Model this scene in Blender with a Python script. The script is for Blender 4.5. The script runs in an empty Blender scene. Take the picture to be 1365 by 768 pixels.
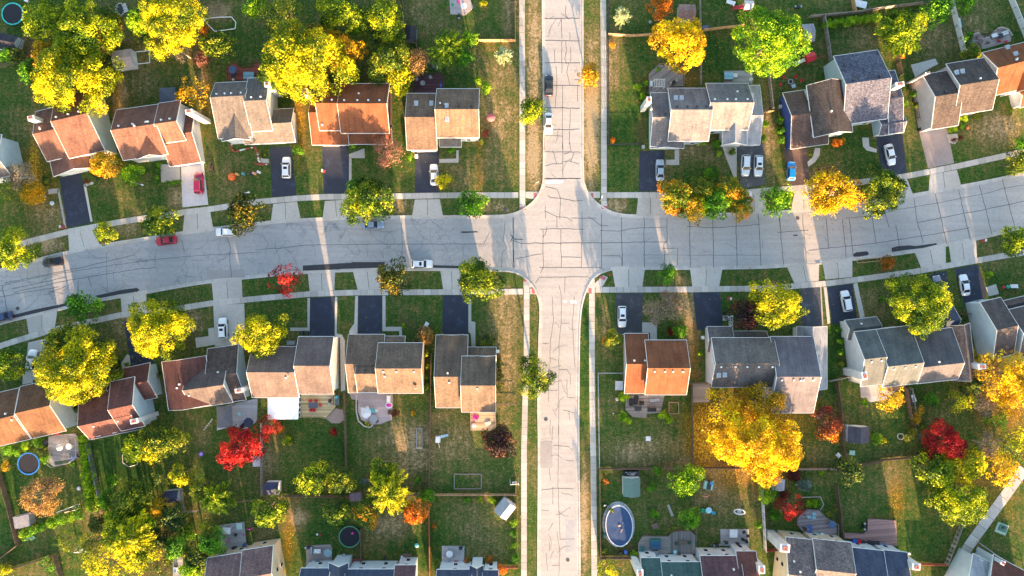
import bpy, math, random
import numpy as np
from mathutils import Vector, Matrix
random.seed(7)
S = 0.165; CH = 150.0
PI = math.pi
scene = bpy.context.scene
COL = scene.collection
X0 = [0, 340, 680, 1015]; Y0 = [0, 190, 380, 568]

def px(t, x, y):                       # plan sheet t (a 4 x 4 grid of survey sheets) to survey units
    return (X0[t % 4] + x / 3.84, Y0[t // 4] + y / 3.84)
def wp(p, z=0.0):                      # survey units, measured at height z, to metres
    f = S * (CH - z) / CH
    return ((p[0] - 682.5) * f, (384 - p[1]) * f)
def tw(t, x, y, z=0.0): return wp(px(t, x, y), z)
def tws(t, pts, z=0.0): return [tw(t, x, y, z) for x, y in pts]

# ------------------------------------------------------------------ materials
MATS = {}
def new_mat(name):
    m = bpy.data.materials.new(name); m.use_nodes = True
    nt = m.node_tree; b = nt.nodes['Principled BSDF']
    return m, nt, b
def N(nt, kind, **kw):
    n = nt.nodes.new(kind)
    for k, v in kw.items():
        if k in n.inputs.keys(): n.inputs[k].default_value = v
        else: setattr(n, k, v)
    return n
def ramp(nt, fac, stops):
    r = nt.nodes.new('ShaderNodeValToRGB'); e = r.color_ramp.elements
    while len(e) < len(stops): e.new(0.5)
    for i, (p, c) in enumerate(stops):
        e[i].position = p; e[i].color = (c[0], c[1], c[2], 1)
    nt.links.new(fac, r.inputs[0]); return r.outputs[0]
def mixc(nt, fac, a, b, mode='MIX'):
    m = nt.nodes.new('ShaderNodeMix'); m.data_type = 'RGBA'; m.blend_type = mode
    for sock, v in ((m.inputs[0], fac), (m.inputs[6], a), (m.inputs[7], b)):
        if isinstance(v, (int, float)): sock.default_value = v
        elif isinstance(v, (tuple, list)): sock.default_value = (*v[:3], 1)
        else: nt.links.new(v, sock)
    return m.outputs[2]
def mth(nt, op, a, b=0.0, clamp=False):
    m = nt.nodes.new('ShaderNodeMath'); m.operation = op; m.use_clamp = clamp
    for i, v in enumerate((a, b)):
        if isinstance(v, (int, float)): m.inputs[i].default_value = v
        else: nt.links.new(v, m.inputs[i])
    return m.outputs[0]
def posn(nt): return nt.nodes.new('ShaderNodeNewGeometry').outputs['Position']
def noise(nt, vec, scale, detail=3, rough=0.6):
    n = N(nt, 'ShaderNodeTexNoise', Scale=scale, Detail=detail, Roughness=rough)
    nt.links.new(vec, n.inputs['Vector']); return n.outputs[0]
def attr(nt, name): 
    a = nt.nodes.new('ShaderNodeAttribute'); a.attribute_name = name; return a.outputs['Fac']
def bump(nt, b, h, strength=0.4, dist=0.05):
    n = N(nt, 'ShaderNodeBump', Strength=strength, Distance=dist)
    nt.links.new(h, n.inputs['Height']); nt.links.new(n.outputs[0], b.inputs['Normal'])

def plain(name, c, rough=0.6, metal=0.0, var=0.18, scale=2.5, coat=0.0):
    key = (name, c)
    if key in MATS: return MATS[key]
    m, nt, b = new_mat(name)
    n = noise(nt, posn(nt), scale, 4)
    k = ramp(nt, n, [(0.3, (1 - var,) * 3), (0.7, (1 + var * .5,) * 3)])
    tint = mth(nt, 'ADD', mth(nt, 'MULTIPLY', attr(nt, 'tint'), 0.35), 0.0)
    c1 = mixc(nt, 1.0, c, k, 'MULTIPLY')
    kk = N(nt, 'ShaderNodeCombineColor'); v = mth(nt, 'ADD', tint, 1.0)
    for i in range(3): nt.links.new(v, kk.inputs[i])
    c2 = mixc(nt, 1.0, c1, kk.outputs[0], 'MULTIPLY')
    nt.links.new(c2, b.inputs['Base Color'])
    b.inputs['Roughness'].default_value = rough; b.inputs['Metallic'].default_value = metal
    if coat: b.inputs['Coat Weight'].default_value = coat
    MATS[key] = m; return m

def shingle(name, c, speck=0.35):
    key = ('sh' + name, c)
    if key in MATS: return MATS[key]
    m, nt, b = new_mat(name + '_shingles')
    p = posn(nt)
    mp = N(nt, 'ShaderNodeMapping'); mp.inputs['Scale'].default_value = (1.0, 2.2, 2.2); nt.links.new(p, mp.inputs[0])
    n1 = noise(nt, mp.outputs[0], 2.6, 3, .8); n2 = noise(nt, p, 0.35, 4); 
    vo = N(nt, 'ShaderNodeTexVoronoi', Scale=2.4); nt.links.new(mp.outputs[0], vo.inputs['Vector'])
    a = ramp(nt, n1, [(0.3, (1 - speck,) * 3), (0.7, (1 + speck * .7,) * 3)])
    c1 = mixc(nt, 1.0, c, a, 'MULTIPLY')
    hsv = ramp(nt, vo.outputs['Color'], [(0.0, (1 - speck * .6,) * 3), (1.0, (1 + speck * .5,) * 3)])
    c2 = mixc(nt, 1.0, c1, hsv, 'MULTIPLY')
    st = ramp(nt, n2, [(0.35, (0.78, 0.78, 0.8)), (0.65, (1.12, 1.1, 1.08))])
    c3 = mixc(nt, 1.0, c2, st, 'MULTIPLY')
    mp2 = N(nt, 'ShaderNodeMapping'); mp2.inputs['Scale'].default_value = (1.6, .12, .12); nt.links.new(p, mp2.inputs[0])
    n3 = noise(nt, mp2.outputs[0], 1.0, 4, .7)
    c4 = mixc(nt, 1.0, c3, ramp(nt, n3, [(0.38, (0.8, 0.8, 0.82)), (0.55, (1.0,) * 3), (.75, (1.08,) * 3)]), 'MULTIPLY')
    nt.links.new(c4, b.inputs['Base Color']); b.inputs['Roughness'].default_value = 0.9; b.inputs['Specular IOR Level'].default_value = .12
    bump(nt, b, n1, 0.5, 0.04)
    MATS[key] = m; return m

def siding(name, c):
    key = ('sd' + name, c)
    if key in MATS: return MATS[key]
    m, nt, b = new_mat(name + '_siding')
    p = posn(nt); sx = N(nt, 'ShaderNodeSeparateXYZ'); nt.links.new(p, sx.inputs[0])
    w = mth(nt, 'FRACT', mth(nt, 'MULTIPLY', sx.outputs[2], 4.5))
    n = noise(nt, p, .6, 4)
    c1 = mixc(nt, 1.0, c, ramp(nt, w, [(0.0, (.62,) * 3), (0.16, (1,) * 3), (1.0, (.95,) * 3)]), 'MULTIPLY')
    c2 = mixc(nt, 1.0, c1, ramp(nt, n, [(0.3, (.86,) * 3), (0.7, (1.04,) * 3)]), 'MULTIPLY')
    nt.links.new(c2, b.inputs['Base Color']); b.inputs['Roughness'].default_value = 0.6
    bump(nt, b, w, 0.4, 0.03)
    MATS[key] = m; return m

def brickm(name, c):
    key = ('br' + name, c)
    if key in MATS: return MATS[key]
    m, nt, b = new_mat(name)
    p = posn(nt)
    t = N(nt, 'ShaderNodeTexBrick', Scale=4.0); nt.links.new(p, t.inputs['Vector'])
    t.inputs['Color1'].default_value = (*c, 1); t.inputs['Color2'].default_value = (*[k * .6 for k in c], 1)
    t.inputs['Mortar'].default_value = (.45, .42, .38, 1)
    nt.links.new(t.outputs[0], b.inputs['Base Color']); b.inputs['Roughness'].default_value = .9
    MATS[key] = m; return m

def concrete(name, c, crack=0.0, big=.16):
    key = ('cc' + name, c)
    if key in MATS: return MATS[key]
    m, nt, b = new_mat(name)
    p = posn(nt)
    n1 = noise(nt, p, 0.09, 5, .65); n2 = noise(nt, p, 1.6, 5, .7); n3 = noise(nt, p, 9, 2, .6)
    c1 = mixc(nt, 1.0, c, ramp(nt, n1, [(0.3, (1 - big,) * 3), (0.7, (1 + big,) * 3)]), 'MULTIPLY')
    c1 = mixc(nt, 1.0, c1, ramp(nt, n2, [(0.25, (.84, .84, .85)), (0.5, (1,) * 3), (0.75, (1.07,) * 3)]), 'MULTIPLY')
    c1 = mixc(nt, 1.0, c1, ramp(nt, n3, [(0.2, (.88,) * 3), (0.8, (1.08,) * 3)]), 'MULTIPLY')
    tint = mth(nt, 'ADD', mth(nt, 'MULTIPLY', attr(nt, 'tint'), 0.3), 1.0)
    kk = N(nt, 'ShaderNodeCombineColor')
    for i in range(3): nt.links.new(tint, kk.inputs[i])
    c1 = mixc(nt, 1.0, c1, kk.outputs[0], 'MULTIPLY')
    if crack:
        sx = N(nt, 'ShaderNodeSeparateXYZ'); nt.links.new(p, sx.inputs[0])
        wn = N(nt, 'ShaderNodeTexNoise', Scale=.5, Detail=5); nt.links.new(p, wn.inputs['Vector'])
        ad = N(nt, 'ShaderNodeVectorMath', operation='MULTIPLY_ADD'); nt.links.new(wn.outputs['Color'], ad.inputs[0])
        ad.inputs[1].default_value = (2.6, 2.6, 0); nt.links.new(p, ad.inputs[2])
        for sc, wd, amt in ((0.30, .032, .8), (0.7, .04, .5)):
            v = N(nt, 'ShaderNodeTexVoronoi', Scale=sc, feature='DISTANCE_TO_EDGE'); nt.links.new(ad.outputs[0], v.inputs['Vector'])
            line = mth(nt, 'SUBTRACT', 1.0, mth(nt, 'DIVIDE', v.outputs['Distance'], wd, True), True)
            msk = ramp(nt, noise(nt, p, 0.13 if sc < .5 else .22, 3), [(0.42, (0,) * 3), (0.6, (1,) * 3)])
            west = mth(nt, 'ADD', mth(nt, 'MULTIPLY', mth(nt, 'LESS_THAN', sx.outputs[0], -2.0), .8), .15 if sc < .5 else 0.02)
            f = mth(nt, 'MULTIPLY', mth(nt, 'MULTIPLY', mth(nt, 'MULTIPLY', line, msk), west), amt * crack)
            c1 = mixc(nt, f, c1, (.09, .10, .11))
        old = mth(nt, 'MULTIPLY', mth(nt, 'LESS_THAN', sx.outputs[0], -4.6), ramp(nt, noise(nt, ad.outputs[0], .16, 6, .8), [(0.3, (.25,) * 3), (0.7, (1,) * 3)]))
        c1 = mixc(nt, mth(nt, 'MULTIPLY', old, .6), c1, (.27, .29, .315))
        oil = ramp(nt, noise(nt, p, .9, 6, .85), [(0.66, (0,) * 3), (0.72, (1,) * 3)])
        c1 = mixc(nt, mth(nt, 'MULTIPLY', oil, .35), c1, (.12, .12, .13))
        blot = ramp(nt, noise(nt, p, 0.28, 6, .75), [(0.6, (0,) * 3), (0.75, (1,) * 3)])
        c1 = mixc(nt, mth(nt, 'MULTIPLY', blot, .25), c1, (.2, .22, .25))
        mp2 = N(nt, 'ShaderNodeMapping'); mp2.inputs['Scale'].default_value = (.05, .9, 1); nt.links.new(p, mp2.inputs[0])
        c1 = mixc(nt, 1.0, c1, ramp(nt, noise(nt, mp2.outputs[0], 1, 3), [(0.35, (.93,) * 3), (.65, (1.05,) * 3)]), 'MULTIPLY')
    nt.links.new(c1, b.inputs['Base Color']); b.inputs['Roughness'].default_value = .9
    bump(nt, b, n3, .25, .01)
    MATS[key] = m; return m

def asphalt(name, c):
    key = ('as' + name, c)
    if key in MATS: return MATS[key]
    m, nt, b = new_mat(name); p = posn(nt)
    n1 = noise(nt, p, .45, 5, .7); n2 = noise(nt, p, 7, 3, .7)
    c1 = mixc(nt, 1.0, c, ramp(nt, n1, [(0.3, (.75,) * 3), (0.55, (1,) * 3), (0.75, (2.5,) * 3)]), 'MULTIPLY')
    c1 = mixc(nt, 1.0, c1, ramp(nt, n2, [(0.3, (.7,) * 3), (0.7, (1.35,) * 3)]), 'MULTIPLY')
    nt.links.new(c1, b.inputs['Base Color']); b.inputs['Roughness'].default_value = .75
    bump(nt, b, n2, .3, .01)
    MATS[key] = m; return m

def grassm():
    m, nt, b = new_mat('grass'); p = posn(nt)
    dry_sunlit = attr(nt, 'dry_sunlit'); bare = attr(nt, 'bare')
    n1 = noise(nt, p, .10, 4, .6); n2 = noise(nt, p, .55, 5, .75); n3 = noise(nt, p, 1.9, 6, .9); n4 = noise(nt, p, 5, 3, .8)
    d = mth(nt, 'ADD', dry_sunlit, mth(nt, 'MULTIPLY', mth(nt, 'SUBTRACT', n1, .5), 1.0))
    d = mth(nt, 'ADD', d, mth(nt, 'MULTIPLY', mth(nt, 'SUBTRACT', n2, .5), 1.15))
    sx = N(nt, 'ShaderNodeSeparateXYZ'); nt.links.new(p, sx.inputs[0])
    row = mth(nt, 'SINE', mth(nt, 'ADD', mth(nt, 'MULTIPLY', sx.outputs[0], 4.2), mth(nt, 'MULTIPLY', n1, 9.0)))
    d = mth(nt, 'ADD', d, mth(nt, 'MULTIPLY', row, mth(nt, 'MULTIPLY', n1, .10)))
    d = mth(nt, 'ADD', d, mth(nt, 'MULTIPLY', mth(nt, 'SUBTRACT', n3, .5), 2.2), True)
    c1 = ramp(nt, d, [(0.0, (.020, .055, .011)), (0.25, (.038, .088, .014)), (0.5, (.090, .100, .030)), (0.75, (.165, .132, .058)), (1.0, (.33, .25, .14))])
    pass
    bb = mth(nt, 'ADD', bare, mth(nt, 'MULTIPLY', mth(nt, 'SUBTRACT', n2, .5), .9), True)
    c2 = mixc(nt, bb, c1, (.10, .065, .032))
    # fallen leaves as bright flecks; also paints the orange of sunlit strips
    vo = N(nt, 'ShaderNodeTexVoronoi', Scale=3.2); nt.links.new(p, vo.inputs['Vector'])
    lit = attr(nt, 'litter_sunlit')
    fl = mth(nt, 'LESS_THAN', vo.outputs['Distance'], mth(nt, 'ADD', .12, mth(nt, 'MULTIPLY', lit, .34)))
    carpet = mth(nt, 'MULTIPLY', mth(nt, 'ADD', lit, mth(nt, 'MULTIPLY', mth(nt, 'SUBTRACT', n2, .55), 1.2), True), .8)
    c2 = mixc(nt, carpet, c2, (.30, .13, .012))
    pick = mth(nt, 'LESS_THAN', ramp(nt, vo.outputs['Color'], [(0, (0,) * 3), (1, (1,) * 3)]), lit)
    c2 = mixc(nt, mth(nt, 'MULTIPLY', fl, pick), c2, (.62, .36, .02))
    c3 = mixc(nt, 1.0, c2, ramp(nt, n4, [(0.28, (.45,) * 3), (0.72, (1.7,) * 3)]), 'MULTIPLY')
    c3 = mixc(nt, 1.0, c3, ramp(nt, n3, [(0.32, (.62,) * 3), (0.68, (1.35,) * 3)]), 'MULTIPLY')
    nt.links.new(c3, b.inputs['Base Color']); b.inputs['Roughness'].default_value = .95
    b.inputs['Specular IOR Level'].default_value = .1
    bump(nt, b, n4, .5, .05)
    return m

def leafm(name, a, bcol, c=None):
    key = ('lf', name)
    if key in MATS: return MATS[key]
    c = c or a
    m, nt, b = new_mat(name + '_leaves')
    tc = nt.nodes.new('ShaderNodeTexCoord').outputs['Object']
    oi = nt.nodes.new('ShaderNodeObjectInfo').outputs['Random']
    ad = N(nt, 'ShaderNodeVectorMath', operation='ADD'); nt.links.new(tc, ad.inputs[0])
    cb = N(nt, 'ShaderNodeCombineXYZ'); nt.links.new(mth(nt, 'MULTIPLY', oi, 90), cb.inputs[0]); nt.links.new(cb.outputs[0], ad.inputs[1])
    n1 = noise(nt, ad.outputs[0], .28, 2, .5)
    t = attr(nt, 'tint')
    f = mth(nt, 'ADD', mth(nt, 'MULTIPLY', t, .78), mth(nt, 'MULTIPLY', mth(nt, 'SUBTRACT', n1, .32), .95), True)
    col = ramp(nt, f, [(0.25, bcol), (0.52, tuple((x + y) / 2 for x, y in zip(bcol, a))), (0.70, a), (0.92, c)])
    sx = mth(nt, 'FRACT', mth(nt, 'MULTIPLY', t, 37.7))
    col = mixc(nt, 1.0, col, ramp(nt, sx, [(0, (.5,) * 3), (1, (1.3,) * 3)]), 'MULTIPLY')
    nt.links.new(col, b.inputs['Base Color']); b.inputs['Roughness'].default_value = .6
    b.inputs['Specular IOR Level'].default_value = .25
    tr = nt.nodes.new('ShaderNodeBsdfTranslucent'); nt.links.new(col, tr.inputs[0])
    mx = nt.nodes.new('ShaderNodeMixShader'); mx.inputs[0].default_value = .2
    nt.links.new(b.outputs[0], mx.inputs[1]); nt.links.new(tr.outputs[0], mx.inputs[2])
    nt.links.new(mx.outputs[0], nt.nodes['Material Output'].inputs[0])
    MATS[key] = m; return m

WHITE = plain('white_paint', (.78, .78, .76), .5, var=.08)
GLASS = plain('dark_glass', (.02, .025, .035), .22, var=.05)
for _n in GLASS.node_tree.nodes:
    if _n.type == 'BSDF_PRINCIPLED': _n.inputs['Specular IOR Level'].default_value = .25
RUBBER = plain('black_rubber', (.02, .02, .02), .8)
BARK = plain('tree_bark', (.13, .095, .07), .9, var=.4, scale=6)
GREYBARK = plain('pale_bark', (.36, .31, .27), .9, var=.3, scale=5)
METAL = plain('grey_metal', (.45, .46, .48), .4, .8)
BLACK = plain('black_metal', (.025, .025, .028), .5)
WOODG = plain('weathered_wood', (.30, .26, .23), .85, var=.3, scale=4)
WOODT = plain('tan_wood', (.42, .27, .15), .85, var=.25, scale=4)
WOODR = plain('red_stained_wood', (.30, .07, .045), .8, var=.25, scale=4)
WOODB = plain('brown_wood', (.17, .11, .075), .85, var=.3, scale=4)
WOODY = plain('yellow_wood', (.50, .42, .24), .8, var=.2, scale=4)
VINYL = plain('white_vinyl', (.72, .70, .66), .5, var=.1)
CONC = concrete('concrete', (.48, .445, .40))
CONCROAD = concrete('road_concrete', (.40, .378, .355), 1.0, .10)
CURB = concrete('kerb_concrete', (.52, .485, .44))
SEAL = plain('tar_seal', (.06, .06, .065), .6, var=.4, scale=1.2)
DRIVE = asphalt('sealed_asphalt', (.022, .029, .050))
DRIVEOLD = asphalt('worn_asphalt', (.09, .09, .095))

# ------------------------------------------------------------------ mesh builder
class MB:
    def __init__(s): s.v = []; s.f = []; s.t = []; s.m = []
    def quad(s, pts, tint=0.0, mi=0):
        n = len(s.v); s.v += [tuple(p) for p in pts]; s.f.append(tuple(range(n, n + len(pts)))); s.t.append(tint); s.m.append(mi)
    def prism(s, poly, z0, z1, tint=0.0, mi=0, bottom=False):
        if sum(poly[i][0] * poly[(i + 1) % len(poly)][1] - poly[(i + 1) % len(poly)][0] * poly[i][1] for i in range(len(poly))) < 0: poly = poly[::-1]
        n = len(s.v); k = len(poly)
        s.v += [(p[0], p[1], z0) for p in poly] + [(p[0], p[1], z1) for p in poly]
        fs = [tuple(range(n + k, n + 2 * k))]
        if bottom: fs.append(tuple(range(n + k - 1, n - 1, -1)))
        for i in range(k):
            j = (i + 1) % k; fs.append((n + i, n + j, n + k + j, n + k + i))
        s.f += fs; s.t += [tint] * len(fs); s.m += [mi] * len(fs)
    def box(s, cx, cy, z0, sx, sy, z1, a=0.0, tint=0.0, mi=0):
        c, d = math.cos(a), math.sin(a)
        poly = [(cx + x * c - y * d, cy + x * d + y * c) for x, y in ((-sx / 2, -sy / 2), (sx / 2, -sy / 2), (sx / 2, sy / 2), (-sx / 2, sy / 2))]
        s.prism(poly, z0, z1, tint, mi, True)
    def cyl(s, cx, cy, z0, r0, z1, r1, n=14, mi=0, tint=0.0, cap=True):
        k = len(s.v)
        for z, r in ((z0, r0), (z1, r1)):
            s.v += [(cx + r * math.cos(2 * PI * i / n), cy + r * math.sin(2 * PI * i / n), z) for i in range(n)]
        for i in range(n):
            j = (i + 1) % n; s.f.append((k + i, k + j, k + n + j, k + n + i)); s.t.append(tint); s.m.append(mi)
        if cap:
            s.f.append(tuple(range(k + n, k + 2 * n))); s.t.append(tint); s.m.append(mi)
            s.f.append(tuple(range(k + n - 1, k - 1, -1))); s.t.append(tint); s.m.append(mi)
    def tube(s, a, b, r0, r1, n=6, mi=0, tint=0.0):
        a = Vector(a); b = Vector(b); d = (b - a)
        if d.length < 1e-6: return
        d.normalize(); u = d.orthogonal().normalized(); w = d.cross(u); k = len(s.v)
        for c, r in ((a, r0), (b, r1)):
            s.v += [tuple(c + (u * math.cos(2 * PI * i / n) + w * math.sin(2 * PI * i / n)) * r) for i in range(n)]
        for i in range(n):
            j = (i + 1) % n; s.f.append((k + i, k + j, k + n + j, k + n + i)); s.t.append(tint); s.m.append(mi)
        s.f.append(tuple(range(k + n, k + 2 * n))); s.t.append(tint); s.m.append(mi)
        s.f.append(tuple(range(k + n - 1, k - 1, -1))); s.t.append(tint); s.m.append(mi)
    def torus(s, cx, cy, z, R, r, n=28, k=8, ry=None):
        ry = ry or R; b = len(s.v)
        for i in range(n):
            a = 2 * PI * i / n
            for j in range(k):
                q = 2 * PI * j / k; s.v.append((cx + (R + r * math.cos(q)) * math.cos(a), cy + (ry + r * math.cos(q)) * math.sin(a), z + r * math.sin(q)))
        for i in range(n):
            for j in range(k):
                s.f.append((b + i * k + j, b + ((i + 1) % n) * k + j, b + ((i + 1) % n) * k + (j + 1) % k, b + i * k + (j + 1) % k)); s.t.append(0); s.m.append(0)
    def ball(s, cx, cy, cz, rx, ry, rz, n=12, k=8, jit=0.0, tint=0.0):
        b = len(s.v)
        for j in range(k + 1):
            q = PI * j / k
            for i in range(n):
                a = 2 * PI * i / n; g = 1 + random.uniform(-jit, jit)
                s.v.append((cx + rx * g * math.sin(q) * math.cos(a), cy + ry * g * math.sin(q) * math.sin(a), cz - rz * g * math.cos(q)))
        for j in range(k):
            for i in range(n):
                s.f.append((b + j * n + i, b + j * n + (i + 1) % n, b + (j + 1) * n + (i + 1) % n, b + (j + 1) * n + i)); s.t.append(tint); s.m.append(0)
    def mesh(s, name, mats, smooth=False):
        me = bpy.data.meshes.new(name); me.from_pydata(s.v, [], s.f)
        for m in (mats if isinstance(mats, (list, tuple)) else [mats]): me.materials.append(m)
        me.polygons.foreach_set('material_index', s.m)
        a = me.attributes.new('tint', 'FLOAT', 'FACE'); a.data.foreach_set('value', s.t)
        if smooth: me.polygons.foreach_set('use_smooth', [True] * len(s.f))
        me.update(); return me
    def build(s, name, mats, parent=None, smooth=False):
        return link(name, s.mesh(name, mats, smooth), parent)
def link(name, me, parent=None, loc=None, rz=0.0):
    o = bpy.data.objects.new(name, me); COL.objects.link(o)
    if parent: o.parent = parent
    if loc: o.location = loc
    o.rotation_euler[2] = rz
    return o
THINGS = []
def tag(o, label, cat, group=None, auto=None):
    o['label'] = label; o['category'] = cat
    if group: o['group'] = group
    if auto or '@' in label: THINGS.append(o)
    return o
def thing(name, label, cat, loc=(0, 0, 0), rz=0.0, group=None):
    o = bpy.data.objects.new(name, None); COL.objects.link(o); o.empty_display_size = .3
    o.location = loc; o.rotation_euler[2] = rz
    return tag(o, label, cat, group)
def struct(o, kind='structure'): o['kind'] = kind; return o
def copy_tree(o, parent=None):
    c = o.copy(); COL.objects.link(c)
    if parent: c.parent = parent
    for ch in [k for k in o.children]: copy_tree(ch, c)
    return c
def clip_strip(poly, nx, ny, lo, hi):
    for sgn, lim in ((1, lo), (-1, -hi)):
        out = []
        for i in range(len(poly)):
            a, b = poly[i], poly[(i + 1) % len(poly)]
            da = sgn * (a[0] * nx + a[1] * ny) - lim; db = sgn * (b[0] * nx + b[1] * ny) - lim
            if da >= 0: out.append(a)
            if (da >= 0) != (db >= 0):
                k = da / (da - db); out.append((a[0] + (b[0] - a[0]) * k, a[1] + (b[1] - a[1]) * k))
        poly = out
        if len(poly) < 3: return []
    return poly
def planks(mb, poly, z0, z1, w, ang, gap=.02, tv=1.0):
    nx, ny = -math.sin(ang), math.cos(ang)
    ds = [p[0] * nx + p[1] * ny for p in poly]; k = min(ds)
    while k < max(ds):
        q = clip_strip(poly, nx, ny, k, k + w - gap)
        if len(q) > 2: mb.prism(q, z0, z1, random.uniform(-tv, tv))
        k += w
# ------------------------------------------------------------------ the setting
def poly_len(pts):
    d = [0]
    for a, b in zip(pts, pts[1:]): d.append(d[-1] + math.dist(a, b))
    return d
def resample(pts, step):
    d = poly_len(pts); n = max(2, int(d[-1] / step)); out = []
    for i in range(n + 1):
        s = d[-1] * i / n; k = 0
        while k < len(d) - 2 and d[k + 1] < s: k += 1
        f = (s - d[k]) / max(1e-9, d[k + 1] - d[k]); a, b = pts[k], pts[k + 1]
        out.append((a[0] + (b[0] - a[0]) * f, a[1] + (b[1] - a[1]) * f))
    return out
def smooth_line(pts, it=2):
    for _ in range(it):
        q = [pts[0]]
        for a, b in zip(pts, pts[1:]):
            q += [(a[0] * .75 + b[0] * .25, a[1] * .75 + b[1] * .25), (a[0] * .25 + b[0] * .75, a[1] * .25 + b[1] * .75)]
        q.append(pts[-1]); pts = q
    return pts
NW = [(725, -500), (723.5, 0), (725.6, 120), (725.6, 236), (724, 248), (719, 260), (711, 270.7), (697, 281), (680, 287.5), (660, 288.7), (590, 289), (548, 289), (470, 290), (401, 293), (363, 295.5), (286, 304.5), (245, 310), (208, 316), (135, 327), (91, 336), (50, 346), (0, 360), (-200, 425), (-420, 520)]
NE = [(776, -500), (775.8, 0), (776, 120), (776, 236), (779, 250), (785, 262), (800, 276), (820, 286), (847, 288.4), (914, 287), (1018, 284), (1093, 278.5), (1171, 268), (1218, 260), (1280, 248.6), (1327, 239.5), (1365, 231), (1500, 190), (1800, 80)]
SE = [(1800, 155), (1500, 262), (1365, 302), (1343, 308.5), (1301, 319), (1260, 327), (1218, 336), (1135, 346), (1093, 351), (1049, 354.6), (1015, 356.7), (961, 357.6), (862, 358), (822, 357), (802, 362), (790, 370), (783, 381), (776.5, 398), (772.5, 419), (771, 458), (770, 580), (772.5, 768), (772, 1300)]
SW = [(717.5, 1300), (717.8, 768), (719, 600), (717.8, 536), (719, 458), (721.5, 411), (718.5, 395), (712, 381), (703.4, 372), (693, 364.5), (680, 360.5), (663, 360.5), (616, 359.8), (548, 359), (470, 360.6), (405, 363), (350, 368), (281, 375.5), (250, 380), (195, 390), (161, 395.6), (128, 401), (78, 412.5), (34, 423), (0, 431), (-200, 497), (-420, 590)]
EDGES = {k: [wp(p) for p in resample(smooth_line(v, 1), 6)] for k, v in dict(NW=NW, NE=NE, SE=SE, SW=SW).items()}

# ground sheet: turf dryness, with orange sunlit strips between houses painted in
DRY_SUNLIT = [(712, 100, 12, 160, .55), (788, 60, 13, 90, .25), (788, 170, 13, 90, .75), (665, 150, 30, 100, .35), (712, 215, 12, 40, .45), (672, 470, 22, 90, .5), (712, 560, 8, 250, .1),
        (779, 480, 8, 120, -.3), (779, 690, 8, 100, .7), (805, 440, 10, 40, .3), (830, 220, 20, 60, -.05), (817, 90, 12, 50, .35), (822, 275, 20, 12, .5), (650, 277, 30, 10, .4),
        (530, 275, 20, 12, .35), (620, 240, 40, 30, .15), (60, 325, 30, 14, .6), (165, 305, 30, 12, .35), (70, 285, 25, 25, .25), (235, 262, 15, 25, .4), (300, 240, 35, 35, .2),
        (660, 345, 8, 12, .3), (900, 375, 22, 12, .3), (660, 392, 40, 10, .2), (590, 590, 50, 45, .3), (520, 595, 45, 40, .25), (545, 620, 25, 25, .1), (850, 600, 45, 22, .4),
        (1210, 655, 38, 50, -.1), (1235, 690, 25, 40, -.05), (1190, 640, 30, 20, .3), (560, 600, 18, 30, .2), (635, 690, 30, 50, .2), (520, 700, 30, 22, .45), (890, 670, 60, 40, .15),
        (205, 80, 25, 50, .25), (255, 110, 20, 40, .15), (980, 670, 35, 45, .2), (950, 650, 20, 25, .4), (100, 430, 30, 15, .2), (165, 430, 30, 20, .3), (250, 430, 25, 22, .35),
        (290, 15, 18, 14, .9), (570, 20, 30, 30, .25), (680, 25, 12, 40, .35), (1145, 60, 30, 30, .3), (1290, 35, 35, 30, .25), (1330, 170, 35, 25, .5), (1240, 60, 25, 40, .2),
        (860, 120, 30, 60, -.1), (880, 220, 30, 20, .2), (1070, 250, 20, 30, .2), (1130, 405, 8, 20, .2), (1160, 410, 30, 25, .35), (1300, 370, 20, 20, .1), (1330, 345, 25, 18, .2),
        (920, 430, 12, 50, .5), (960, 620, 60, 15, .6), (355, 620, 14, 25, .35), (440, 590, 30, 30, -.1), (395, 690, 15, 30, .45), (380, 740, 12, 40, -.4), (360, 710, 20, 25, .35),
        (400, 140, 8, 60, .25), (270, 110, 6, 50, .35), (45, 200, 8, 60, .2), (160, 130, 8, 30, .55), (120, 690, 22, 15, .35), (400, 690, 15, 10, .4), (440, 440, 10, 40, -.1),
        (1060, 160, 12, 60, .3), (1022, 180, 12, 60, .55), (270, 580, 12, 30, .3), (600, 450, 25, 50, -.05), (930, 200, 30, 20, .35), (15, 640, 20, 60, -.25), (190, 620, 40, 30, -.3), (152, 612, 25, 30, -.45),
        (950, 65, 30, 25, -.25), (450, 700, 50, 40, -.1), (570, 730, 30, 30, -.25), (1100, 610, 40, 25, .1), (1300, 740, 40, 30, .1), (1110, 480, 10, 50, -.35), (1200, 740, 15, 30, -.3)]
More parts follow.
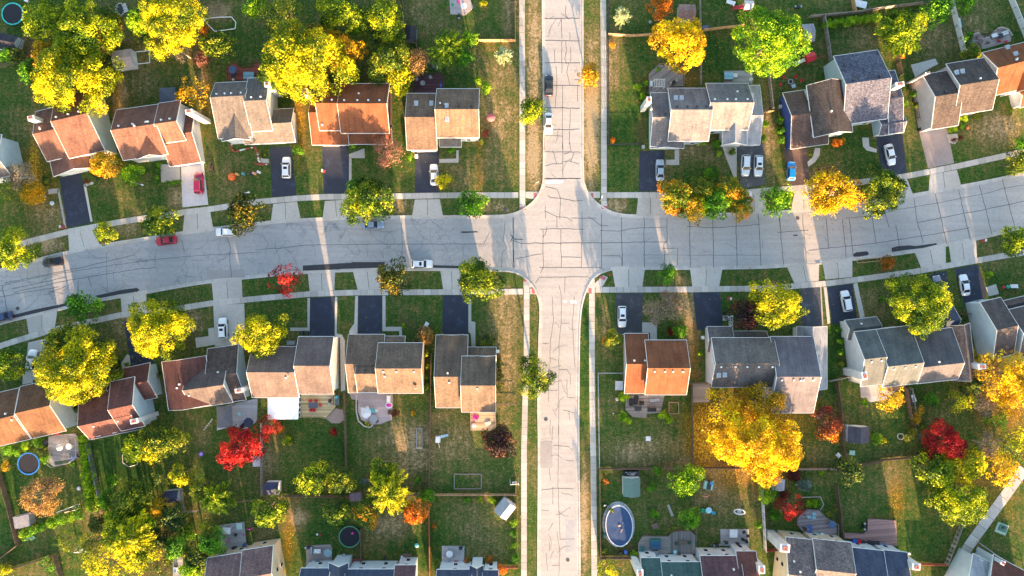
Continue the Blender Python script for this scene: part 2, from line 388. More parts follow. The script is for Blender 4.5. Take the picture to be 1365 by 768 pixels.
BAREB = [(500, 105, 20, 30, .9), (240, 72, 30, 14, .6), (290, 12, 15, 15, .9), (560, 45, 25, 12, .6), (920, 80, 22, 45, .5), (40, 60, 12, 30, .6), (905, 95, 20, 20, .5), (470, 60, 20, 15, .6),
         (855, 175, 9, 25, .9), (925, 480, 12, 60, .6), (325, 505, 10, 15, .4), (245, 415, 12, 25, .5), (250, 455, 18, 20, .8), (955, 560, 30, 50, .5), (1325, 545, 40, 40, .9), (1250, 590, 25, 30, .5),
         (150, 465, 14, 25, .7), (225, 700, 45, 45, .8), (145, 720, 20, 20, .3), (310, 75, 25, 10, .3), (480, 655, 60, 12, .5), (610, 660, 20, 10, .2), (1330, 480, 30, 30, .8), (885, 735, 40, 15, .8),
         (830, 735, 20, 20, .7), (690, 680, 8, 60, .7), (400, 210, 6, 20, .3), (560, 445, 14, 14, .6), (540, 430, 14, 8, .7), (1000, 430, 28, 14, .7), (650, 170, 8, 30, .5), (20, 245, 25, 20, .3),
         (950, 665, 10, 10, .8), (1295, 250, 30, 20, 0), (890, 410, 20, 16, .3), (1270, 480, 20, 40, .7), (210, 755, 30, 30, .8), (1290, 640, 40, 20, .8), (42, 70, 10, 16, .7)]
LITTER_SUNLIT = [(980, 620, 70, 35, .7), (1005, 560, 90, 40, .6), (1110, 270, 50, 20, .7), (220, 60, 60, 30, .35), (100, 160, 70, 20, .35), (400, 150, 9, 65, .75), (157, 120, 6, 40, .8), (45, 215, 7, 45, .7), (640, 220, 7, 60, .35), (275, 130, 6, 50, .45), (385, 715, 9, 40, .5), (788, 650, 7, 90, .35), (925, 470, 8, 50, .35), (935, 580, 20, 40, .8), (1140, 440, 6, 60, .2), (655, 545, 10, 30, .3), (1195, 665, 12, 30, .5), (900, 110, 45, 25, .4), (500, 740, 40, 20, .15), (100, 500, 50, 30, .2),
        (785, 110, 14, 20, .5), (210, 460, 40, 20, .2), (1350, 540, 40, 40, .6), (1300, 660, 60, 50, .4), (1058, 180, 14, 55, .9), (50, 240, 30, 40, .5), (150, 730, 60, 40, .1), (340, 470, 40, 30, .3)]  # leaf carpets, plus sunlit strips between houses painted in as orange ground
def ground():
    X = 141; Y = 79; st = .7
    xs = [-900, -420, -250] + list(np.arange(-X, X + .01, st)) + [250, 420, 900]
    ys = [-900, -420, -200] + list(np.arange(-Y, Y + .01, st)) + [200, 420, 900]
    xs = np.array(xs); ys = np.array(ys); nx, ny = len(xs), len(ys)
    gx, gy = np.meshgrid(xs, ys)
    PX = gx / S + 682.5; PY = 384 - gy / S
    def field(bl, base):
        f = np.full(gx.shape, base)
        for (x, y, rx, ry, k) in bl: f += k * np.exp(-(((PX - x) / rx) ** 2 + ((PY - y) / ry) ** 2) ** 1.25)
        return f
    dry_sunlit = field(DRY_SUNLIT, .355); bare = field(BAREB, -.25); lit = field(LITTER_SUNLIT, .03)
    v = np.stack([gx, gy, np.zeros(gx.shape)], -1).reshape(-1, 3)
    i = np.arange(nx * ny).reshape(ny, nx)
    f = np.stack([i[:-1, :-1], i[:-1, 1:], i[1:, 1:], i[1:, :-1]], -1).reshape(-1, 4)
    me = bpy.data.meshes.new('lawn_ground'); me.from_pydata(v.tolist(), [], f.tolist())
    for n, a in (('dry_sunlit', dry_sunlit), ('bare', bare), ('litter_sunlit', lit)):
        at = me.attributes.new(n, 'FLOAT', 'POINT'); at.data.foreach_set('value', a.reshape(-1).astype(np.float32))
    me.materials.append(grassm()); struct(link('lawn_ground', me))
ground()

def offset_line(pts, d):
    out = []
    for i in range(len(pts)):
        a = pts[max(0, i - 1)]; b = pts[min(len(pts) - 1, i + 1)]
        l = math.dist(a, b) or 1; out.append((pts[i][0] - (b[1] - a[1]) / l * d, pts[i][1] + (b[0] - a[0]) / l * d))
    return out
def roads():
    out = EDGES['NW'][::-1] + EDGES['NE'] + EDGES['SE'] + EDGES['SW']
    mb = MB(); mb.quad([(x, y, .006) for x, y in out]); r = struct(mb.build('road', CONCROAD))
    return r
ROAD = roads()

APRONS = [(4, [(350, 470), (470, 445), (515, 528), (355, 566)]), (4, [(945, 368), (1075, 348), (1092, 441), (935, 463)]), (5, [(93, 315), (215, 303), (235, 397), (80, 411)]),
          (5, [(357, 300), (462, 293), (492, 387), (345, 393)]), (5, [(818, 292), (945, 290), (963, 381), (803, 382)]), (6, [(655, 283), (780, 280), (795, 376), (645, 379)]),
          (6, [(1190, 244), (1300, 238), (1310, 361), (1192, 366)]), (7, [(170, 250), (262, 242), (285, 343), (150, 353)]), (7, [(655, 205), (745, 187), (778, 273), (650, 297)]),
          (7, [(862, 165), (1000, 140), (1022, 223), (855, 260)]), (8, [(135, 171), (295, 126), (280, 222), (150, 262)]), (8, [(617, 56), (748, 36), (752, 122), (625, 148)]),
          (4, [(1083, 712), (1237, 692), (1241, 795), (1093, 812)]), (5, [(270, 668), (410, 660), (406, 755), (280, 765)]), (5, [(500, 656), (645, 650), (645, 752), (525, 754)]),
          (5, [(948, 650), (1062, 650), (1055, 750), (963, 752)]), (6, [(522, 648), (690, 645), (677, 738), (538, 740)]), (6, [(920, 643), (1088, 641), (1070, 735), (933, 738)]),
          (7, [(128, 632), (295, 617), (293, 708), (168, 720)]), (7, [(312, 612), (465, 598), (465, 688), (327, 702)]), (7, [(780, 553), (943, 522), (943, 625), (820, 648)]), (7, [(958, 520), (1098, 494), (1103, 590), (972, 618)])]
DRIVES = [(4, [(305, 180), (415, 155), (465, 410), (345, 437)], DRIVE), (4, [(925, 112), (1042, 105), (1066, 318), (935, 332)], concrete('pale_concrete', (.56, .52, .52))),
          (5, [(75, 25), (185, 20), (212, 270), (88, 280)], DRIVE), (5, [(343, 12), (478, 12), (481, 263), (352, 267)], DRIVE), (5, [(820, 42), (940, 40), (942, 257), (818, 258)], DRIVE),
          (6, [(662, 45), (792, 42), (780, 250), (658, 251)], DRIVE), (6, [(1165, 10), (1300, 5), (1303, 215), (1180, 238)], DRIVEOLD), (7, [(112, 35), (235, 20), (247, 217), (150, 222)], asphalt('brown_asphalt', (.10, .065, .055))),
          (7, [(585, -40), (722, -48), (744, 153), (655, 172), (612, 120)], DRIVE), (7, [(808, -50), (950, -75), (986, 106), (852, 132)], concrete('exposed_gravel', (.27, .24, .235), 0, .3)),
          (8, [(145, 294), (245, 272), (225, 400), (205, 480), (125, 495)], CONC), (8, [(635, 187), (730, 167), (790, 420), (672, 425)], DRIVE), (8, [(1092, 105), (1250, 94), (1257, 300), (1100, 315)], CONC),
          (9, [(283, 65), (408, 60), (406, 275), (280, 275)], DRIVE), (9, [(530, 55), (650, 54), (648, 262), (527, 262)], DRIVE), (9, [(962, 52), (1090, 51), (1090, 265), (958, 265)], DRIVE),
          (10, [(540, 43), (681, 40), (673, 258), (545, 258)], asphalt('grey_asphalt', (.05, .05, .058))), (10, [(937, 40), (1075, 38), (1088, 225), (957, 230)], DRIVE), (11, [(200, 15), (300, 5), (310, 225), (205, 225)], asphalt('blue_grey_asphalt', (.055, .06, .072))),
          (11, [(338, 12), (465, -8), (489, 180), (362, 200)], DRIVE), (7, [(860, 678), (945, 655), (972, 790), (900, 830)], DRIVE), (7, [(985, 648), (1110, 624), (1152, 768), (1142, 830), (1040, 840), (1020, 768)], DRIVE)]
CUTS = [tw(t, *[(q[2 if k < 10 else 0][i] + q[3 if k < 10 else 1][i]) / 2 for i in (0, 1)]) for k, (t, q) in enumerate(APRONS)]
def kerbs():
    for key, pts in EDGES.items():
        mb = MB(); sgn = {'NW': 1, 'NE': -1, 'SE': -1, 'SW': -1}[key]
        # the road lies to the other side of the offset
        pts = resample(pts, 1.0)
        mid = pts[len(pts) // 2]
        a = offset_line(pts, .32); b = offset_line(pts, -.32)
        cen = wp((748, 324))
        if math.dist(a[len(a) // 2], cen) > math.dist(b[len(b) // 2], cen): outer, s = a, 1
        else: outer, s = b, -1
        inner = offset_line(pts, -.45 * s); lip = offset_line(pts, .02 * s)
        for i in range(len(pts) - 1):
            m = pts[i]
            h = .03 if any(math.dist(m, c) < 3.6 for c in CUTS) else .13
            tint = random.uniform(-.3, .3)
            g = .03 if i % 4 == 0 else 0
            mb.prism([lip[i], lip[i + 1], outer[i + 1], outer[i]], 0, h, tint)
            mb.prism([inner[i], inner[i + 1], lip[i + 1], lip[i]], 0, .012, tint - .3)
        struct(mb.build('kerb', CURB))
kerbs()

def slabs(line, w, step, z, name='sidewalk', mat=CONC):
    line = [wp(p) for p in line]; c = resample(line, step)
    mb = MB(); l = offset_line(c, w / 2); r = offset_line(c, -w / 2)
    for i in range(len(c) - 1):
        def lerp(a, b, f): return (a[0] + (b[0] - a[0]) * f, a[1] + (b[1] - a[1]) * f)
        e = .016
        mb.prism([lerp(l[i], l[i + 1], e), lerp(l[i + 1], l[i], e), lerp(r[i + 1], r[i], e), lerp(r[i], r[i + 1], e)], 0, z + random.uniform(-.003, .003), random.uniform(-.5, .5))
    return struct(mb.build(name, mat))
WALKS = [
 [(-300, 425), (-100, 363), (39, 322), (91, 309), (160, 296), (245, 283), (280, 279), (340, 269.5), (397, 264.5), (431, 262.5), (520, 261.8), (600, 260.5), (691, 260.2)],
 [(700.5, 260.2), (718, 260.2)], [(786, 260.2), (800, 260.2)], [(809, 260.2), (900, 260), (1000, 256), (1062, 251), (1130, 245), (1205, 235.5), (1236, 229.5), (1275, 222), (1365, 202), (1500, 163), (1700, 95)],
 [(-300, 555), (-100, 496), (13, 457), (73, 439), (161, 420), (234, 412), (284, 404), (345, 398), (413, 392), (475, 390), (590, 389.5), (697, 388.8)],
 [(706.5, 388.5), (716, 388.5)], [(779, 386.5), (784.5, 386.5)], [(793.5, 386.4), (900, 386), (1030, 384.5), (1062, 381), (1103, 378), (1137, 373.5), (1218, 362.5), (1275, 352), (1365, 336.5), (1500, 298), (1700, 230)],
 [(695.7, -300), (695.7, 0), (696.3, 120), (696.4, 282)], [(804, -300), (804, 0), (805, 120), (805, 277)],
 [(702, 371), (702, 400), (702, 470), (700, 536), (698.5, 600), (698.5, 768), (698, 1100)], [(789, 372), (789, 440), (789.5, 536), (791, 620), (792.2, 768), (792, 1100)],
 [(1365, 624), (1355, 640), (1293, 725), (1268, 768), (1200, 880)]]
for i, w in enumerate(WALKS): slabs(w, 1.25 if i < 12 else 2.3, 1.55 if i < 12 else 2.6, .05 if i not in (8, 9, 10, 11) else .056)
def flat(name, t, pts, z, mat, zt=0.0): 
    mb = MB(); mb.prism(tws(t, pts), 0, z, zt); return struct(mb.build(name, mat))
for t, q in APRONS:
    c = tws(t, q); mb = MB()
    ca = [sum(p[i] for p in c) / 4 for i in (0, 1)]
    m1 = ((c[0][0] + c[1][0]) / 2, (c[0][1] + c[1][1]) / 2); m2 = ((c[3][0] + c[2][0]) / 2, (c[3][1] + c[2][1]) / 2)
    g = .05
    mb.prism([c[0], (m1[0] - g, m1[1]), (m2[0] - g, m2[1]), c[3]], 0, .036, random.uniform(-.3, .3))
    mb.prism([(m1[0] + g, m1[1]), c[1], c[2], (m2[0] + g, m2[1])], 0, .036, random.uniform(-.3, .3))
    struct(mb.build('driveway_apron', CONC))
for t, q, m in DRIVES: flat('driveway', t, q, .03, m)
# narrow concrete borders and front walks
PATHS = [(4, [(293, 240), (303, 237), (340, 436), (330, 438)]), (4, [(428, 218), (440, 215), (474, 404), (464, 407)]), (4, [(430, 215), (475, 200), (480, 212), (435, 226)]), (4, [(245, 240), (298, 235), (302, 258), (250, 265)]),
         (4, [(820, 110), (920, 118), (924, 192), (826, 205)]), (5, [(481, 75), (494, 75), (494, 215), (481, 215)]), (5, [(481, 60), (560, 30), (562, 80), (481, 80)]), (5, [(943, 85), (1042, 82), (1042, 103), (943, 104)]), (5, [(1030, 40), (1042, 40), (1042, 85), (1030, 85)]),
         (5, [(28, 80), (70, 85), (72, 105), (30, 105)]), (6, [(797, 88), (865, 88), (865, 115), (797, 115)]), (6, [(842, 30), (865, 30), (865, 88), (842, 88)]), (6, [(1085, 20), (1160, 10), (1160, 180), (1145, 180), (1110, 90)]),
         (7, [(235, 100), (262, 75), (275, 28), (300, 28), (298, 65), (275, 100), (240, 125)]), (7, [(515, -25), (548, -25), (552, 20), (590, 35), (590, 52), (540, 42), (520, 20)]), (7, [(945, -40), (1000, -45), (1010, -20), (990, 10), (960, 0)]),
         (8, [(1000, 270), (1068, 262), (1066, 222), (1095, 218), (1100, 305), (1005, 322)]), (8, [(620, 400), (650, 355), (665, 360), (668, 425), (625, 430)]), (8, [(118, 460), (165, 450), (170, 500), (115, 510)]),
         (9, [(268, 66), (281, 66), (279, 235), (180, 235), (180, 218), (268, 218)]), (9, [(409, 60), (421, 60), (418, 248), (445, 255), (460, 285), (462, 540), (440, 545), (435, 270), (408, 262)]),
         (9, [(513, 57), (527, 57), (524, 255), (485, 262), (482, 235), (508, 195)]), (9, [(652, 55), (668, 55), (668, 214), (752, 214), (752, 264), (738, 264), (738, 236), (652, 236)]), (9, [(1092, 53), (1107, 53), (1107, 185), (1128, 190), (1128, 315), (1108, 315), (1104, 250), (1092, 240)]),
         (10, [(676, 192), (750, 190), (752, 290), (718, 290), (716, 245), (676, 242)]), (10, [(1088, 155), (1142, 155), (1142, 245), (1120, 245), (1118, 182), (1088, 182)]), (11, [(470, -5), (490, -12), (528, 160), (505, 175)]),
         (11, [(1148, 12), (1200, -5), (1216, 45), (1165, 58)]), (11, [(318, 12), (334, 10), (352, 195), (338, 200)]), (11, [(300, 5), (306, 5), (318, 225), (311, 225)])]
for t, q in PATHS: flat('front_walk', t, q, .044, CONC, random.uniform(-.4, .4))
# red ramp pads
for t, x, y, a, b in ((6, 128, 271, 16, 24), (6, 65, 338, 32, 14), (6, 420, 271, 14, 24), (6, 482, 332, 30, 15), (6, 474, 693, 30, 16), (6, 77, 704, 18, 14), (10, 119, 30, 16, 28), (10, 410, 30, 15, 28)):
    mb = MB(); c = tw(t, x, y); mb.box(c[0], c[1], 0, a / 3.84 * S, b / 3.84 * S, .075 if 0 else .072, math.radians(-20) if (t, x) == (6, 474) else 0)
    o = mb.build('ramp_pad', plain('brick_red_pad', (.45, .12, .12), .7)); struct(o)
# corner ramps
for t, q in ((6, [(80, 252), (158, 252), (150, 262), (124, 290), (80, 284)]), (6, [(400, 252), (458, 252), (458, 284), (412, 285), (395, 262)]), (6, [(48, 318), (80, 318), (80, 342), (48, 355)]), (6, [(465, 315), (497, 315), (497, 358), (468, 342)]),
             (6, [(455, 700), (475, 680), (500, 690), (475, 735), (450, 742), (412, 742)]), (6, [(68, 695), (92, 695), (118, 735), (118, 742), (68, 742)])):
    flat('corner_ramp', t, q, .046, CONC)
# patches of tar and repairs on the road
TAR = [(5, [(245, 630), (495, 615), (495, 612), (665, 612), (660, 640), (440, 648), (430, 650), (245, 657)]), (5, [(912, 628), (1065, 632), (1065, 645), (912, 642)]), (8, [(50, 158), (180, 125), (345, 92), (345, 105), (180, 145), (52, 175)]),
       (8, [(490, 55), (620, 25), (700, 15), (715, 25), (700, 35), (610, 48), (500, 70)]), (7, [(470, 572), (485, 562), (540, 557), (550, 567), (545, 577), (500, 585), (472, 585)]), (7, [(665, 540), (700, 530), (760, 527), (790, 530), (895, 515), (898, 523), (830, 540), (740, 550), (668, 561)]),
       (5, [(1055, 455), (1140, 455), (1140, 460), (1062, 464)]), (7, [(163, 472), (185, 472), (185, 478), (163, 478)])]
for t, q in TAR:
    mb = MB(); mb.quad([(x, y, .019) for x, y in tws(t, q)]); struct(mb.build('tar_patch', plain('black_tar', (.035, .037, .045), .8, var=.35, scale=3)))
for t, q, c in ((6, [(180, 195), (272, 192), (272, 207), (182, 212)], (.7, .7, .68)), (10, [(308, 80), (338, 78), (342, 94), (310, 96)], (.6, .6, .6)), (10, [(272, 80), (288, 78), (292, 90), (276, 92)], (.6, .6, .6)),
                (14, [(153, 78), (215, 76), (217, 212), (155, 215)], (.33, .31, .30)), (6, [(790, 540), (855, 542), (855, 635), (792, 635)], (.42, .40, .36)), (4, [(1055, 655), (1250, 648), (1254, 690), (1060, 698)], (.30, .29, .28)), (14, [(285, 480), (330, 480), (330, 640), (285, 650)], (.33, .33, .34))):
    mb = MB(); mb.quad([(x, y, .0135) for x, y in tws(t, q)]); struct(mb.build('road_patch', concrete('patch', c)))
# joints and cracks
def crack(mb, pts, w=.10, z=.0165, jit=.12):
    p = [pts[0]]
    for a, b in zip(pts, pts[1:]):
        n = max(1, int(math.dist(a, b) / .8))
        for i in range(1, n + 1):
            f = i / n; j = jit if i < n else 0
            p.append((a[0] + (b[0] - a[0]) * f + random.uniform(-j, j), a[1] + (b[1] - a[1]) * f + random.uniform(-j, j)))
    l, r = offset_line(p, w / 2), offset_line(p, -w / 2)
    for i in range(len(p) - 1):
        k = random.uniform(.6, 1.4)
        mb.quad([(*l[i], z), (*r[i], z), (*r[i + 1], z), (*l[i + 1], z)], random.uniform(-.5, .8))
def cracks():
    mb = MB(); R = random.Random(3)
    def tl(t, *pts, w=.10, j=.07): crack(mb, tws(t, pts), w, jit=j)
    # east arm transverse joints
    for x, y0, y1, x2 in ((570, 383, 637, 573), (685, 380, 640, 687), (918, 375, 640, 922), (1038, 375, 640, 1042), (1155, 370, 640, 1162), (1270, 366, 632, 1285), (468, 365, 640, 468)): tl(6, (x, y0), (x2, y1), w=.12)
    tl(6, (802, 385), (804, 505), (787, 520), (790, 635)); tl(6, (460, 450), (570, 453), (620, 440), (800, 432)); tl(6, (60, 517), (200, 515), (600, 512), (805, 508), w=.12); tl(6, (905, 430), (1035, 437), (1280, 420), w=.1)
    tl(6, (470, 580), (560, 580), (575, 600), (573, 635)); tl(6, (680, 575), (1285, 578), w=.06); tl(6, (780, 542), (858, 542), (855, 630))
    for a, b in (((93, 380), (112, 625)), ((210, 370), (232, 620)), ((330, 385), (345, 545)), ((415, 395), (435, 590)), ((450, 390), (470, 580)), ((565, 375), (587, 515)), ((632, 360), (655, 435)), ((688, 420), (705, 528)), ((780, 285), (798, 410)), ((798, 410), (828, 512)),
                 ((890, 262), (948, 520)), ((1008, 240), (1068, 495)), ((1115, 215), (1180, 470)), ((1233, 190), (1298, 440))): tl(7, a, b, w=.12)
    tl(7, (80, 460), (240, 450)); tl(7, (100, 458), (90, 372)); tl(7, (240, 552), (590, 515), (700, 497), (930, 462), (1068, 435), w=.11); tl(7, (430, 387), (560, 378), (690, 345), (900, 310), (1130, 265), (1240, 235), (1344, 218), w=.09); tl(7, (800, 410), (1000, 370), (1160, 340), (1344, 300), w=.12)
    # crossing
    for q in (((180, 225), (240, 240), (258, 285), (255, 395)), ((195, 270), (200, 280), (260, 285), (330, 300), (372, 298)), ((175, 350), (240, 380), (290, 385), (320, 403)), ((312, 388), (440, 388)), ((400, 380), (465, 425), (500, 425)), ((150, 443), (380, 443)), ((368, 355), (365, 640)), ((168, 445), (170, 640), (155, 670)),
              ((258, 445), (262, 640)), ((262, 585), (365, 588)), ((10, 500), (60, 517)), ((15, 480), (22, 640)), ((150, 640), (465, 640), (480, 655)), ((130, 720), (150, 690), (400, 688), (412, 700)), ((282, 690), (278, 768)), ((238, 380), (240, 440)), ((180, 325), (182, 390)), ((190, 430), (180, 470), (165, 485)), ((30, 595), (165, 570)), ((18, 385), (15, 640))): tl(6, *q)
    for q in (((17, 480), (0, 510)), ((25, 495), (65, 497)), ((0, 470), (30, 500))): tl(6, *q, w=.16)
    # north arm
    for y in (95, 208, 322, 437, 552, 665): tl(2, (178, y), (357, y + R.uniform(-4, 6)), w=.13)
    for q in (((262, 95), (265, 200)), ((265, 210), (265, 375)), ((285, 30), (283, 75), (300, 98)), ((262, 70), (300, 98)), ((305, 165), (306, 205)), ((228, 255), (228, 318)), ((285, 210), (290, 260), (280, 300), (290, 330)), ((310, 240), (310, 318)), ((235, 340), (240, 410), (230, 550)),
              ((300, 320), (290, 370), (305, 432)), ((268, 440), (268, 700)), ((355, 410), (330, 408)), ((345, 440), (345, 520)), ((308, 560), (305, 660)), ((303, 670), (303, 740)), ((178, 695), (268, 697)), ((178, 700), (178, 768)), ((268, 700), (270, 768))): tl(2, *q, w=.1)
    for q in (((268, 0), (270, 180)), ((305, 0), (313, 45), (275, 60)), ((175, 48), (360, 50)), ((178, 120), (215, 110), (240, 110)), ((218, 42), (238, 108)), ((240, 110), (268, 108)), ((268, 98), (305, 95), (350, 110)), ((328, 52), (308, 98)), ((175, 185), (362, 184))): tl(6, *q)
    tl(6, (175, 186), (362, 184), w=.16)
    # south arm
    for q in (((250, 0), (262, 60), (262, 190), (250, 300), (248, 768)), ((215, 60), (222, 180), (205, 300), (205, 400)), ((262, 195), (305, 195)), ((200, 400), (195, 600)), ((250, 432), (290, 432), (308, 460), (310, 510)), ((290, 480), (292, 575), (330, 578)), ((180, 540), (245, 540)), ((270, 640), (330, 655)), ((300, 645), (305, 690)), ((205, 690), (205, 768)), ((165, 300), (195, 300)), ((232, 495), (215, 515)), ((330, 60), (318, 200), (332, 420))): tl(10, *q, w=.08)
    for q in (((250, 0), (245, 310), (255, 580)), ((220, 100), (300, 105), (320, 125)), ((160, 328), (240, 318), (325, 322)), ((200, 215), (208, 280)), ((220, 310), (218, 400)), ((255, 580), (330, 578)), ((220, 495), (195, 535)), ((240, 540), (255, 640), (248, 768)), ((285, 175), (325, 180)), ((200, 590), (202, 640)), ((218, 0), (215, 70)), ((165, 430), (200, 435)), ((215, 715), (250, 712)), ((185, 650), (190, 740))): tl(14, *q, w=.08)
    # west arm
    for q in (((0, 735), (100, 710), (300, 672), (430, 650), (600, 625), (800, 598), (1000, 580), (1344, 560)),): tl(4, *q, w=.08)
    tl(4, (20, 720), (350, 655), (690, 575)); tl(4, (70, 768), (350, 705), (690, 650), (800, 640)); tl(4, (400, 705), (400, 768)); tl(4, (1160, 480), (1180, 540), (1175, 570), (1185, 690), w=.1); tl(4, (450, 690), (470, 740)); tl(4, (545, 560), (550, 768), w=.06); tl(4, (930, 500), (945, 560))
    tl(5, (0, 550), (140, 540), (260, 525), (700, 520), (1170, 520), w=.1); tl(5, (1320, 385), (1322, 640)); tl(5, (1170, 520), (1200, 460)); tl(5, (1050, 460), (1140, 458), w=.12); tl(5, (1260, 640), (1265, 560), (1290, 540), (1270, 500), (1280, 400), w=.08); tl(5, (210, 420), (700, 458), w=.04); tl(5, (750, 385), (755, 620), w=.05)
    tl(8, (10, 0), (45, 170), w=.12); tl(8, (60, 20), (340, -40)); tl(8, (0, 60), (300, 10)); tl(8, (250, 30), (330, 45)); tl(8, (230, 50), (340, 5)); tl(8, (400, 5), (402, 75))
    # random hair cracks
    def hair(p, n, w): 
        a = R.uniform(0, 2 * PI); q = [p]
        for _ in range(n): a += R.uniform(-.6, .6); q.append((q[-1][0] + .9 * math.cos(a), q[-1][1] + .9 * math.sin(a)))
        crack(mb, q, w, jit=.05)
    for _ in range(50):
        x = R.uniform(-20, 660); yc = 325 + (max(0, 480 - x) / 480) ** 1.7 * 70
        hair(wp((x, yc + R.uniform(-20, 22))), R.randint(2, 7), .045)
    for _ in range(26): hair(wp((R.uniform(730, 768), R.choice([R.uniform(0, 230), R.uniform(420, 760)]))), R.randint(2, 4), .06)
    for _ in range(14): hair(wp((R.uniform(860, 1150), R.uniform(296, 342))), R.randint(1, 3), .05)
    o = mb.build('crack_sealant', SEAL, ROAD); return o
cracks()
def manhole(t, x, y, r=.42):
    c = tw(t, x, y); mb = MB(); mb.cyl(0, 0, 0, r, .02, r, 20); o = mb.build('manhole_cover', plain('cast_iron', (.10, .09, .09), .6, .3)); o.location = (c[0], c[1], .008); 
    mb2 = MB(); mb2.torus(0, 0, .022, r * .7, .02, 16, 4); mb2.build('raised_ring', o.data.materials[0], o)
    tag(o, 'dark round iron manhole cover @', 'manhole cover', 'manhole covers')
for t, x, y in ((10, 183, 687), (14, 295, 685), (6, 85, 720), (6, 1045, 385), (5, 1280, 340), (4, 1183, 725), (15, 0, 0), (8, 90, 120), (7, 185, 387)):
    if t != 15: manhole(t, x, y)
# ------------------------------------------------------------------ houses
LAND = []     # (short reference, survey position) used when labels name a neighbour
WINGS = []
def make_window_meshes():
    f = MB(); f.box(0, 0, 0, 1.0, .10, 1.35); g = MB(); g.box(0, 0, .09, .8, .14, 1.26)
    g2 = MB()
    return f.mesh('window', WHITE), g.mesh('pane', GLASS)
WINF, WINP = make_window_meshes()
GD = MB(); GD.box(0, 0, 0, 4.9, .08, 2.2); [GD.box(0, 0, .06 + k * .54, 4.7, .12, .52 + k * .54) for k in range(4)]; GDM = GD.mesh('garage_door', WHITE)
DR = MB(); DR.box(0, 0, 0, 1.0, .12, 2.1); DRM = DR.mesh('front_door', plain('door_paint', (.25, .06, .05), .4))
VT = MB(); VT.box(0, 0, -.25, .32, .32, .22); VT.cyl(0, 0, .22, .2, .3, .2, 10); 
VENTW = VT.mesh('roof_vent', plain('vent_white', (.75, .75, .72), .5)); VENTB = VT.mesh('roof_vent', plain('vent_black', (.03, .03, .035), .6))
SKF = MB(); SKF.box(0, 0, -.2, .85, 1.1, .12); SKG = MB(); SKG.box(0, 0, -.1, .65, .9, .15)
SKFM = SKF.mesh('skylight', plain('skylight_frame', (.55, .5, .45))); SKGM = SKG.mesh('glazing', plain('skylight_glass', (.35, .42, .48), .1))

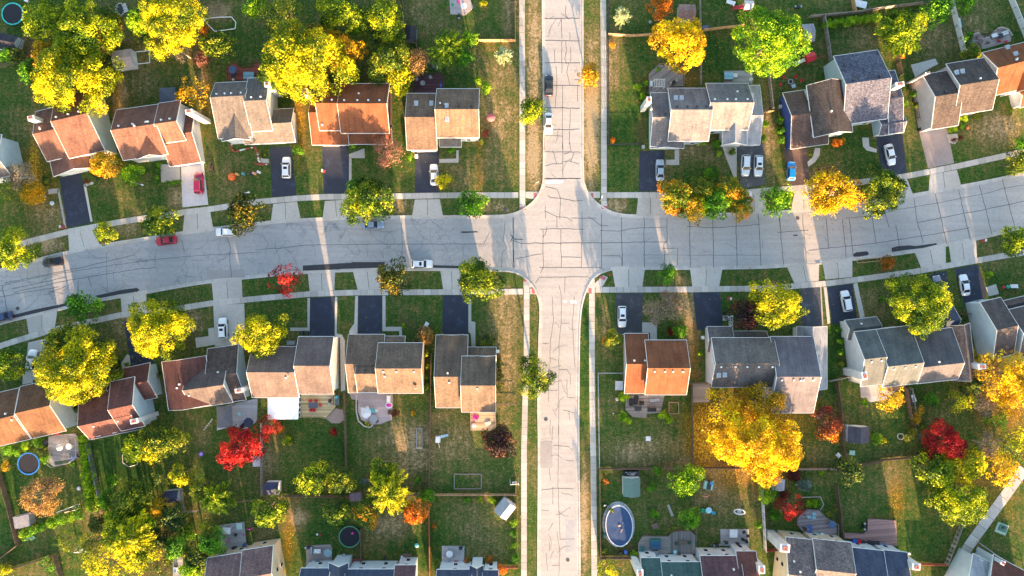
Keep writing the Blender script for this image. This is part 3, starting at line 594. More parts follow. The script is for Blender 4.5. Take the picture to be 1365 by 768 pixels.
class Wing: pass
def roof_z(w, X, Y):
    a = X * w.ex[0] + Y * w.ex[1]; b = X * w.ey[0] + Y * w.ey[1]
    if w.ax == 'v': a, b = b, a
    if not (w.a0 <= a <= w.a1 and w.b0 <= b <= w.b1): return None
    return w.ze + (w.zr - w.ze) * ((b - w.b0) / (w.br - w.b0) if b < w.br else (w.b1 - b) / (w.b1 - w.br))
def house(ref, label, t, O, ang, wings, wall, roof, extras=(), win=True, gwin=False):
    a = math.radians(ang); exi = (math.cos(a), math.sin(a)); eyi = (-math.sin(a), math.cos(a))
    exw = (exi[0], -exi[1]); eyw = (eyi[0], -eyi[1])
    ws = []
    for d in wings:
        u0, v0, u1, v1, r, ze, zr = d[:7]; o = d[7] if len(d) > 7 else {}
        w = Wing(); w.ax = o.get('ax', 'u'); w.ze = ze; w.zr = zr; w.ex = exw; w.ey = eyw; w.o = o
        def loc(u, v, z):
            p = wp(px(t, O[0] + u * exi[0] + v * eyi[0], O[1] + u * exi[1] + v * eyi[1]), z)
            return p[0] * exw[0] + p[1] * exw[1], p[0] * eyw[0] + p[1] * eyw[1]
        A0, B0 = loc(u0, v0, ze); A1, B1 = loc(u1, v1, ze)
        if w.ax == 'u': br = loc((u0 + u1) / 2, r, zr)[1]
        else: br = loc(r, (v0 + v1) / 2, zr)[0]; A0, B0, A1, B1 = B0, A0, B1, A1
        w.a0, w.a1, w.b0, w.b1 = A0, A1, B0, B1
        w.br = min(max(br, B0 + .18 * (B1 - B0)), B1 - .18 * (B1 - B0)); ws.append(w)
    cx = sum((w.a0 + w.a1) / 2 if w.ax == 'u' else (w.b0 + w.b1) / 2 for w in ws) / len(ws)
    cy = sum((w.b0 + w.b1) / 2 if w.ax == 'u' else (w.a0 + w.a1) / 2 for w in ws) / len(ws)
    C = (cx * exw[0] + cy * eyw[0], cx * exw[1] + cy * eyw[1])
    LAND.append((ref, (C[0] / S + 682.5, 384 - C[1] / S)))
    H = thing('house', label, 'house', (C[0], C[1], 0)); 
    def place(ab, w):
        A, B = ab if w.ax == 'u' else (ab[1], ab[0])
        return (A * exw[0] + B * eyw[0] - C[0], A * exw[1] + B * eyw[1] - C[1])
    yaw = math.atan2(exw[1], exw[0])
    for w in ws:
        o = w.o; ins = min(.42, (w.a1 - w.a0) * .1); th = .2
        a0, a1, b0, b1, br, ze, zr = w.a0, w.a1, w.b0, w.b1, w.br, w.ze, w.zr
        s0 = (zr - ze) / (br - b0); s1 = (zr - ze) / (b1 - br)
        flip = (w.ax == 'v')
        def P(A, B, z): x, y = place((A, B), w); return (x, y, z)
        mb = MB()
        def q(pts, tint=0): mb.quad(pts, tint)
        top = [P(a0, b0, ze), P(a1, b0, ze), P(a1, br, zr), P(a0, br, zr), P(a1, b1, ze), P(a0, b1, ze)]
        bot = [(p[0], p[1], p[2] - th) for p in top]
        q([top[0], top[1], top[2], top[3]]); q([top[3], top[2], top[4], top[5]])
        q([bot[3], bot[2], bot[1], bot[0]]); q([bot[5], bot[4], bot[2], bot[3]])
        for i, j in ((0, 1), (1, 2), (2, 4), (4, 5), (5, 3), (3, 0)): q([top[i], bot[i], bot[j], top[j]])
        rm = o.get('roof', roof); rf = mb.build('roof', rm, H)
        # ridge cap
        mb = MB(); 
        mb.quad([P(a0 + .01, br - .17, zr - .17 * s0 + .035), P(a1 - .01, br - .17, zr - .17 * s0 + .035), P(a1 - .01, br, zr + .04), P(a0 + .01, br, zr + .04)])
        mb.quad([P(a0 + .01, br, zr + .04), P(a1 - .01, br, zr + .04), P(a1 - .01, br + .17, zr - .17 * s1 + .035), P(a0 + .01, br + .17, zr - .17 * s1 + .035)])
        mb.build('ridge_cap', rm, rf)
        # white fascia, gutters and rake boards
        mb = MB(); g = .08
        for B, sg in ((b0, -1), (b1, 1)):
            pts = [P(a0 - .02, B, 0), P(a1 + .02, B, 0), P(a1 + .02, B + sg * g, 0), P(a0 - .02, B + sg * g, 0)]
            mb.prism([p[:2] for p in pts], ze - .2, ze + .012, 0, 0, True)
        for A, sg in ((a0, -1), (a1, 1)):
            for (Ba, za, Bb, zb) in ((b0, ze, br, zr), (br, zr, b1, ze)):
                p = [P(A, Ba, za + .03), P(A + sg * .06, Ba, za + .03), P(A + sg * .06, Bb, zb + .03), P(A, Bb, zb + .03)]
                b_ = [(k[0], k[1], k[2] - .27) for k in p]
                mb.quad(p); mb.quad(b_[::-1])
                for i in range(4): mb.quad([p[i], b_[i], b_[(i + 1) % 4], p[(i + 1) % 4]])
        mb.build('roof_edge', WHITE if not o.get('dark') else plain('dark_trim', (.2, .17, .16)), rf)
        # walls: a gabled shell
        mb = MB(); A0, A1, B0, B1 = a0 + ins, a1 - ins, b0 + ins, b1 - ins
        zb0 = ze + ins * s0 - th - .01; zb1 = ze + ins * s1 - th - .01; zt = zr - th - .01
        e0 = [P(A0, B0, 0), P(A0, B0, zb0), P(A0, br, zt), P(A0, B1, zb1), P(A0, B1, 0)]
        e1 = [P(A1, B0, 0), P(A1, B0, zb0), P(A1, br, zt), P(A1, B1, zb1), P(A1, B1, 0)]
        q2 = mb.quad
        q2(e0); q2(e1[::-1])
        for i in range(4): q2([e0[i], e1[i], e1[i + 1], e0[i + 1]])
        wl = mb.build('wall', o.get('wall', wall), H)
        def inside(A, B):
            x, y = P(A, B, 0)[:2]; X, Y = x + C[0], y + C[1]
            for k in ws:
                if k is w: continue
                a_ = X * exw[0] + Y * exw[1]; b_ = X * eyw[0] + Y * eyw[1]
                if k.ax == 'v': a_, b_ = b_, a_
                if k.a0 - .3 < a_ < k.a1 + .3 and k.b0 - .3 < b_ < k.b1 + .3: return True
            return False
        if win:
            floors = [1.0] + ([3.7] if ze > 4.5 else [])
            sides = [('a', B0, -1), ('a', B1, 1), ('b', A0, -1), ('b', A1, 1)]
            for kind, c, sg in sides:
                lo, hi = (A0, A1) if kind == 'a' else (B0, B1)
                n = max(1, int((hi - lo) / 3.4)) if kind == 'a' else o.get('gw', 1 if gwin else 0)
                for fz in floors:
                    for k in range(n):
                        m = lo + (hi - lo) * (k + .5) / n
                        A, B = (m, c) if kind == 'a' else (c, m)
                        if inside(A, B): continue
                        if o.get('gar') == (kind, sg) and fz < 2: continue
                        x, y, _ = P(A, B, 0)
                        horiz = (kind == 'a') != flip
                        wo = link('window', WINF, H, (x, y, fz), yaw + (0 if horiz else PI / 2))
                        link('pane', WINP, wo)
                if o.get('gar') == (kind, sg):
                    A, B = ((lo + hi) / 2, c) if kind == 'a' else (c, (lo + hi) / 2); x, y, _ = P(A, B, 0)
                    link('garage_door', GDM, H, (x, y, .02), yaw + (0 if (kind == 'a') != flip else PI / 2))
        nv = o.get('vents', 3 if (w.ax == 'u' and a1 - a0 > 6) else 0)
        for k in range(nv):
            A = a0 + (a1 - a0) * (k + .6 + random.uniform(-.15, .15)) / (nv + .2)
            B = br + o.get('vs', -1) * .75; z = zr - .75 * (s0 if o.get('vs', -1) < 0 else s1)
            x, y, _ = P(A, B, 0)
            link('roof_vent', VENTB if o.get('vb') else VENTW, rf, (x, y, z + .05), yaw)
    def surf(t_, x, y):
        best = None
        for _ in range(4):
            z = best if best is not None else 6
            X, Y = tw(t_, x, y, z); zs = [q for q in (roof_z(w, X, Y) for w in ws) if q is not None]
            if not zs: return tw(t_, x, y, 6), 6
            best = max(zs)
        return tw(t_, x, y, best), best
    for e in extras:
        if e[0] == 'sky':
            (X, Y), z = surf(e[1], e[2], e[3]); s = link('skylight', SKFM, H, (X - C[0], Y - C[1], z + .12), yaw); link('glazing', SKGM, s)
        elif e[0] == 'pipe':
            (X, Y), z = surf(e[1], e[2], e[3]); link('roof_vent', VENTW, H, (X - C[0], Y - C[1], z + .1), yaw)
        elif e[0] == 'chim':      # tile, x, y, sx, sy, height, brick top
            _, t_, x, y, sx, sy, h, bt = e; X, Y = tw(t_, x, y, h); mb = MB()
            mb.box(0, 0, 0, sx, sy, h); c = mb.build('chimney', o_wall(wall) if bt != 'wall' else wall, H); c.location = (X - C[0], Y - C[1], 0); c.rotation_euler[2] = yaw
            mb = MB(); mb.box(0, 0, h, sx + .12, sy + .12, h + .1); mb.build('chimney_cap', WHITE, c)
            mb = MB(); mb.box(0, 0, h + .1, sx * .55, sy * .6, h + .45); mb.build('brick_flue', brickm('brick', (.45, .1, .07)), c)
            mb = MB(); mb.cyl(0, 0, h + .45, .14, .6, .14, 10); mb.build('flue_pipe', WHITE, c)
        elif e[0] == 'dish':
            (X, Y), z = surf(e[1], e[2], e[3]); mb = MB(); mb.tube((0, 0, 0), (0, 0, .5), .04, .04); mb.ball(0, -.05, .65, .4, .1, .32, 14, 6)
            c = mb.build('satellite_dish', METAL, H); c.location = (X - C[0], Y - C[1], z)
    return H
def o_wall(w): return siding('chimney_white', (.72, .73, .72))

def wsid(n, c): return siding(n, c)
SW_ = wsid('white', (.68, .70, .72)); SC = wsid('cream', (.66, .58, .42)); ST = wsid('tan', (.50, .40, .28)); SB = wsid('blue', (.05, .09, .32)); SBR = wsid('brown', (.16, .09, .08)); SP = wsid('pinkish', (.66, .56, .53)); SG = wsid('pale_green', (.60, .66, .58)); SLB = wsid('pale_blue', (.55, .66, .72))
R_SAL = shingle('salmon', (.178, .095, .072)); R_ORA = shingle('orange', (.21, .082, .042), .2); R_GRY = shingle('grey', (.16, .142, .13)); R_TAN = shingle('tan', (.18, .125, .09)); R_TAN2 = shingle('charcoal_tan', (.105, .088, .085), .3)
R_BRN = shingle('brown', (.125, .058, .05)); R_MAR = shingle('maroon', (.135, .064, .056)); R_BLU = shingle('slate_blue', (.060, .078, .12), .25); R_BLK = shingle('black', (.05, .05, .06)); R_SPK = shingle('mottled_blue', (.12, .125, .165), .75); R_DKG = shingle('dark_brown', (.10, .082, .075), .5)
R_PAL = shingle('pale_blue_grey', (.31, .33, .36), .15); R_GRN = shingle('green', (.06, .115, .11), .3); R_TEA = shingle('teal_grey', (.115, .128, .128), .25); R_PNK = shingle('pink_brown', (.19, .125, .12), .5); R_MAU = shingle('mauve', (.115, .068, .075), .3); R_SLB = shingle('slate', (.18, .175, .18), .3); R_TAU = shingle('taupe', (.18, .155, .15), .6)

house('the half-seen white house at left edge', 'half-seen house with pale blue-white gable wall cut off by the left edge', 0, (0, 680), -13, [(-330, 10, 5, 225, 120, 5.4, 8.4)], SLB, R_GRY)
house('the salmon-roofed house under yellow trees', 'salmon and purple roofed house with white gables under the big yellow trees', 0, (190, 570), -13,
      [(-8, 0, 125, 262, 109, 4.2, 6.8, dict(vents=2)), (106, -50, 292, 272, 67, 5.6, 9.0, dict(vents=3)), (6, 215, 215, 345, 118, 2.9, 5.2, dict(ax='v', r=0, vents=0, gar=('b', 1)))],
      SG, R_SAL, [('chim', 0, 160, 605, 1.3, .9, 8.2, 1), ('pipe', 0, 330, 560), ('pipe', 0, 208, 655)])
house('the salmon-roofed house with burgundy SUV', 'salmon-roofed house with white chimney above the driveway of the burgundy SUV', 0, (600, 565), -8,
      [(-5, -2, 225, 258, 96, 5.4, 8.6, dict(vents=3)), (215, -6, 328, 200, 96, 5.4, 8.75, dict(vents=2)), (225, 70, 388, 322, 163, 3.0, 5.6, dict(vents=1, gar=('a', 1))), (60, 100, 200, 262, 130, 5.3, 7.6, dict(ax='v', vents=0))],
      SW_, R_SAL, [('chim', 0, 968, 572, 1.4, .9, 8.6, 1), ('pipe', 0, 760, 625), ('pipe', 0, 690, 645)])
house('the grey house with red deck', 'grey-roofed white house with dark red deck behind and Halloween lawn figures in front', 1, (-200, 425), -3,
      [(-3, 0, 172, 285, 72, 5.2, 8.2, dict(vents=4)), (165, -15, 277, 258, 100, 5.4, 8.4, dict(vents=2)), (130, 150, 390, 322, 222, 2.9, 5.2, dict(vents=1, gar=('a', 1))), (15, 150, 160, 300, 85, 5.0, 7.0, dict(ax='v', vents=0))],
      SW_, R_GRY, [('chim', 1, 62, 432, 1.1, .9, 8, 1)])
house('the bright orange-roofed house', 'bright orange and maroon roofed house beside the large yellow tree', 1, (0, 0), 0,
      [(440, 428, 688, 682, 530, 5.6, 8.8, dict(vents=4)), (330, 430, 442, 668, 528, 5.6, 8.7, dict(vents=2)), (292, 475, 480, 742, 575, 3.0, 5.6, dict(vents=1, gar=('a', 1))), (430, 640, 702, 738, 655, 2.9, 4.0, dict(vents=0))],
      SBR, R_ORA, [('chim', 1, 257, 470, .9, 1.4, 7.5, 1), ('pipe', 1, 532, 480), ('pipe', 1, 345, 640)])
house('the tan-roofed house with four skylights', 'tan-roofed house with four skylights left of the crossing', 1, (0, 0), 0,
      [(930, 455, 1148, 705, 560, 5.6, 8.8, dict(vents=3, vb=1)), (778, 478, 932, 768, 600, 4.2, 6.8, dict(vents=2, vb=1, gar=('a', 1))), (945, 690, 1056, 752, 712, 2.8, 3.6, dict(vents=0, roof=R_GRY))],
      SW_, R_TAN, [('sky', 1, 825, 530), ('sky', 1, 903, 530), ('sky', 1, 980, 543), ('sky', 1, 983, 610), ('pipe', 1, 948, 530)])
house('the brick-chimneyed house above the crossing', 'grey and white roofed house with red brick chimney top, right of the north street', 2, (0, 0), 0,
      [(718, 475, 815, 750, 600, 3.6, 6.0, dict(vents=2, vb=1)), (808, 452, 1015, 722, 562, 5.6, 8.8, dict(vents=4, vb=1)), (1002, 427, 1218, 665, 525, 5.6, 9.1, dict(vents=4)), (1200, 437, 1278, 742, 590, 3.2, 5.2, dict(vents=0, roof=R_PAL)),
       (1090, 560, 1212, 742, 1152, 4.2, 6.6, dict(ax='v', vents=0, roof=R_PAL)), (718, 600, 890, 760, 800, 2.9, 4.6, dict(ax='v', vents=0, gar=('b', 1)))],
      SW_, R_SLB, [('chim', 2, 711, 512, .9, 1.3, 7.2, 1), ('sky', 2, 848, 503), ('sky', 2, 877, 503), ('sky', 2, 1235, 490), ('sky', 2, 1235, 520), ('pipe', 2, 722, 560), ('pipe', 2, 1162, 470)])
house('the blue-walled house', 'house with deep blue side wall and mottled blue-grey roof above the bright blue car', 3, (370, 290), -8,
      [(0, -2, 228, 352, 148, 5.8, 9.2, dict(roof=R_SPK, vents=3, vb=1)), (225, 112, 300, 432, 255, 4.0, 5.6, dict(roof=R_SPK, vents=2, vb=1)), (172, 320, 300, 434, 380, 2.9, 4.6, dict(roof=R_SPK, vents=0, gar=('a', 1))),
       (-158, 127, 43, 395, -27, 5.8, 8.6, dict(ax='v', roof=R_DKG, vents=1)), (-284, 148, -90, 438, 270, 3.2, 6.0, dict(roof=shingle('rust_brown', (.14, .095, .08), .4), wall=SB, vents=0, gar=('a', 1)))],
      SLB, R_SPK, [('chim', 3, 708, 432, 1.7, .9, 8.2, 1)])
house('the pink-walled house with black roof', 'house with pinkish-white gable walls and black-topped roofs beside the gravel driveway', 3, (805, 385), -9,
      [(20, 0, 160, 285, 122, 5.0, 8.0, dict(vents=1, vb=1)), (148, -35, 345, 232, 84, 5.8, 9.0, dict(vents=1))],
      SP, R_DKG, [('sky', 3, 998, 373), ('sky', 3, 1027, 367), ('chim', 3, 850, 375, .9, .4, 7, 'wall')])
house('the orange-roofed house at right edge', 'orange-roofed house cut off by the right edge with curved stone patio behind', 3, (1130, 270), -14,
      [(0, 0, 420, 228, 95, 5.4, 8.6, dict(vents=2)), (120, 225, 420, 320, 262, 2.8, 4.2, dict(vents=0)), (120, 60, 215, 240, 166, 5.2, 7.4, dict(ax='v', vents=0))],
      SW_, R_ORA, [('sky', 3, 1258, 245), ('sky', 3, 1300, 278), ('pipe', 3, 1305, 303)])
house('the tan-roofed house at left edge', 'tan and maroon roofed house cut off by the left edge below the street', 8, (105, 525), -13,
      [(-300, 0, -8, 268, 132, 5.6, 8.8), (0, -5, 178, 268, 123, 5.6, 8.8, dict(vents=0))], SW_, shingle('amber', (.16, .085, .05)), [('pipe', 8, 65, 690)])
house('the maroon-roofed house', 'maroon-roofed house with white gable wall and white chimney beside the golden tree', 8, (460, 500), -12,
      [(-60, 22, 212, 286, 206, 4.6, 7.6, dict(vents=2, vs=1)), (105, 18, 230, 275, 156, 5.8, 8.8, dict(vents=0)), (110, -36, 322, 146, 52, 3.2, 5.6, dict(vents=0))],
      SLB, R_MAR, [('chim', 8, 688, 697, 1.6, .9, 8.2, 1)])
house('the brown-roofed house', 'brown-roofed house with orange-lit dormer slope and grey patio pergola', 8, (835, 405), -8,
      [(-5, -12, 222, 238, 68, 4.8, 7.8, dict(ax='v', vents=1)), (120, 42, 326, 244, 148, 4.8, 8.2, dict(roof=R_TAN2, vents=0)), (236, -46, 395, 240, 98, 3.4, 6.4, dict(roof=R_DKG, vents=1))],
      SLB, R_BRN, [('chim', 8, 1225, 540, 1.7, .8, 8.0, 1), ('pipe', 8, 970, 565), ('pipe', 8, 920, 508)])
house('the house with white sunroom', 'slate and pinkish roofed house with flat white sunroom and tan deck with red chairs', 9, (0, 0), 0,
      [(-14, 315, 225, 576, 447, 5.6, 8.8, dict(vents=0)), (222, 264, 402, 558, 414, 5.8, 9.0, dict(vents=0))], SW_, shingle('slate_pink', (.15, .118, .108), .25), [('dish', 9, 172, 462), ('pipe', 9, 160, 475)])
house('the house with curved patio', 'grey and tan roofed house with curved pink patio behind it', 9, (0, 0), 0,
      [(478, 253, 664, 552, 405, 3.4, 6.2, dict(vents=0, gar=('a', -1))), (525, 352, 634, 550, 455, 4.4, 6.9, dict(vents=1, vb=1)), (630, 296, 860, 554, 428, 5.8, 8.8, dict(vents=3, vs=1)), (655, 262, 770, 320, 290, 2.9, 4.1, dict(vents=0))],
      ST, shingle('grey_tan', (.165, .122, .092)), [('pipe', 9, 665, 468), ('dish', 9, 823, 525)])
house('the grey-roofed house with small deck', 'grey and tan roofed house with cross gables and small pale deck by south street', 9, (0, 0), 0,
      [(926, 256, 1090, 628, 470, 3.6, 7.0, dict(vents=1, gar=('a', -1))), (1058, 364, 1232, 650, 515, 5.6, 8.6, dict(vents=1, vs=1)), (1085, 318, 1234, 395, 360, 2.9, 4.4, dict(vents=0)), (950, 254, 1066, 400, 1008, 3.6, 5.7, dict(ax='v', vents=0)), (1130, 362, 1230, 480, 1180, 5.6, 7.6, dict(ax='v', vents=0))],
      ST, shingle('grey_tan2', (.158, .118, .088)), [('pipe', 9, 995, 500)])
house('the small orange-roofed house', 'small orange and maroon roofed house with grey deck, right of the south street', 10, (0, 0), 0,
      [(585, 248, 706, 556, 405, 3.6, 6.4, dict(vents=2, gar=('a', -1))), (690, 282, 902, 562, 426, 5.6, 8.8, dict(vents=4, vs=1))], SP, R_ORA, [('pipe', 10, 885, 445)])
house('the big grey house behind the golden tree', 'big grey and pink-brown roofed house in front of the huge golden tree', 10, (0, 0), 0,
      [(1008, 213, 1136, 345, 280, 3.0, 4.6, dict(vents=0)), (1030, 270, 1350, 523, 402, 5.8, 8.8, dict(vents=5, vs=1)), (1034, 352, 1138, 518, 430, 5.2, 7.6, dict(vents=0)), (1132, 236, 1312, 290, 262, 2.8, 3.8, dict(vents=0)),
       (1332, 264, 1552, 655, 470, 5.8, 9.4, dict(roof=R_BLU if 0 else shingle('slate_tan', (.16, .15, .165), .2), vents=4, vs=1)), (1468, 212, 1622, 532, 1549, 3.2, 6.0, dict(ax='v', roof=R_PAL, vents=1))],
      SW_, R_GRY, [('sky', 10, 1067, 460), ('sky', 10, 1098, 458), ('sky', 11, 292, 420), ('sky', 11, 296, 487), ('pipe', 11, 198, 490)])
house('the teal-roofed house', 'teal-grey roofed white house with two brick-topped white chimneys', 11, (475, 240), -6.5,
      [(-42, -64, 122, 40, -18, 3.2, 5.0, dict(roof=R_TEA, vents=1)), (0, 0, 112, 282, 146, 5.8, 8.9, dict(roof=R_TEA, vents=2, vs=1)), (110, 0, 290, 298, 197, 5.6, 8.9, dict(roof=R_TEA, vents=3, vs=1)),
       (288, 35, 500, 300, 221, 5.4, 8.2, dict(roof=shingle('slate_grey', (.115, .11, .118), .25), vents=1)), (470, 22, 592, 304, 562, 3.6, 6.4, dict(ax='v', roof=R_TAU, vents=0)), (420, -70, 520, 60, 0, 3.0, 5.0, dict(roof=R_BLU, vents=0))],
      SC if 0 else SW_, R_TEA, [('chim', 11, 527, 465, 1.0, 1.6, 8.2, 1), ('chim', 11, 1128, 418, 1.6, 1.0, 7.5, 1), ('pipe', 11, 640, 435)])
house('the grey house at right edge', 'brown-grey roofed white house cut off by the right edge below the street', 11, (1110, 90), -13,
      [(10, 0, 118, 298, 160, 5.6, 8.8, dict(vents=0)), (137, 70, 400, 322, 206, 5.6, 8.8, dict(vents=0)), (118, 20, 400, 90, 50, 2.9, 4.2, dict(vents=0))], SLB, R_TAN2, [])
house('the pink-brown house at bottom left', 'pink-brown roofed cream house cut off by the bottom edge behind the grey patio', 13, (92, 612), -9,
      [(-160, 0, 0, 270, 140, 5.6, 8.8, dict(vents=0)), (-342, 10, -150, 270, 140, 5.4, 8.5, dict(vents=0))], SC, R_PNK, [], gwin=True)
house('the blue-roofed house at bottom edge', 'slate-blue roofed house cut off by the bottom edge below the pink-toy trampoline', 13, (0, 0), 0,
      [(235, 728, 385, 980, 850, 5.2, 8.2), (378, 700, 478, 940, 428, 5.4, 7.6, dict(ax='v', vents=0)), (465, 733, 722, 1000, 860, 5.6, 8.8), (716, 712, 825, 1000, 850, 5.4, 8.5, dict(roof=R_MAU))], SLB, R_BLU, [])
house('the small blue roof at bottom edge', 'slate-blue roofed house cut off by the bottom edge next to the light gabled shed', 13, (0, 0), 0,
      [(930, 735, 1110, 980, 850, 5.4, 8.4), (1098, 712, 1170, 900, 1134, 5.4, 7.2, dict(ax='v', vents=0)), (1165, 738, 1245, 980, 850, 5.4, 8.2)], SLB, R_BLU, [])
house('the green and maroon roofed house', 'white house with green and maroon roofs cut off by the bottom edge', 14, (0, 0), 0,
      [(668, 675, 768, 960, 800, 5.4, 8.2, dict(roof=R_GRN)), (764, 696, 977, 1000, 850, 5.7, 8.9, dict(roof=R_GRN, vents=0)), (972, 664, 1178, 1000, 830, 5.7, 8.9, dict(roof=R_MAU)), (1156, 641, 1258, 940, 790, 5.4, 8.0, dict(roof=R_MAR, vents=0))],
      SW_, R_GRN, [('chim', 14, 665, 755, 1.2, 1.6, 8.4, 1), ('chim', 14, 1288, 735, 1.2, 1.6, 8.4, 1), ('pipe', 14, 1143, 732), ('pipe', 14, 825, 765)])
house('the cream-walled house', 'cream-walled house with taupe and blue roofs cut off by the bottom edge', 15, (125, 568), 6,
      [(0, 0, 140, 300, 190, 5.6, 8.8, dict(roof=R_TAU, vents=1)), (138, -6, 336, 300, 150, 5.8, 8.9, dict(roof=R_TAU, vents=0)), (334, 18, 506, 320, 190, 5.6, 8.8, dict(roof=R_BLU, wall=SLB, vents=0)), (504, 14, 626, 320, 190, 5.4, 8.4, dict(roof=R_BLU, wall=SLB, vents=1))],
      SC, R_TAU, [('chim', 15, 120, 625, 1.9, 1.6, 8.6, 1), ('chim', 15, 792, 720, 1.6, 1.3, 8.0, 1), ('pipe', 15, 165, 690)], gwin=True)
house('the tilted house in bottom right corner', 'white-walled brown-roofed house set at an angle in the bottom right corner', 15, (1112, 622), 28,
      [(-10, 40, 90, 330, 190, 4.8, 7.4, dict(roof=R_PAL, vents=0)), (85, -5, 330, 330, 160, 5.2, 8.2, dict(vents=1))], SLB, R_BRN, [('chim', 15, 1235, 700, .8, .8, 7.5, 'wall')])

# ------------------------------------------------------------------ sheds, decks, patios
def shed(t, x, y, w, d, ang, roofc, wallc, label, h=2.0, rh=.8, ax='u', name='shed'):
    X, Y = tw(t, x, y, h); H = thing(name, label, 'shed', (X, Y, 0), -math.radians(ang))
    w = w / 3.84 * S; d = d / 3.84 * S
    if ax == 'v': H.rotation_euler[2] += PI / 2; w, d = d, w
    mb = MB(); mb.quad([(-w / 2, -d / 2, h), (w / 2, -d / 2, h), (w / 2, 0, h + rh), (-w / 2, 0, h + rh)]); mb.quad([(-w / 2, 0, h + rh), (w / 2, 0, h + rh), (w / 2, d / 2, h), (-w / 2, d / 2, h)])
    mb.quad([(-w / 2, -d / 2, h - .08), (-w / 2, -d / 2, h), (-w / 2, 0, h + rh), (-w / 2, 0, h + rh - .08)]); mb.quad([(w / 2, -d / 2, h), (w / 2, -d / 2, h - .08), (w / 2, 0, h + rh - .08), (w / 2, 0, h + rh)])
    mb.quad([(-w / 2, -d / 2, h - .08), (w / 2, -d / 2, h - .08), (w / 2, -d / 2, h), (-w / 2, -d / 2, h)]); mb.quad([(w / 2, d / 2, h - .08), (-w / 2, d / 2, h - .08), (-w / 2, d / 2, h), (w / 2, d / 2, h)])
    mb.build('roof', roofc, H)
    e = .12; mb = MB(); A = w / 2 - e; B = d / 2 - e; zb = h + rh * e / (d / 2) - .06
    for s in (-1, 1): mb.quad([(s * A, -B, 0), (s * A, B, 0), (s * A, B, zb), (s * A, 0, h + rh - .06), (s * A, -B, zb)][::s])
    mb.quad([(-A, -B, 0), (A, -B, 0), (A, -B, zb), (-A, -B, zb)]); mb.quad([(A, B, 0), (-A, B, 0), (-A, B, zb), (A, B, zb)])
    mb.build('wall', wallc, H)
    mb = MB(); mb.box(A, 0, .05, .05, min(1.2, B * 1.4), 1.75); mb.build('door', wallc if wallc is not SW_ else WHITE, H)
    return H
shed(0, 30, 215, 115, 80, 12, R_BLK, SLB, 'dark-roofed shed with pale blue gable end under the teal trampoline')
shed(0, 630, 302, 100, 92, -8, shingle('pink_shed', (.62, .50, .47), .15), SW_, 'pale pink-roofed shed with white gable between the yellow trees')
shed(1, 797, 172, 58, 72, 3, R_BLK, plain('shed_grey', (.25, .26, .3)), 'small black-roofed storage shed behind the tan-roofed skylight house', ax='v')
shed(2, 905, 62, 85, 78, 2, shingle('pink_brown_shed', (.32, .2, .17), .3), plain('shed_tan', (.4, .35, .3)), 'pink-brown roofed shed right behind the golden maple')
shed(3, 240, 168, 60, 90, -4, shingle('grey_shed', (.3, .3, .33), .15), plain('shed_red', (.5, .04, .04)), 'light grey roofed shed with red wall beside the big bright green tree')
shed(12, 110, 488, 80, 60, -10, shingle('grey_shed2', (.33, .32, .34), .15), plain('shed_grey2', (.3, .3, .32)), 'grey storage shed on the left fence beside the bare tan tree', ax='v')
shed(12, 880, 362, 70, 60, -5, shingle('navy_shed', (.06, .07, .11), .2), SLB, 'navy-roofed shed among dark evergreens behind the maroon-roofed house')
shed(13, 86, 320, 72, 64, 0, shingle('navy_shed2', (.07, .08, .14), .2), WHITE, 'navy storage shed behind the house with the white sunroom', ax='u')
shed(13, 515, 365, 58, 40, -4, shingle('mauve_shed', (.25, .2, .26), .2), plain('shed_br', (.2, .12, .1)), 'tiny mauve garden shed between the orange and yellow trees', h=1.6, rh=.4)
shed(13, 1280, 425, 78, 84, 38, shingle('pale_shed', (.42, .43, .44), .12), SW_, 'light grey gabled shed set at an angle by the south street sidewalk', h=2.3, rh=1.1, ax='v')
shed(14, 622, 312, 86, 96, 0, plain('green_metal_roof', (.09, .17, .15), .5), plain('shed_pale', (.6, .62, .6)), 'green-roofed barn shed above the covered swimming pool', ax='v', h=2.2, rh=1.0)
shed(15, 497, 44, 108, 84, 2, shingle('dark_grey_shed', (.085, .085, .105), .25), SW_, 'dark grey roofed shed with white side wall in the yard of the teal-roofed house', ax='v', h=2.2, rh=1.0)
shed(15, 88, 300, 62, 56, 4, shingle('pale_blue_shed', (.35, .38, .44), .15), SW_, 'pale blue-grey roofed shed at the foot of the golden tree', ax='v')

def slab_thing(t, pts, h, mat, label, kind='deck', ang=0.0, w=.22, rail=None, gapless=False, steps=None):
    P_ = tws(t, pts, h); C = (sum(p[0] for p in P_) / len(P_), sum(p[1] for p in P_) / len(P_))
    Q = [(p[0] - C[0], p[1] - C[1]) for p in P_]; H = thing(kind, label, kind, (C[0], C[1], 0))
    mb = MB()
    if kind == 'deck':
        planks(mb, Q, h - .05, h, w, math.radians(ang)); mb.build('floor_boards', mat, H)
        mb = MB(); mb.prism(Q, 0.0, h - .055); mb.build('base', WOODB, H)
    else:
        planks(mb, Q, 0, h, w, math.radians(ang), .02, .6); mb.build('paving', mat, H)
    if rail:
        mbr = MB(); pts_ = []
        for i in range(len(Q)):
            if i in rail: pts_.append((Q[i], Q[(i + 1) % len(Q)]))
        for a, b in pts_:
            mbr.tube((*a, h + .95), (*b, h + .95), .05, .05, 4); n = max(1, int(math.dist(a, b) / .35))
            for k in range(n + 1):
                f = k / n; x, y = a[0] + (b[0] - a[0]) * f, a[1] + (b[1] - a[1]) * f
                mbr.tube((x, y, h), (x, y, h + .95), .018 if k % 5 else .05, .018 if k % 5 else .05, 4)
        mbr.build('railing', mat, H)
    return H
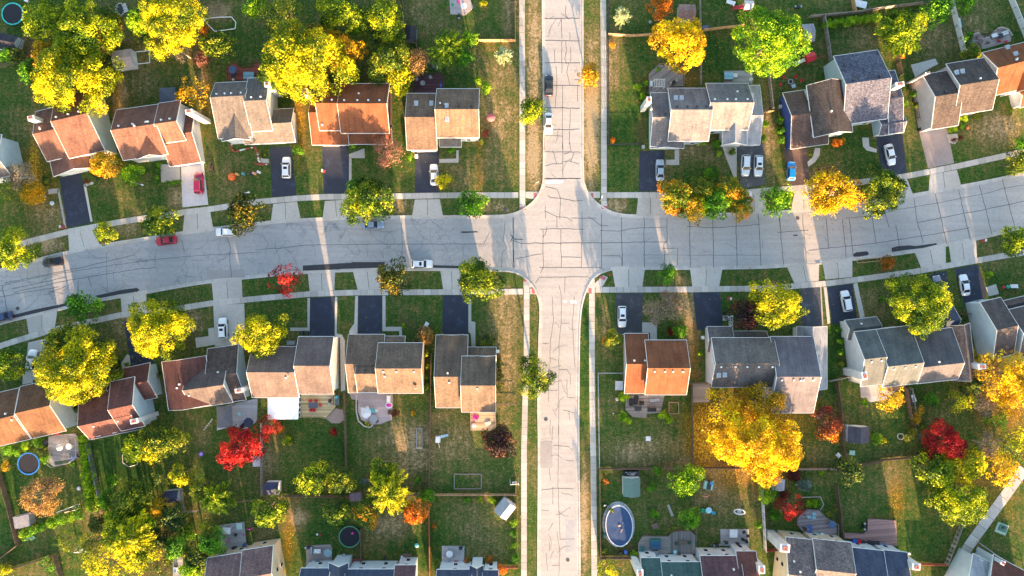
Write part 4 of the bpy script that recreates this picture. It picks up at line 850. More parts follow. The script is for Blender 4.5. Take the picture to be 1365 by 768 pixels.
slab_thing(0, [(1168, 412), (1168, 345), (1195, 320), (1240, 352), (1290, 348), (1305, 325), (1365, 322), (1372, 412)], .5, WOODR, 'dark red raised deck behind the grey-roofed house', rail=[0, 1, 2, 3, 4, 5])
slab_thing(1, [(808, 476), (820, 385), (955, 378), (968, 400), (965, 476)], .5, plain('maroon_deck', (.11, .045, .05), .8), 'dark maroon deck with patio furniture behind the four-skylight house', rail=[0, 1, 2])
slab_thing(1, [(995, 0), (1100, -5), (1118, 40), (1075, 78), (1000, 72)], .08, concrete('patio_pinkish', (.42, .36, .34)), 'pinkish grey patio at the top edge left of the north street', 'patio', w=.6)
slab_thing(2, [(710, 476), (710, 382), (762, 332), (840, 338), (886, 378), (886, 440), (815, 446), (800, 476)], .6, WOODG, 'weathered grey hexagonal deck behind the brick-chimneyed house', ang=40, rail=[0, 1, 2, 3, 4])
slab_thing(2, [(1095, 422), (1095, 362), (1240, 362), (1240, 430), (1200, 424)], .08, concrete('patio_grey', (.36, .34, .33)), 'small grey patio behind the grey and white roofed house', 'patio', w=.6)
slab_thing(3, [(1090, 245), (1075, 190), (1110, 170), (1160, 190), (1200, 150), (1245, 140), (1280, 180), (1278, 212), (1140, 250)], .08, concrete('stone_paving', (.40, .32, .29)), 'curved stone patio with low walls behind the orange-roofed house at right edge', 'patio', w=.5, ang=15)
slab_thing(3, [(765, 332), (890, 300), (905, 328), (870, 345), (788, 396)], .10, concrete('pad', (.52, .5, .47)), 'bare concrete pad behind the pink-walled house', 'patio', w=2.2, ang=15)
slab_thing(8, [(1110, 745), (1115, 628), (1180, 612), (1318, 580), (1314, 700), (1255, 740), (1195, 720)], .08, concrete('patio_bluegrey', (.42, .43, .46)), 'blue-grey patio with pergola behind the brown-roofed house', 'patio', w=.7)
slab_thing(9, [(236, 560), (412, 556), (412, 625), (362, 680), (340, 672), (236, 672)], .5, WOODY, 'tan wooden deck with red chairs beside the white sunroom', rail=[1, 2, 3, 4])
slab_thing(9, [(362, 682), (412, 630), (450, 640), (458, 690), (430, 708), (392, 708)], .09, brickm('pinkish_brick_paving', (.42, .28, .22)), 'half-round brick landing at the corner of the tan deck', 'patio', w=.3, ang=30)
slab_thing(9, [(482, 556), (705, 556), (705, 600), (700, 690), (640, 712), (590, 715), (545, 690), (528, 650), (528, 590), (495, 585)], .09, concrete('stamped_pink', (.44, .35, .34)), 'curved pink stamped-concrete patio with white furniture', 'patio', w=.8)
slab_thing(9, [(1104, 650), (1232, 650), (1232, 722), (1212, 740), (1104, 740)], .5, plain('pale_wood', (.50, .38, .25), .8, var=.2), 'small pale wooden deck with pink toy behind the left corner house', rail=[1, 2, 3, 4])
slab_thing(10, [(592, 565), (790, 565), (772, 655), (700, 660), (698, 680), (628, 676), (590, 640)], .4, WOODG, 'weathered grey deck with black furniture behind the small orange-roofed house', ang=0)
slab_thing(11, [(505, 520), (640, 512), (690, 540), (640, 585), (560, 600), (510, 575)], .08, concrete('patio_mauve', (.40, .38, .40)), 'mauve-grey patio behind the teal-roofed house', 'patio', w=.7)
slab_thing(11, [(650, 512), (735, 505), (745, 540), (650, 545)], .4, WOODB, 'narrow brown wooden landing behind the teal-roofed house')
slab_thing(10, [(928, 500), (1025, 500), (1020, 600), (928, 602)], .06, concrete('patio_leafy', (.32, .26, .22)), 'leaf-strewn grey patio corner left of the huge golden tree', 'patio', w=.7)
slab_thing(12, [(240, 180), (248, 55), (300, 45), (385, 38), (400, 60), (402, 150), (360, 188), (275, 208)], .5, plain('silver_wood', (.37, .34, .33), .85, var=.35, scale=4), 'silvery angular deck with two tables beside the blue trampoline', ang=-10, rail=[3, 4, 5, 6, 7])
slab_thing(12, [(1122, 508), (1250, 490), (1262, 630), (1130, 640)], .08, concrete('patio_grey2', (.40, .38, .37)), 'square grey patio full of pink toys behind the pink-brown house', 'patio', w=.7)
slab_thing(12, [(885, 600), (935, 600), (935, 768), (885, 768)], .07, concrete('stepping', (.36, .34, .33)), 'narrow stone garden path among the bottom left bushes', 'patio', w=.6)
slab_thing(13, [(262, 718), (262, 612), (385, 606), (395, 625), (392, 718)], .08, concrete('patio_brown', (.36, .30, .27)), 'brownish patio with covered furniture left of the dark trampoline', 'patio', w=.6)
slab_thing(13, [(956, 614), (1072, 614), (1070, 705), (956, 710)], .08, concrete('patio_pale', (.45, .43, .42)), 'pale square patio with one small table above the small blue roof', 'patio', w=1.0)
slab_thing(13, [(478, 680), (550, 680), (550, 700), (478, 700)], .3, WOODR, 'narrow red wooden step at the foot of the dark trampoline')
slab_thing(14, [(655, 665), (655, 600), (680, 562), (808, 565), (808, 660)], .5, WOODG, 'weathered grey deck around the square hot tub', ang=0, rail=[0, 1, 2])
slab_thing(14, [(808, 650), (808, 568), (830, 540), (922, 535), (946, 560), (946, 655)], .5, plain('grey_brown_wood', (.27, .245, .225), .85, var=.3, scale=4), 'grey-brown octagonal deck right of the hot tub deck', ang=90, rail=[1, 2, 3, 4])
slab_thing(14, [(1076, 528), (1222, 528), (1224, 620), (1078, 612)], .08, concrete('patio_grey3', (.38, .36, .35)), 'grey patio with a white table above the maroon roof', 'patio', w=.9)
slab_thing(15, [(182, 505), (185, 470), (235, 425), (290, 430), (320, 462), (385, 500), (385, 560), (215, 545)], .5, plain('grey_pink_wood', (.30, .25, .25), .85, var=.3, scale=4), 'grey deck with teal chairs behind the cream-walled house', ang=6, rail=[0, 1, 2, 3, 4, 5])
slab_thing(15, [(545, 474), (690, 484), (695, 615), (415, 572), (412, 545), (520, 552), (543, 535)], .45, plain('redwood', (.33, .19, .17), .8, var=.25, scale=4), 'large reddish wooden deck behind the blue-roofed part', ang=4)
def sunroom():
    h = 2.9; P_ = tws(9, [(64, 576), (224, 576), (220, 688), (64, 688)], h); C = (P_[0][0], P_[0][1]); Q = [(p[0] - C[0], p[1] - C[1]) for p in P_]
    H = thing('sunroom', 'flat bright white sunroom roof attached to the slate and pinkish roofed house', 'sunroom', (C[0], C[1], 0))
    mb = MB(); planks(mb, Q, h - .12, h, .4, PI / 2, .012, .06); mb.build('roof', plain('white_panel', (.82, .86, .90), .4, var=.04), H)
    mb = MB(); c = [sum(p[i] for p in Q) / 4 for i in (0, 1)]; q = [(c[0] + (p[0] - c[0]) * .94, c[1] + (p[1] - c[1]) * .94) for p in Q]; mb.prism(q, 0, h - .13); mb.build('wall', SLB, H)
    for k in range(4):
        f = (k + .5) / 4; x = q[1][0] + (q[2][0] - q[1][0]) * f; y = q[1][1] + (q[2][1] - q[1][1]) * f
        w = link('window', WINF, H, (x, y, .9), PI / 2); link('pane', WINP, w)
sunroom()
# ------------------------------------------------------------------ trees
def quads_mesh(name, cen, nrm, size, tint, asp=1.0, updir=None):
    n = len(cen); rng = np.random.default_rng(len(cen))
    nrm = nrm / (np.linalg.norm(nrm, axis=1, keepdims=True) + 1e-9)
    ref = rng.normal(size=(n, 3)) if updir is None else updir
    u = np.cross(nrm, ref); u /= (np.linalg.norm(u, axis=1, keepdims=True) + 1e-9); v = np.cross(nrm, u)
    s = size[:, None]
    P_ = np.stack([cen - u * s * .5, cen - v * s * .5 * asp + nrm * s * .06, cen + u * s * .5, cen + v * s * .5 * asp + nrm * s * .06], 1).reshape(-1, 3)
    me = bpy.data.meshes.new(name); me.vertices.add(4 * n); me.vertices.foreach_set('co', P_.reshape(-1).astype(np.float32))
    me.loops.add(4 * n); me.loops.foreach_set('vertex_index', np.arange(4 * n, dtype=np.int32))
    me.polygons.add(n); me.polygons.foreach_set('loop_start', np.arange(0, 4 * n, 4, dtype=np.int32)); 
    try: me.polygons.foreach_set('loop_total', np.full(n, 4, dtype=np.int32))
    except Exception: pass
    me.update(calc_edges=True)
    a = me.attributes.new('tint', 'FLOAT', 'FACE'); a.data.foreach_set('value', tint.astype(np.float32))
    me.materials.append(BARK); me.validate(); return me
def crown_round(R, seed, dens=1.0, leaf=.36, flat=.8, gap=.0):
    rng = np.random.default_rng(seed); ph = rng.uniform(0, 6.28, 4)
    n = int((13 + 2.1 * R * R) * (1 - gap)); cen = []; nr = []; tt = []
    rc0 = min(.42 * R, .75 + .1 * R)
    for i in range(n):
        th = rng.uniform(0, 2 * PI); lob = 1 + .12 * math.sin(2 * th + ph[0]) + .10 * math.sin(3 * th + ph[1]) + .07 * math.sin(5 * th + ph[2]) + .05 * math.sin(9 * th + ph[3])
        cz = rng.uniform(-.45, 1) if i % 5 else rng.uniform(.78, 1); rr = math.sqrt(max(0, 1 - cz * cz)) * R * lob * (.97 if i % 3 else rng.uniform(.5, .9))
        rc = rc0 * rng.uniform(.6, 1.2)
        k = max(0, 1 - rc * .75 / R) * rng.uniform(.86, 1.06)
        c = np.array([rr * math.cos(th) * k, rr * math.sin(th) * k, R * flat * cz * k * (1 + .15 * math.sin(3 * th + ph[2]))])
        m = int(2 * PI * rc * rc / (leaf * leaf * .5) * .70 * dens)
        d = rng.normal(size=(m, 3)); d /= np.linalg.norm(d, axis=1, keepdims=True)
        out = c / (np.linalg.norm(c) + 1e-6); d = d + out * .35; d[:, 2] += .25; d /= np.linalg.norm(d, axis=1, keepdims=True)
        r = rc * rng.uniform(.45, 1.12, m) ** .6
        cen.append(c + d * r[:, None] * np.array([1, 1, .8])); nr.append(d + rng.normal(scale=.75, size=(m, 3)))
        tt.append(np.clip(rng.uniform(.05, .95) + rng.normal(scale=.16, size=m), 0, 1))
    cen = np.concatenate(cen); nr = np.concatenate(nr); tt = np.concatenate(tt)
    return quads_mesh('crown', cen, nr, leaf * rng.uniform(.6, 1.3, len(cen)), tt, .8)
def crown_feather(R, seed, nb=46, leaf=.42, droop=.5, flat=.7):
    rng = np.random.default_rng(seed); cen = []; nr = []; tt = []; up = []
    for i in range(int(nb + 2.2 * R * R)):
        th = rng.uniform(0, 2 * PI); el = rng.uniform(-.1, 1.4); L = R * rng.uniform(.65, 1.1)
        d = np.array([math.cos(th) * math.cos(el), math.sin(th) * math.cos(el), math.sin(el) * flat + .1]); tb = rng.uniform(.2, .8)
        m = int(L * 26); s = rng.uniform(.25, 1, m) ** .8
        base = d * (L * s)[:, None]; base[:, 2] -= droop * L * (s ** 2.5) * .6
        side = rng.normal(scale=.09 * R ** .5, size=(m, 3)); cen.append(base + side); nr.append(rng.normal(scale=.5, size=(m, 3)) + np.array([0, 0, .9])); up.append(np.tile(np.cross(d, [0, 0, 1.0]) + 1e-3, (m, 1)))
        tt.append(np.clip(tb + rng.normal(scale=.15, size=m), 0, 1))
    cen = np.concatenate(cen); nr = np.concatenate(nr); tt = np.concatenate(tt)
    return quads_mesh('crown', cen, nr, leaf * rng.uniform(.6, 1.4, len(cen)), tt, .45, np.concatenate(up))
def branches(R, seed, bare=False, spread=1.0):
    rng = random.Random(seed); mb = MB(); H0 = R * .75
    mb.tube((0, 0, -R * 1.0 - 1.2), (0, 0, -R * .35), .045 * R + .06, .035 * R + .04, 9)
    tips = []
    def br(p, d, L, r, lv):
        q = p + d * L; mb.tube(p, q, r, r * .62, 5 if lv < 2 else 3)
        if lv >= (5 if bare else 2): tips.append(q); return
        for _ in range(3 if lv < 2 else 2 + (rng.random() < .45)):
            nd = (d + Vector((rng.uniform(-1, 1), rng.uniform(-1, 1), rng.uniform(-.35, .7))) * .75 * spread).normalized()
            br(q, nd, L * rng.uniform(.62, .85), r * .6, lv + 1)
    for k in range(5 if not bare else 7):
        a = 2 * PI * k / (5 if not bare else 7) + rng.uniform(-.3, .3)
        br(Vector((0, 0, -R * .4)), Vector((math.cos(a), math.sin(a), rng.uniform(.5, 1.3))).normalized(), R * (.34 if not bare else .30), .02 * R + .03, 0)
    return mb, tips
PROTO = {}
def proto(kind, size, var):
    key = (kind, size, var)
    if key in PROTO: return PROTO[key]
    R = {'S': 1.4, 'M': 3.2, 'L': 5.2, 'X': 8.0}[size]; sd = hash((size, var)) % 1000 if 0 else ord(size) * 10 + var + len(kind) * 100
    if kind == 'round': cm = crown_round(R, sd, leaf={'S': .2, 'M': .3, 'L': .32, 'X': .35}[size])
    elif kind == 'loose': cm = crown_round(R, sd, dens=.6, gap=.42, leaf={'S': .2, 'M': .3, 'L': .36, 'X': .42}[size])
    elif kind == 'spiky': cm = crown_feather(R, sd, leaf={'S': .24, 'M': .38, 'L': .45, 'X': .55}[size], droop=.7)
    elif kind == 'fir': cm = crown_feather(R, sd, nb=60, leaf={'S': .2, 'M': .3, 'L': .35, 'X': .4}[size], droop=.9, flat=1.5)
    if kind in ('bare', 'thin'):
        mb, tips = branches(R * 1.05, sd, True, 1.1)
        tm = mb.mesh('trunk', GREYBARK)
        if True:
            rng = np.random.default_rng(sd); t = np.array([tuple(p) for p in tips]); rep = 7 if kind == 'thin' else 2
            c = np.repeat(t, rep, 0) + rng.normal(scale=.32, size=(len(t) * rep, 3)); cm = quads_mesh('crown', c, rng.normal(size=c.shape), np.full(len(c), .26), rng.uniform(0, 1, len(c)), .8)
    else:
        mb, _ = branches(R, sd); tm = mb.mesh('trunk', BARK)
    PROTO[key] = (cm, tm, R); return PROTO[key]
PAL = dict(
 yellow=('yellow', (.60, .56, .006), (.10, .18, .008), (.90, .76, .01)), ygreen=('yellow-green', (.27, .38, .008), (.035, .11, .008), (.64, .64, .01)), gold=('golden', (.95, .66, .006), (.42, .24, .008), (1.0, .80, .012)),
 olive=('olive-green', (.17, .25, .015), (.045, .10, .010), (.42, .40, .015)), green=('green', (.12, .36, .012), (.03, .12, .008), (.26, .50, .015)), bright=('bright green', (.29, .48, .008), (.06, .22, .008), (.48, .68, .01)),
 dgreen=('dark green', (.06, .13, .02), (.02, .05, .012), (.34, .34, .02)), orange=('orange', (.80, .18, .012), (.25, .14, .012), (.98, .36, .02)), red=('bright red', (.50, .010, .016), (.12, .006, .012), (.85, .05, .03)),
 dred=('dark red', (.13, .025, .02), (.05, .012, .015), (.26, .05, .02)), tan=('tan', (.48, .28, .10), (.25, .15, .07), (.62, .40, .06)), mixed=('orange and green mottled', (.36, .36, .012), (.04, .14, .01), (.98, .32, .02)),
 goldgreen=('gold and dark green', (.10, .20, .010), (.018, .065, .006), (.46, .48, .012)), pale=('pale cream-green', (.62, .66, .30), (.28, .36, .15), (.8, .8, .5)), blue=('blue-green', (.16, .26, .22), (.08, .14, .12), (.25, .33, .28)), purple=('dark purple', (.06, .022, .022), (.025, .012, .015), (.16, .045, .02)),
 orgreen=('orange-tinged green', (.09, .12, .010), (.022, .05, .006), (.36, .22, .012)), yorange=('yellow-orange', (.72, .44, .01), (.20, .17, .01), (.95, .42, .01)), pinkbare=('pinkish bare', (.42, .20, .13), (.28, .14, .10), (.55, .25, .12)), greybare=('grey leafless', (.36, .28, .18), (.25, .2, .15), (.5, .35, .1)))
TRUNKMAT = {'pinkbare': plain('pink_bark', (.34, .20, .15), .9, var=.3, scale=5)}
rt = random.Random(11)
def tree(x, y, r, pal, kind='round', hs=1.0, what=None):
    """x, y, r: survey units of the crown"""
    R = r * S; size = 'S' if R < 2.0 else 'M' if R < 4.2 else 'L' if R < 6.4 else 'X'
    cm, tm, R0 = proto(kind, size, rt.randrange(3)); sc = R * ((1.08 if R < 5.5 else .98) if kind in ('round', 'loose') and R > 2 else 1.0) / R0
    th = (1.15 * R if R < 2 else 2.0 + 1.05 * R) * hs           # height of the crown's middle
    zc = max(.62 * R, th * .62) if R < 2.0 else th * .8
    X, Y = wp((x, y), zc + .3 * R)
    cn, a, b, c = PAL[pal]
    w = what or ('bush' if R < 2.1 else 'tree')
    bare = kind in ('bare',)
    sizew = {'S': 'small', 'M': 'mid-sized', 'L': 'large', 'X': 'very large'}[size] if w == 'tree' else ('low' if R < 1.2 else 'rounded')
    name = {'tree': 'tree', 'bush': 'bush', 'hedge': 'hedge_bush'}[w]
    if w == 'tree' and pal in ('red', 'orange', 'dred'): name = 'maple_tree'
    T = thing(name, f"{sizew} {cn} {w} @", w if w != 'hedge' else 'bush', (X, Y, 0), 0, {'tree': 'street and garden trees', 'bush': 'garden bushes', 'hedge': 'hedge bushes'}[w])
    rz = rt.uniform(0, 6.28)
    zl = 1.0 + 0.0 * hs
    c_ = link('crown', cm, T, (0, 0, zc), rz); c_.scale = (sc, sc, sc * zl)
    c_.material_slots[0].link = 'OBJECT'; c_.material_slots[0].material = leafm(cn, a, b, c)
    # the trunk mesh reaches from the ground into the crown
    k = link('trunk', tm, T, (0, 0, zc), rz); k.scale = (sc, sc, max(sc, zc / (R0 + 1.2)) if not kind in ('bare', 'thin') else sc)
    if kind in ('bare', 'thin'): k.scale = (sc, sc, max(sc, zc / (R0 * 1.05 + 1.2)))
    if pal in TRUNKMAT: k.material_slots[0].link = 'OBJECT'; k.material_slots[0].material = TRUNKMAT[pal]
    return T
TREES = [
 (62, 30, 31, 'ygreen'), (112, 38, 40, 'ygreen'), (82, 106, 46, 'yellow'), (124, 102, 34, 'yellow'), (38, 96, 15, 'green'), (141, 35, 20, 'yorange'), (64, 72, 24, 'yorange'), (100, 72, 36, 'ygreen'),
 (222, 26, 42, 'yellow'), (186, 28, 20, 'bright'), (190, 46, 15, 'dgreen'), (291, 62, 22, 'olive'), (273, 40, 9, 'orange'), (278, 66, 10, 'gold'), (241, 68, 15, 'greybare', 'bare'), (267, 78, 9, 'pinkbare', 'bare'), (255, 124, 20, 'yorange', 'loose'), (139, 57, 12, 'pinkbare', 'bare'),
 (372, 22, 34, 'olive', 'loose'), (342, 10, 16, 'bright'), (404, 80, 54, 'yellow'), (452, 70, 28, 'yorange'), (457, 84, 13, 'tan', 'thin'), (430, 52, 24, 'yorange'), (368, 96, 26, 'ygreen'), (452, 18, 29, 'ygreen'), (512, 25, 29, 'ygreen'), (502, 46, 18, 'dgreen'), (478, 38, 14, 'bright'),
 (516, 84, 28, 'olive'), (530, 105, 20, 'yellow'), (530, 66, 18, 'olive'), (556, 82, 18, 'tan', 'thin'), (596, 62, 26, 'ygreen', 'spiky'), (626, 50, 13, 'bright', 'spiky'), (583, 84, 12, 'blue'), (616, 74, 15, 'green', 'spiky'),
 (672, 73, 13, 'pale', 'spiky'), (650, 116, 9, 'bright'), (637, 108, 6, 'bright'), (644, 5, 6, 'yellow'), (710, 147, 17, 'ygreen'), (706, 142, 12, 'goldgreen'), (785, 101, 15, 'yorange'),
 (830, 21, 13, 'pale', 'fir'), (881, 8, 16, 'orange'), (908, 55, 38, 'gold'), (1031, 52, 46, 'bright'), (1207, 37, 27, 'ygreen'), (1207, 40, 31, 'ygreen', 'spiky'), (1249, 14, 20, 'green'), (1290, 3, 14, 'green'), (1297, 68, 13, 'olive'), (1202, 72, 7, 'orange'),
 (516, 202, 21, 'pinkbare', 'bare'), (139, 218, 19, 'yorange'), (133, 200, 10, 'yellow'), (174, 232, 14, 'bright'), (128, 150, 8, 'green'), (22, 232, 20, 'greybare', 'bare'), (42, 258, 16, 'yorange', 'thin'), (10, 250, 16, 'olive', 'loose'),
 (19, 331, 27, 'ygreen'), (138, 310, 15, 'ygreen'), (210, 296, 22, 'goldgreen'), (325, 283, 25, 'orgreen'), (489, 268, 33, 'goldgreen'), (484, 262, 22, 'green'), (592, 241, 12, 'yellow'), (627, 272, 20, 'green'), (380, 374, 21, 'red', 'loose'), (524, 369, 24, 'orgreen'), (640, 374, 30, 'goldgreen'), (634, 368, 20, 'green'),
 (1037, 265, 22, 'bright', 'loose'), (1036, 266, 17, 'green'), (1112, 255, 36, 'gold', 'thin'), (1110, 258, 30, 'yorange', 'thin'), (1146, 260, 20, 'yorange', 'loose'), (1104, 238, 20, 'tan', 'thin'), (1178, 254, 30, 'goldgreen'), (1184, 250, 20, 'dgreen'), (903, 262, 24, 'mixed'), (922, 278, 20, 'yorange'), (938, 252, 18, 'mixed'), (952, 272, 20, 'green'), (975, 252, 19, 'mixed'), (990, 278, 15, 'mixed'), (948, 230, 11, 'green'), (962, 264, 18, 'bright'), (915, 266, 16, 'green'), (984, 262, 16, 'mixed'), (930, 275, 17, 'yellow'),
 (888, 366, 14, 'green'), (1360, 216, 18, 'olive'), (1357, 320, 20, 'ygreen'), (1185, 351, 11, 'orange'), (108, 411, 22, 'green'), (205, 438, 40, 'yellow'), (222, 428, 26, 'ygreen'), (90, 500, 44, 'yellow'), (112, 470, 36, 'yellow'), (80, 458, 24, 'olive'), (130, 490, 28, 'yellow'), (8, 486, 22, 'ygreen'), (346, 446, 34, 'yellow'),
 (538, 434, 4, 'bright'), (567, 447, 9, 'tan', 'thin'), (712, 503, 26, 'goldgreen'), (900, 408, 20, 'greybare', 'bare'), (874, 416, 18, 'greybare', 'bare'), (893, 400, 14, 'pinkbare', 'bare'), (906, 441, 11, 'green'), (895, 442, 6, 'red'), (994, 421, 22, 'purple'), (1037, 407, 36, 'yellow'),
 (1232, 404, 40, 'ygreen'), (1212, 392, 22, 'bright', 'loose'), (1252, 408, 22, 'yellow', 'loose'), (1342, 500, 34, 'gold', 'loose'), (1362, 520, 30, 'gold'), (1000, 586, 48, 'gold'), (1040, 600, 36, 'gold'), (965, 560, 38, 'gold', 'loose'), (1022, 545, 36, 'yorange', 'thin'), (1020, 622, 26, 'gold'),
 (1104, 562, 22, 'dred', 'loose'), (1108, 575, 18, 'orange', 'loose'), (1100, 548, 12, 'red', 'loose'), (1190, 530, 18, 'gold', 'loose'), (1284, 536, 17, 'yellow', 'loose'), (1242, 532, 12, 'green'), (1315, 540, 17, 'greybare', 'bare'), (1300, 515, 16, 'dgreen'), (1330, 560, 16, 'green', 'loose'), (1224, 548, 10, 'yorange', 'loose'),
 (1262, 589, 27, 'red'), (1277, 606, 15, 'gold'), (1248, 628, 25, 'ygreen'), (1290, 620, 25, 'yellow'), (1336, 628, 22, 'gold', 'loose'), (1285, 670, 34, 'ygreen'), (1258, 664, 20, 'ygreen'), (1318, 594, 19, 'greybare', 'bare'), (1352, 592, 22, 'yellow', 'loose'), (1215, 584, 12, 'olive', 'loose'), (1228, 606, 10, 'olive'),
 (1132, 632, 21, 'dgreen'), (1059, 632, 11, 'dred'), (1073, 645, 11, 'blue'), (1046, 660, 9, 'dred'), (1055, 678, 19, 'red', 'loose'), (1024, 660, 13, 'bright'), (1034, 688, 10, 'green'), (1110, 686, 9, 'olive', 'loose'), (1170, 585, 9, 'bright'), (1178, 588, 5, 'yellow'),
 (914, 641, 22, 'bright'), (920, 693, 15, 'green'), (811, 760, 13, 'yellow', 'loose'), (667, 590, 22, 'purple'), (356, 572, 16, 'red', 'loose'), (372, 570, 9, 'orange'), (318, 600, 28, 'red'), (383, 586, 9, 'ygreen'), (414, 640, 22, 'ygreen'), (449, 641, 20, 'olive'), (517, 658, 32, 'yellow', 'spiky'), (512, 635, 20, 'ygreen'),
 (447, 683, 19, 'goldgreen'), (487, 685, 18, 'mixed'), (554, 682, 17, 'orange'), (570, 662, 12, 'green'), (356, 682, 24, 'ygreen'), (52, 662, 30, 'tan', 'thin'), (141, 668, 13, 'green'), (184, 594, 22, 'ygreen'), (212, 588, 22, 'olive'), (232, 590, 18, 'olive'), (200, 600, 18, 'yellow'), (239, 633, 16, 'yellow'),
 (176, 668, 26, 'olive', 'spiky'), (160, 690, 22, 'ygreen'), (166, 722, 32, 'yellow', 'spiky', 1.35), (182, 740, 24, 'yellow', 'round', 1.2), (136, 752, 28, 'yellow', 'loose'), (228, 692, 20, 'dgreen', 'spiky'), (205, 678, 16, 'yorange', 'spiky'), (266, 652, 15, 'olive'), (287, 667, 24, 'ygreen', 'spiky'), (250, 710, 12, 'green'), (277, 702, 14, 'olive', 'loose'), (281, 722, 19, 'green'),
 (254, 760, 18, 'bright'), (215, 722, 14, 'dgreen'), (152, 690, 7, 'blue', 'fir'), (215, 756, 13, 'dgreen', 'loose'), (120, 725, 16, 'olive', 'loose'), (85, 722, 13, 'olive', 'loose'), (168, 668, 24, 'olive'), (160, 712, 26, 'ygreen', 'round', 1.2), (180, 700, 20, 'bright'), (190, 735, 18, 'ygreen'), (286, 664, 16, 'ygreen'), (262, 742, 18, 'dgreen'), (236, 728, 17, 'green'), (196, 705, 18, 'dgreen', 'spiky'), (214, 640, 14, 'dgreen', 'loose'), (130, 700, 13, 'dgreen'), (150, 640, 10, 'green'), (7, 760, 9, 'yellow'), (60, 752, 12, 'green', 'loose')]
for a in TREES: tree(*a)
BUSH = [(398, 201, 8, 'green'), (352, 205, 6, 'dgreen'), (546, 209, 6, 'bright'), (590, 9, 3, 'green'), (817, 452, 13, 'olive'), (808, 455, 6, 'orange'), (831, 530, 8, 'bright'), (837, 528, 5, 'bright'), (832, 556, 8, 'bright'), (838, 561, 6, 'bright'), (883, 553, 7, 'bright'), (892, 560, 7, 'bright'), (933, 472, 4, 'bright'), (876, 627, 8, 'green'), (868, 650, 8, 'green'), (873, 685, 8, 'green'),
 (486, 641, 6, 'blue'), (556, 640, 6, 'green'), (623, 666, 5, 'green'), (640, 666, 5, 'bright'), (657, 667, 6, 'bright'), (685, 698, 6, 'bright'), (684, 712, 6, 'green'), (685, 727, 6, 'bright'), (686, 744, 7, 'green'), (579, 702, 4, 'orange'), (652, 747, 7, 'orange'), (668, 760, 9, 'orange'), (622, 748, 5, 'orange'), (527, 551, 6, 'dred'), (444, 576, 6, 'red'), (550, 551, 4, 'yorange'), (490, 565, 4, 'yellow'),
 (649, 456, 12, 'dgreen'), (666, 484, 7, 'dgreen'), (666, 500, 7, 'dgreen'), (665, 516, 7, 'dgreen'), (569, 472, 5, 'ygreen'), (570, 488, 5, 'ygreen'), (568, 503, 5, 'olive'), (569, 515, 5, 'ygreen'), (155, 485, 7, 'dgreen'), (169, 486, 4, 'green'), (213, 500, 6, 'dgreen'), (98, 560, 6, 'dgreen'), (100, 545, 6, 'dgreen'), (62, 240, 8, 'dgreen'), (128, 235, 6, 'dgreen'), (115, 242, 4, 'dred'),
 (850, 116, 6, 'bright'), (856, 128, 6, 'bright'), (861, 111, 5, 'bright'), (877, 93, 4, 'bright'), (899, 93, 4, 'bright'), (816, 60, 5, 'yorange'), (817, 187, 5, 'orange'), (934, 188, 8, 'bright'), (955, 192, 8, 'green'), (958, 205, 5, 'bright'), (977, 202, 6, 'ygreen'), (1018, 184, 6, 'bright'), (1205, 137, 6, 'bright'), (1233, 163, 6, 'yorange'), (1230, 155, 5, 'green'), (1222, 140, 6, 'olive'), (1219, 125, 6, 'green'), (1270, 172, 7, 'bright'), (1285, 158, 7, 'bright'), (1283, 168, 5, 'green'), (1303, 155, 5, 'olive'), (1272, 187, 4, 'dred'), (1281, 184, 4, 'dred'), (1358, 192, 10, 'green'), (1345, 148, 6, 'olive'), (1290, 48, 8, 'green'),
 (1041, 175, 7, 'green'), (1041, 160, 6, 'green'), (1042, 186, 6, 'green'), (1080, 207, 3, 'ygreen'), (1020, 165, 6, 'bright'), (1116, 190, 8, 'orange'), (1123, 187, 5, 'yorange'), (1118, 440, 5, 'green'), (1120, 455, 5, 'green'), (1121, 470, 5, 'green'), (1123, 485, 5, 'olive'), (1152, 537, 7, 'bright'), (1222, 560, 8, 'yorange'), (1228, 572, 8, 'olive'), (1300, 475, 6, 'olive'), (1319, 366, 6, 'bright'), (1262, 610, 10, 'ygreen'),
 (10, 601, 8, 'green'), (22, 603, 7, 'green'), (34, 595, 7, 'bright'), (50, 590, 8, 'green'), (56, 602, 8, 'dgreen'), (60, 612, 7, 'green'), (8, 622, 8, 'yorange'), (172, 610, 7, 'pale'), (176, 616, 5, 'green'), (96, 619, 4, 'green'), (310, 747, 4, 'green'), (245, 735, 10, 'dgreen'), (225, 745, 9, 'olive'),
 (32, 712, 9, 'bright'), (44, 707, 9, 'green'), (56, 703, 8, 'green'), (68, 697, 9, 'bright'), (80, 692, 9, 'green'), (92, 690, 8, 'bright'), (104, 685, 9, 'green'), (1078, 671, 6, 'bright'), (1086, 672, 6, 'bright'), (1092, 670, 5, 'green'), (1095, 630, 5, 'bright'), (1012, 700, 6, 'green'), (808, 642, 5, 'orange', 'loose'), (815, 680, 5, 'olive'), (805, 735, 6, 'olive', 'loose'), (846, 738, 6, 'bright'), (895, 708, 7, 'olive', 'loose'),
 (375, 762, 6, 'yorange'), (1175, 400, 5, 'green'), (20, 70, 12, 'dgreen'), (8, 72, 12, 'green'), (470, 195, 5, 'green'), (602, 200, 7, 'green'), (648, 178, 6, 'dred'), (640, 188, 6, 'dgreen'), (1005, 130, 4, 'green')]
for a in BUSH: tree(*(a + ('round',) if len(a) == 4 else a), what='bush')
def hedge(x0, y0, x1, y1, n, r, pal):
    for i in range(n):
        f = i / (n - 1); tree(x0 + (x1 - x0) * f + rt.uniform(-1, 1), y0 + (y1 - y0) * f + rt.uniform(-1, 1), r * rt.uniform(.9, 1.15), pal, 'round', what='hedge')
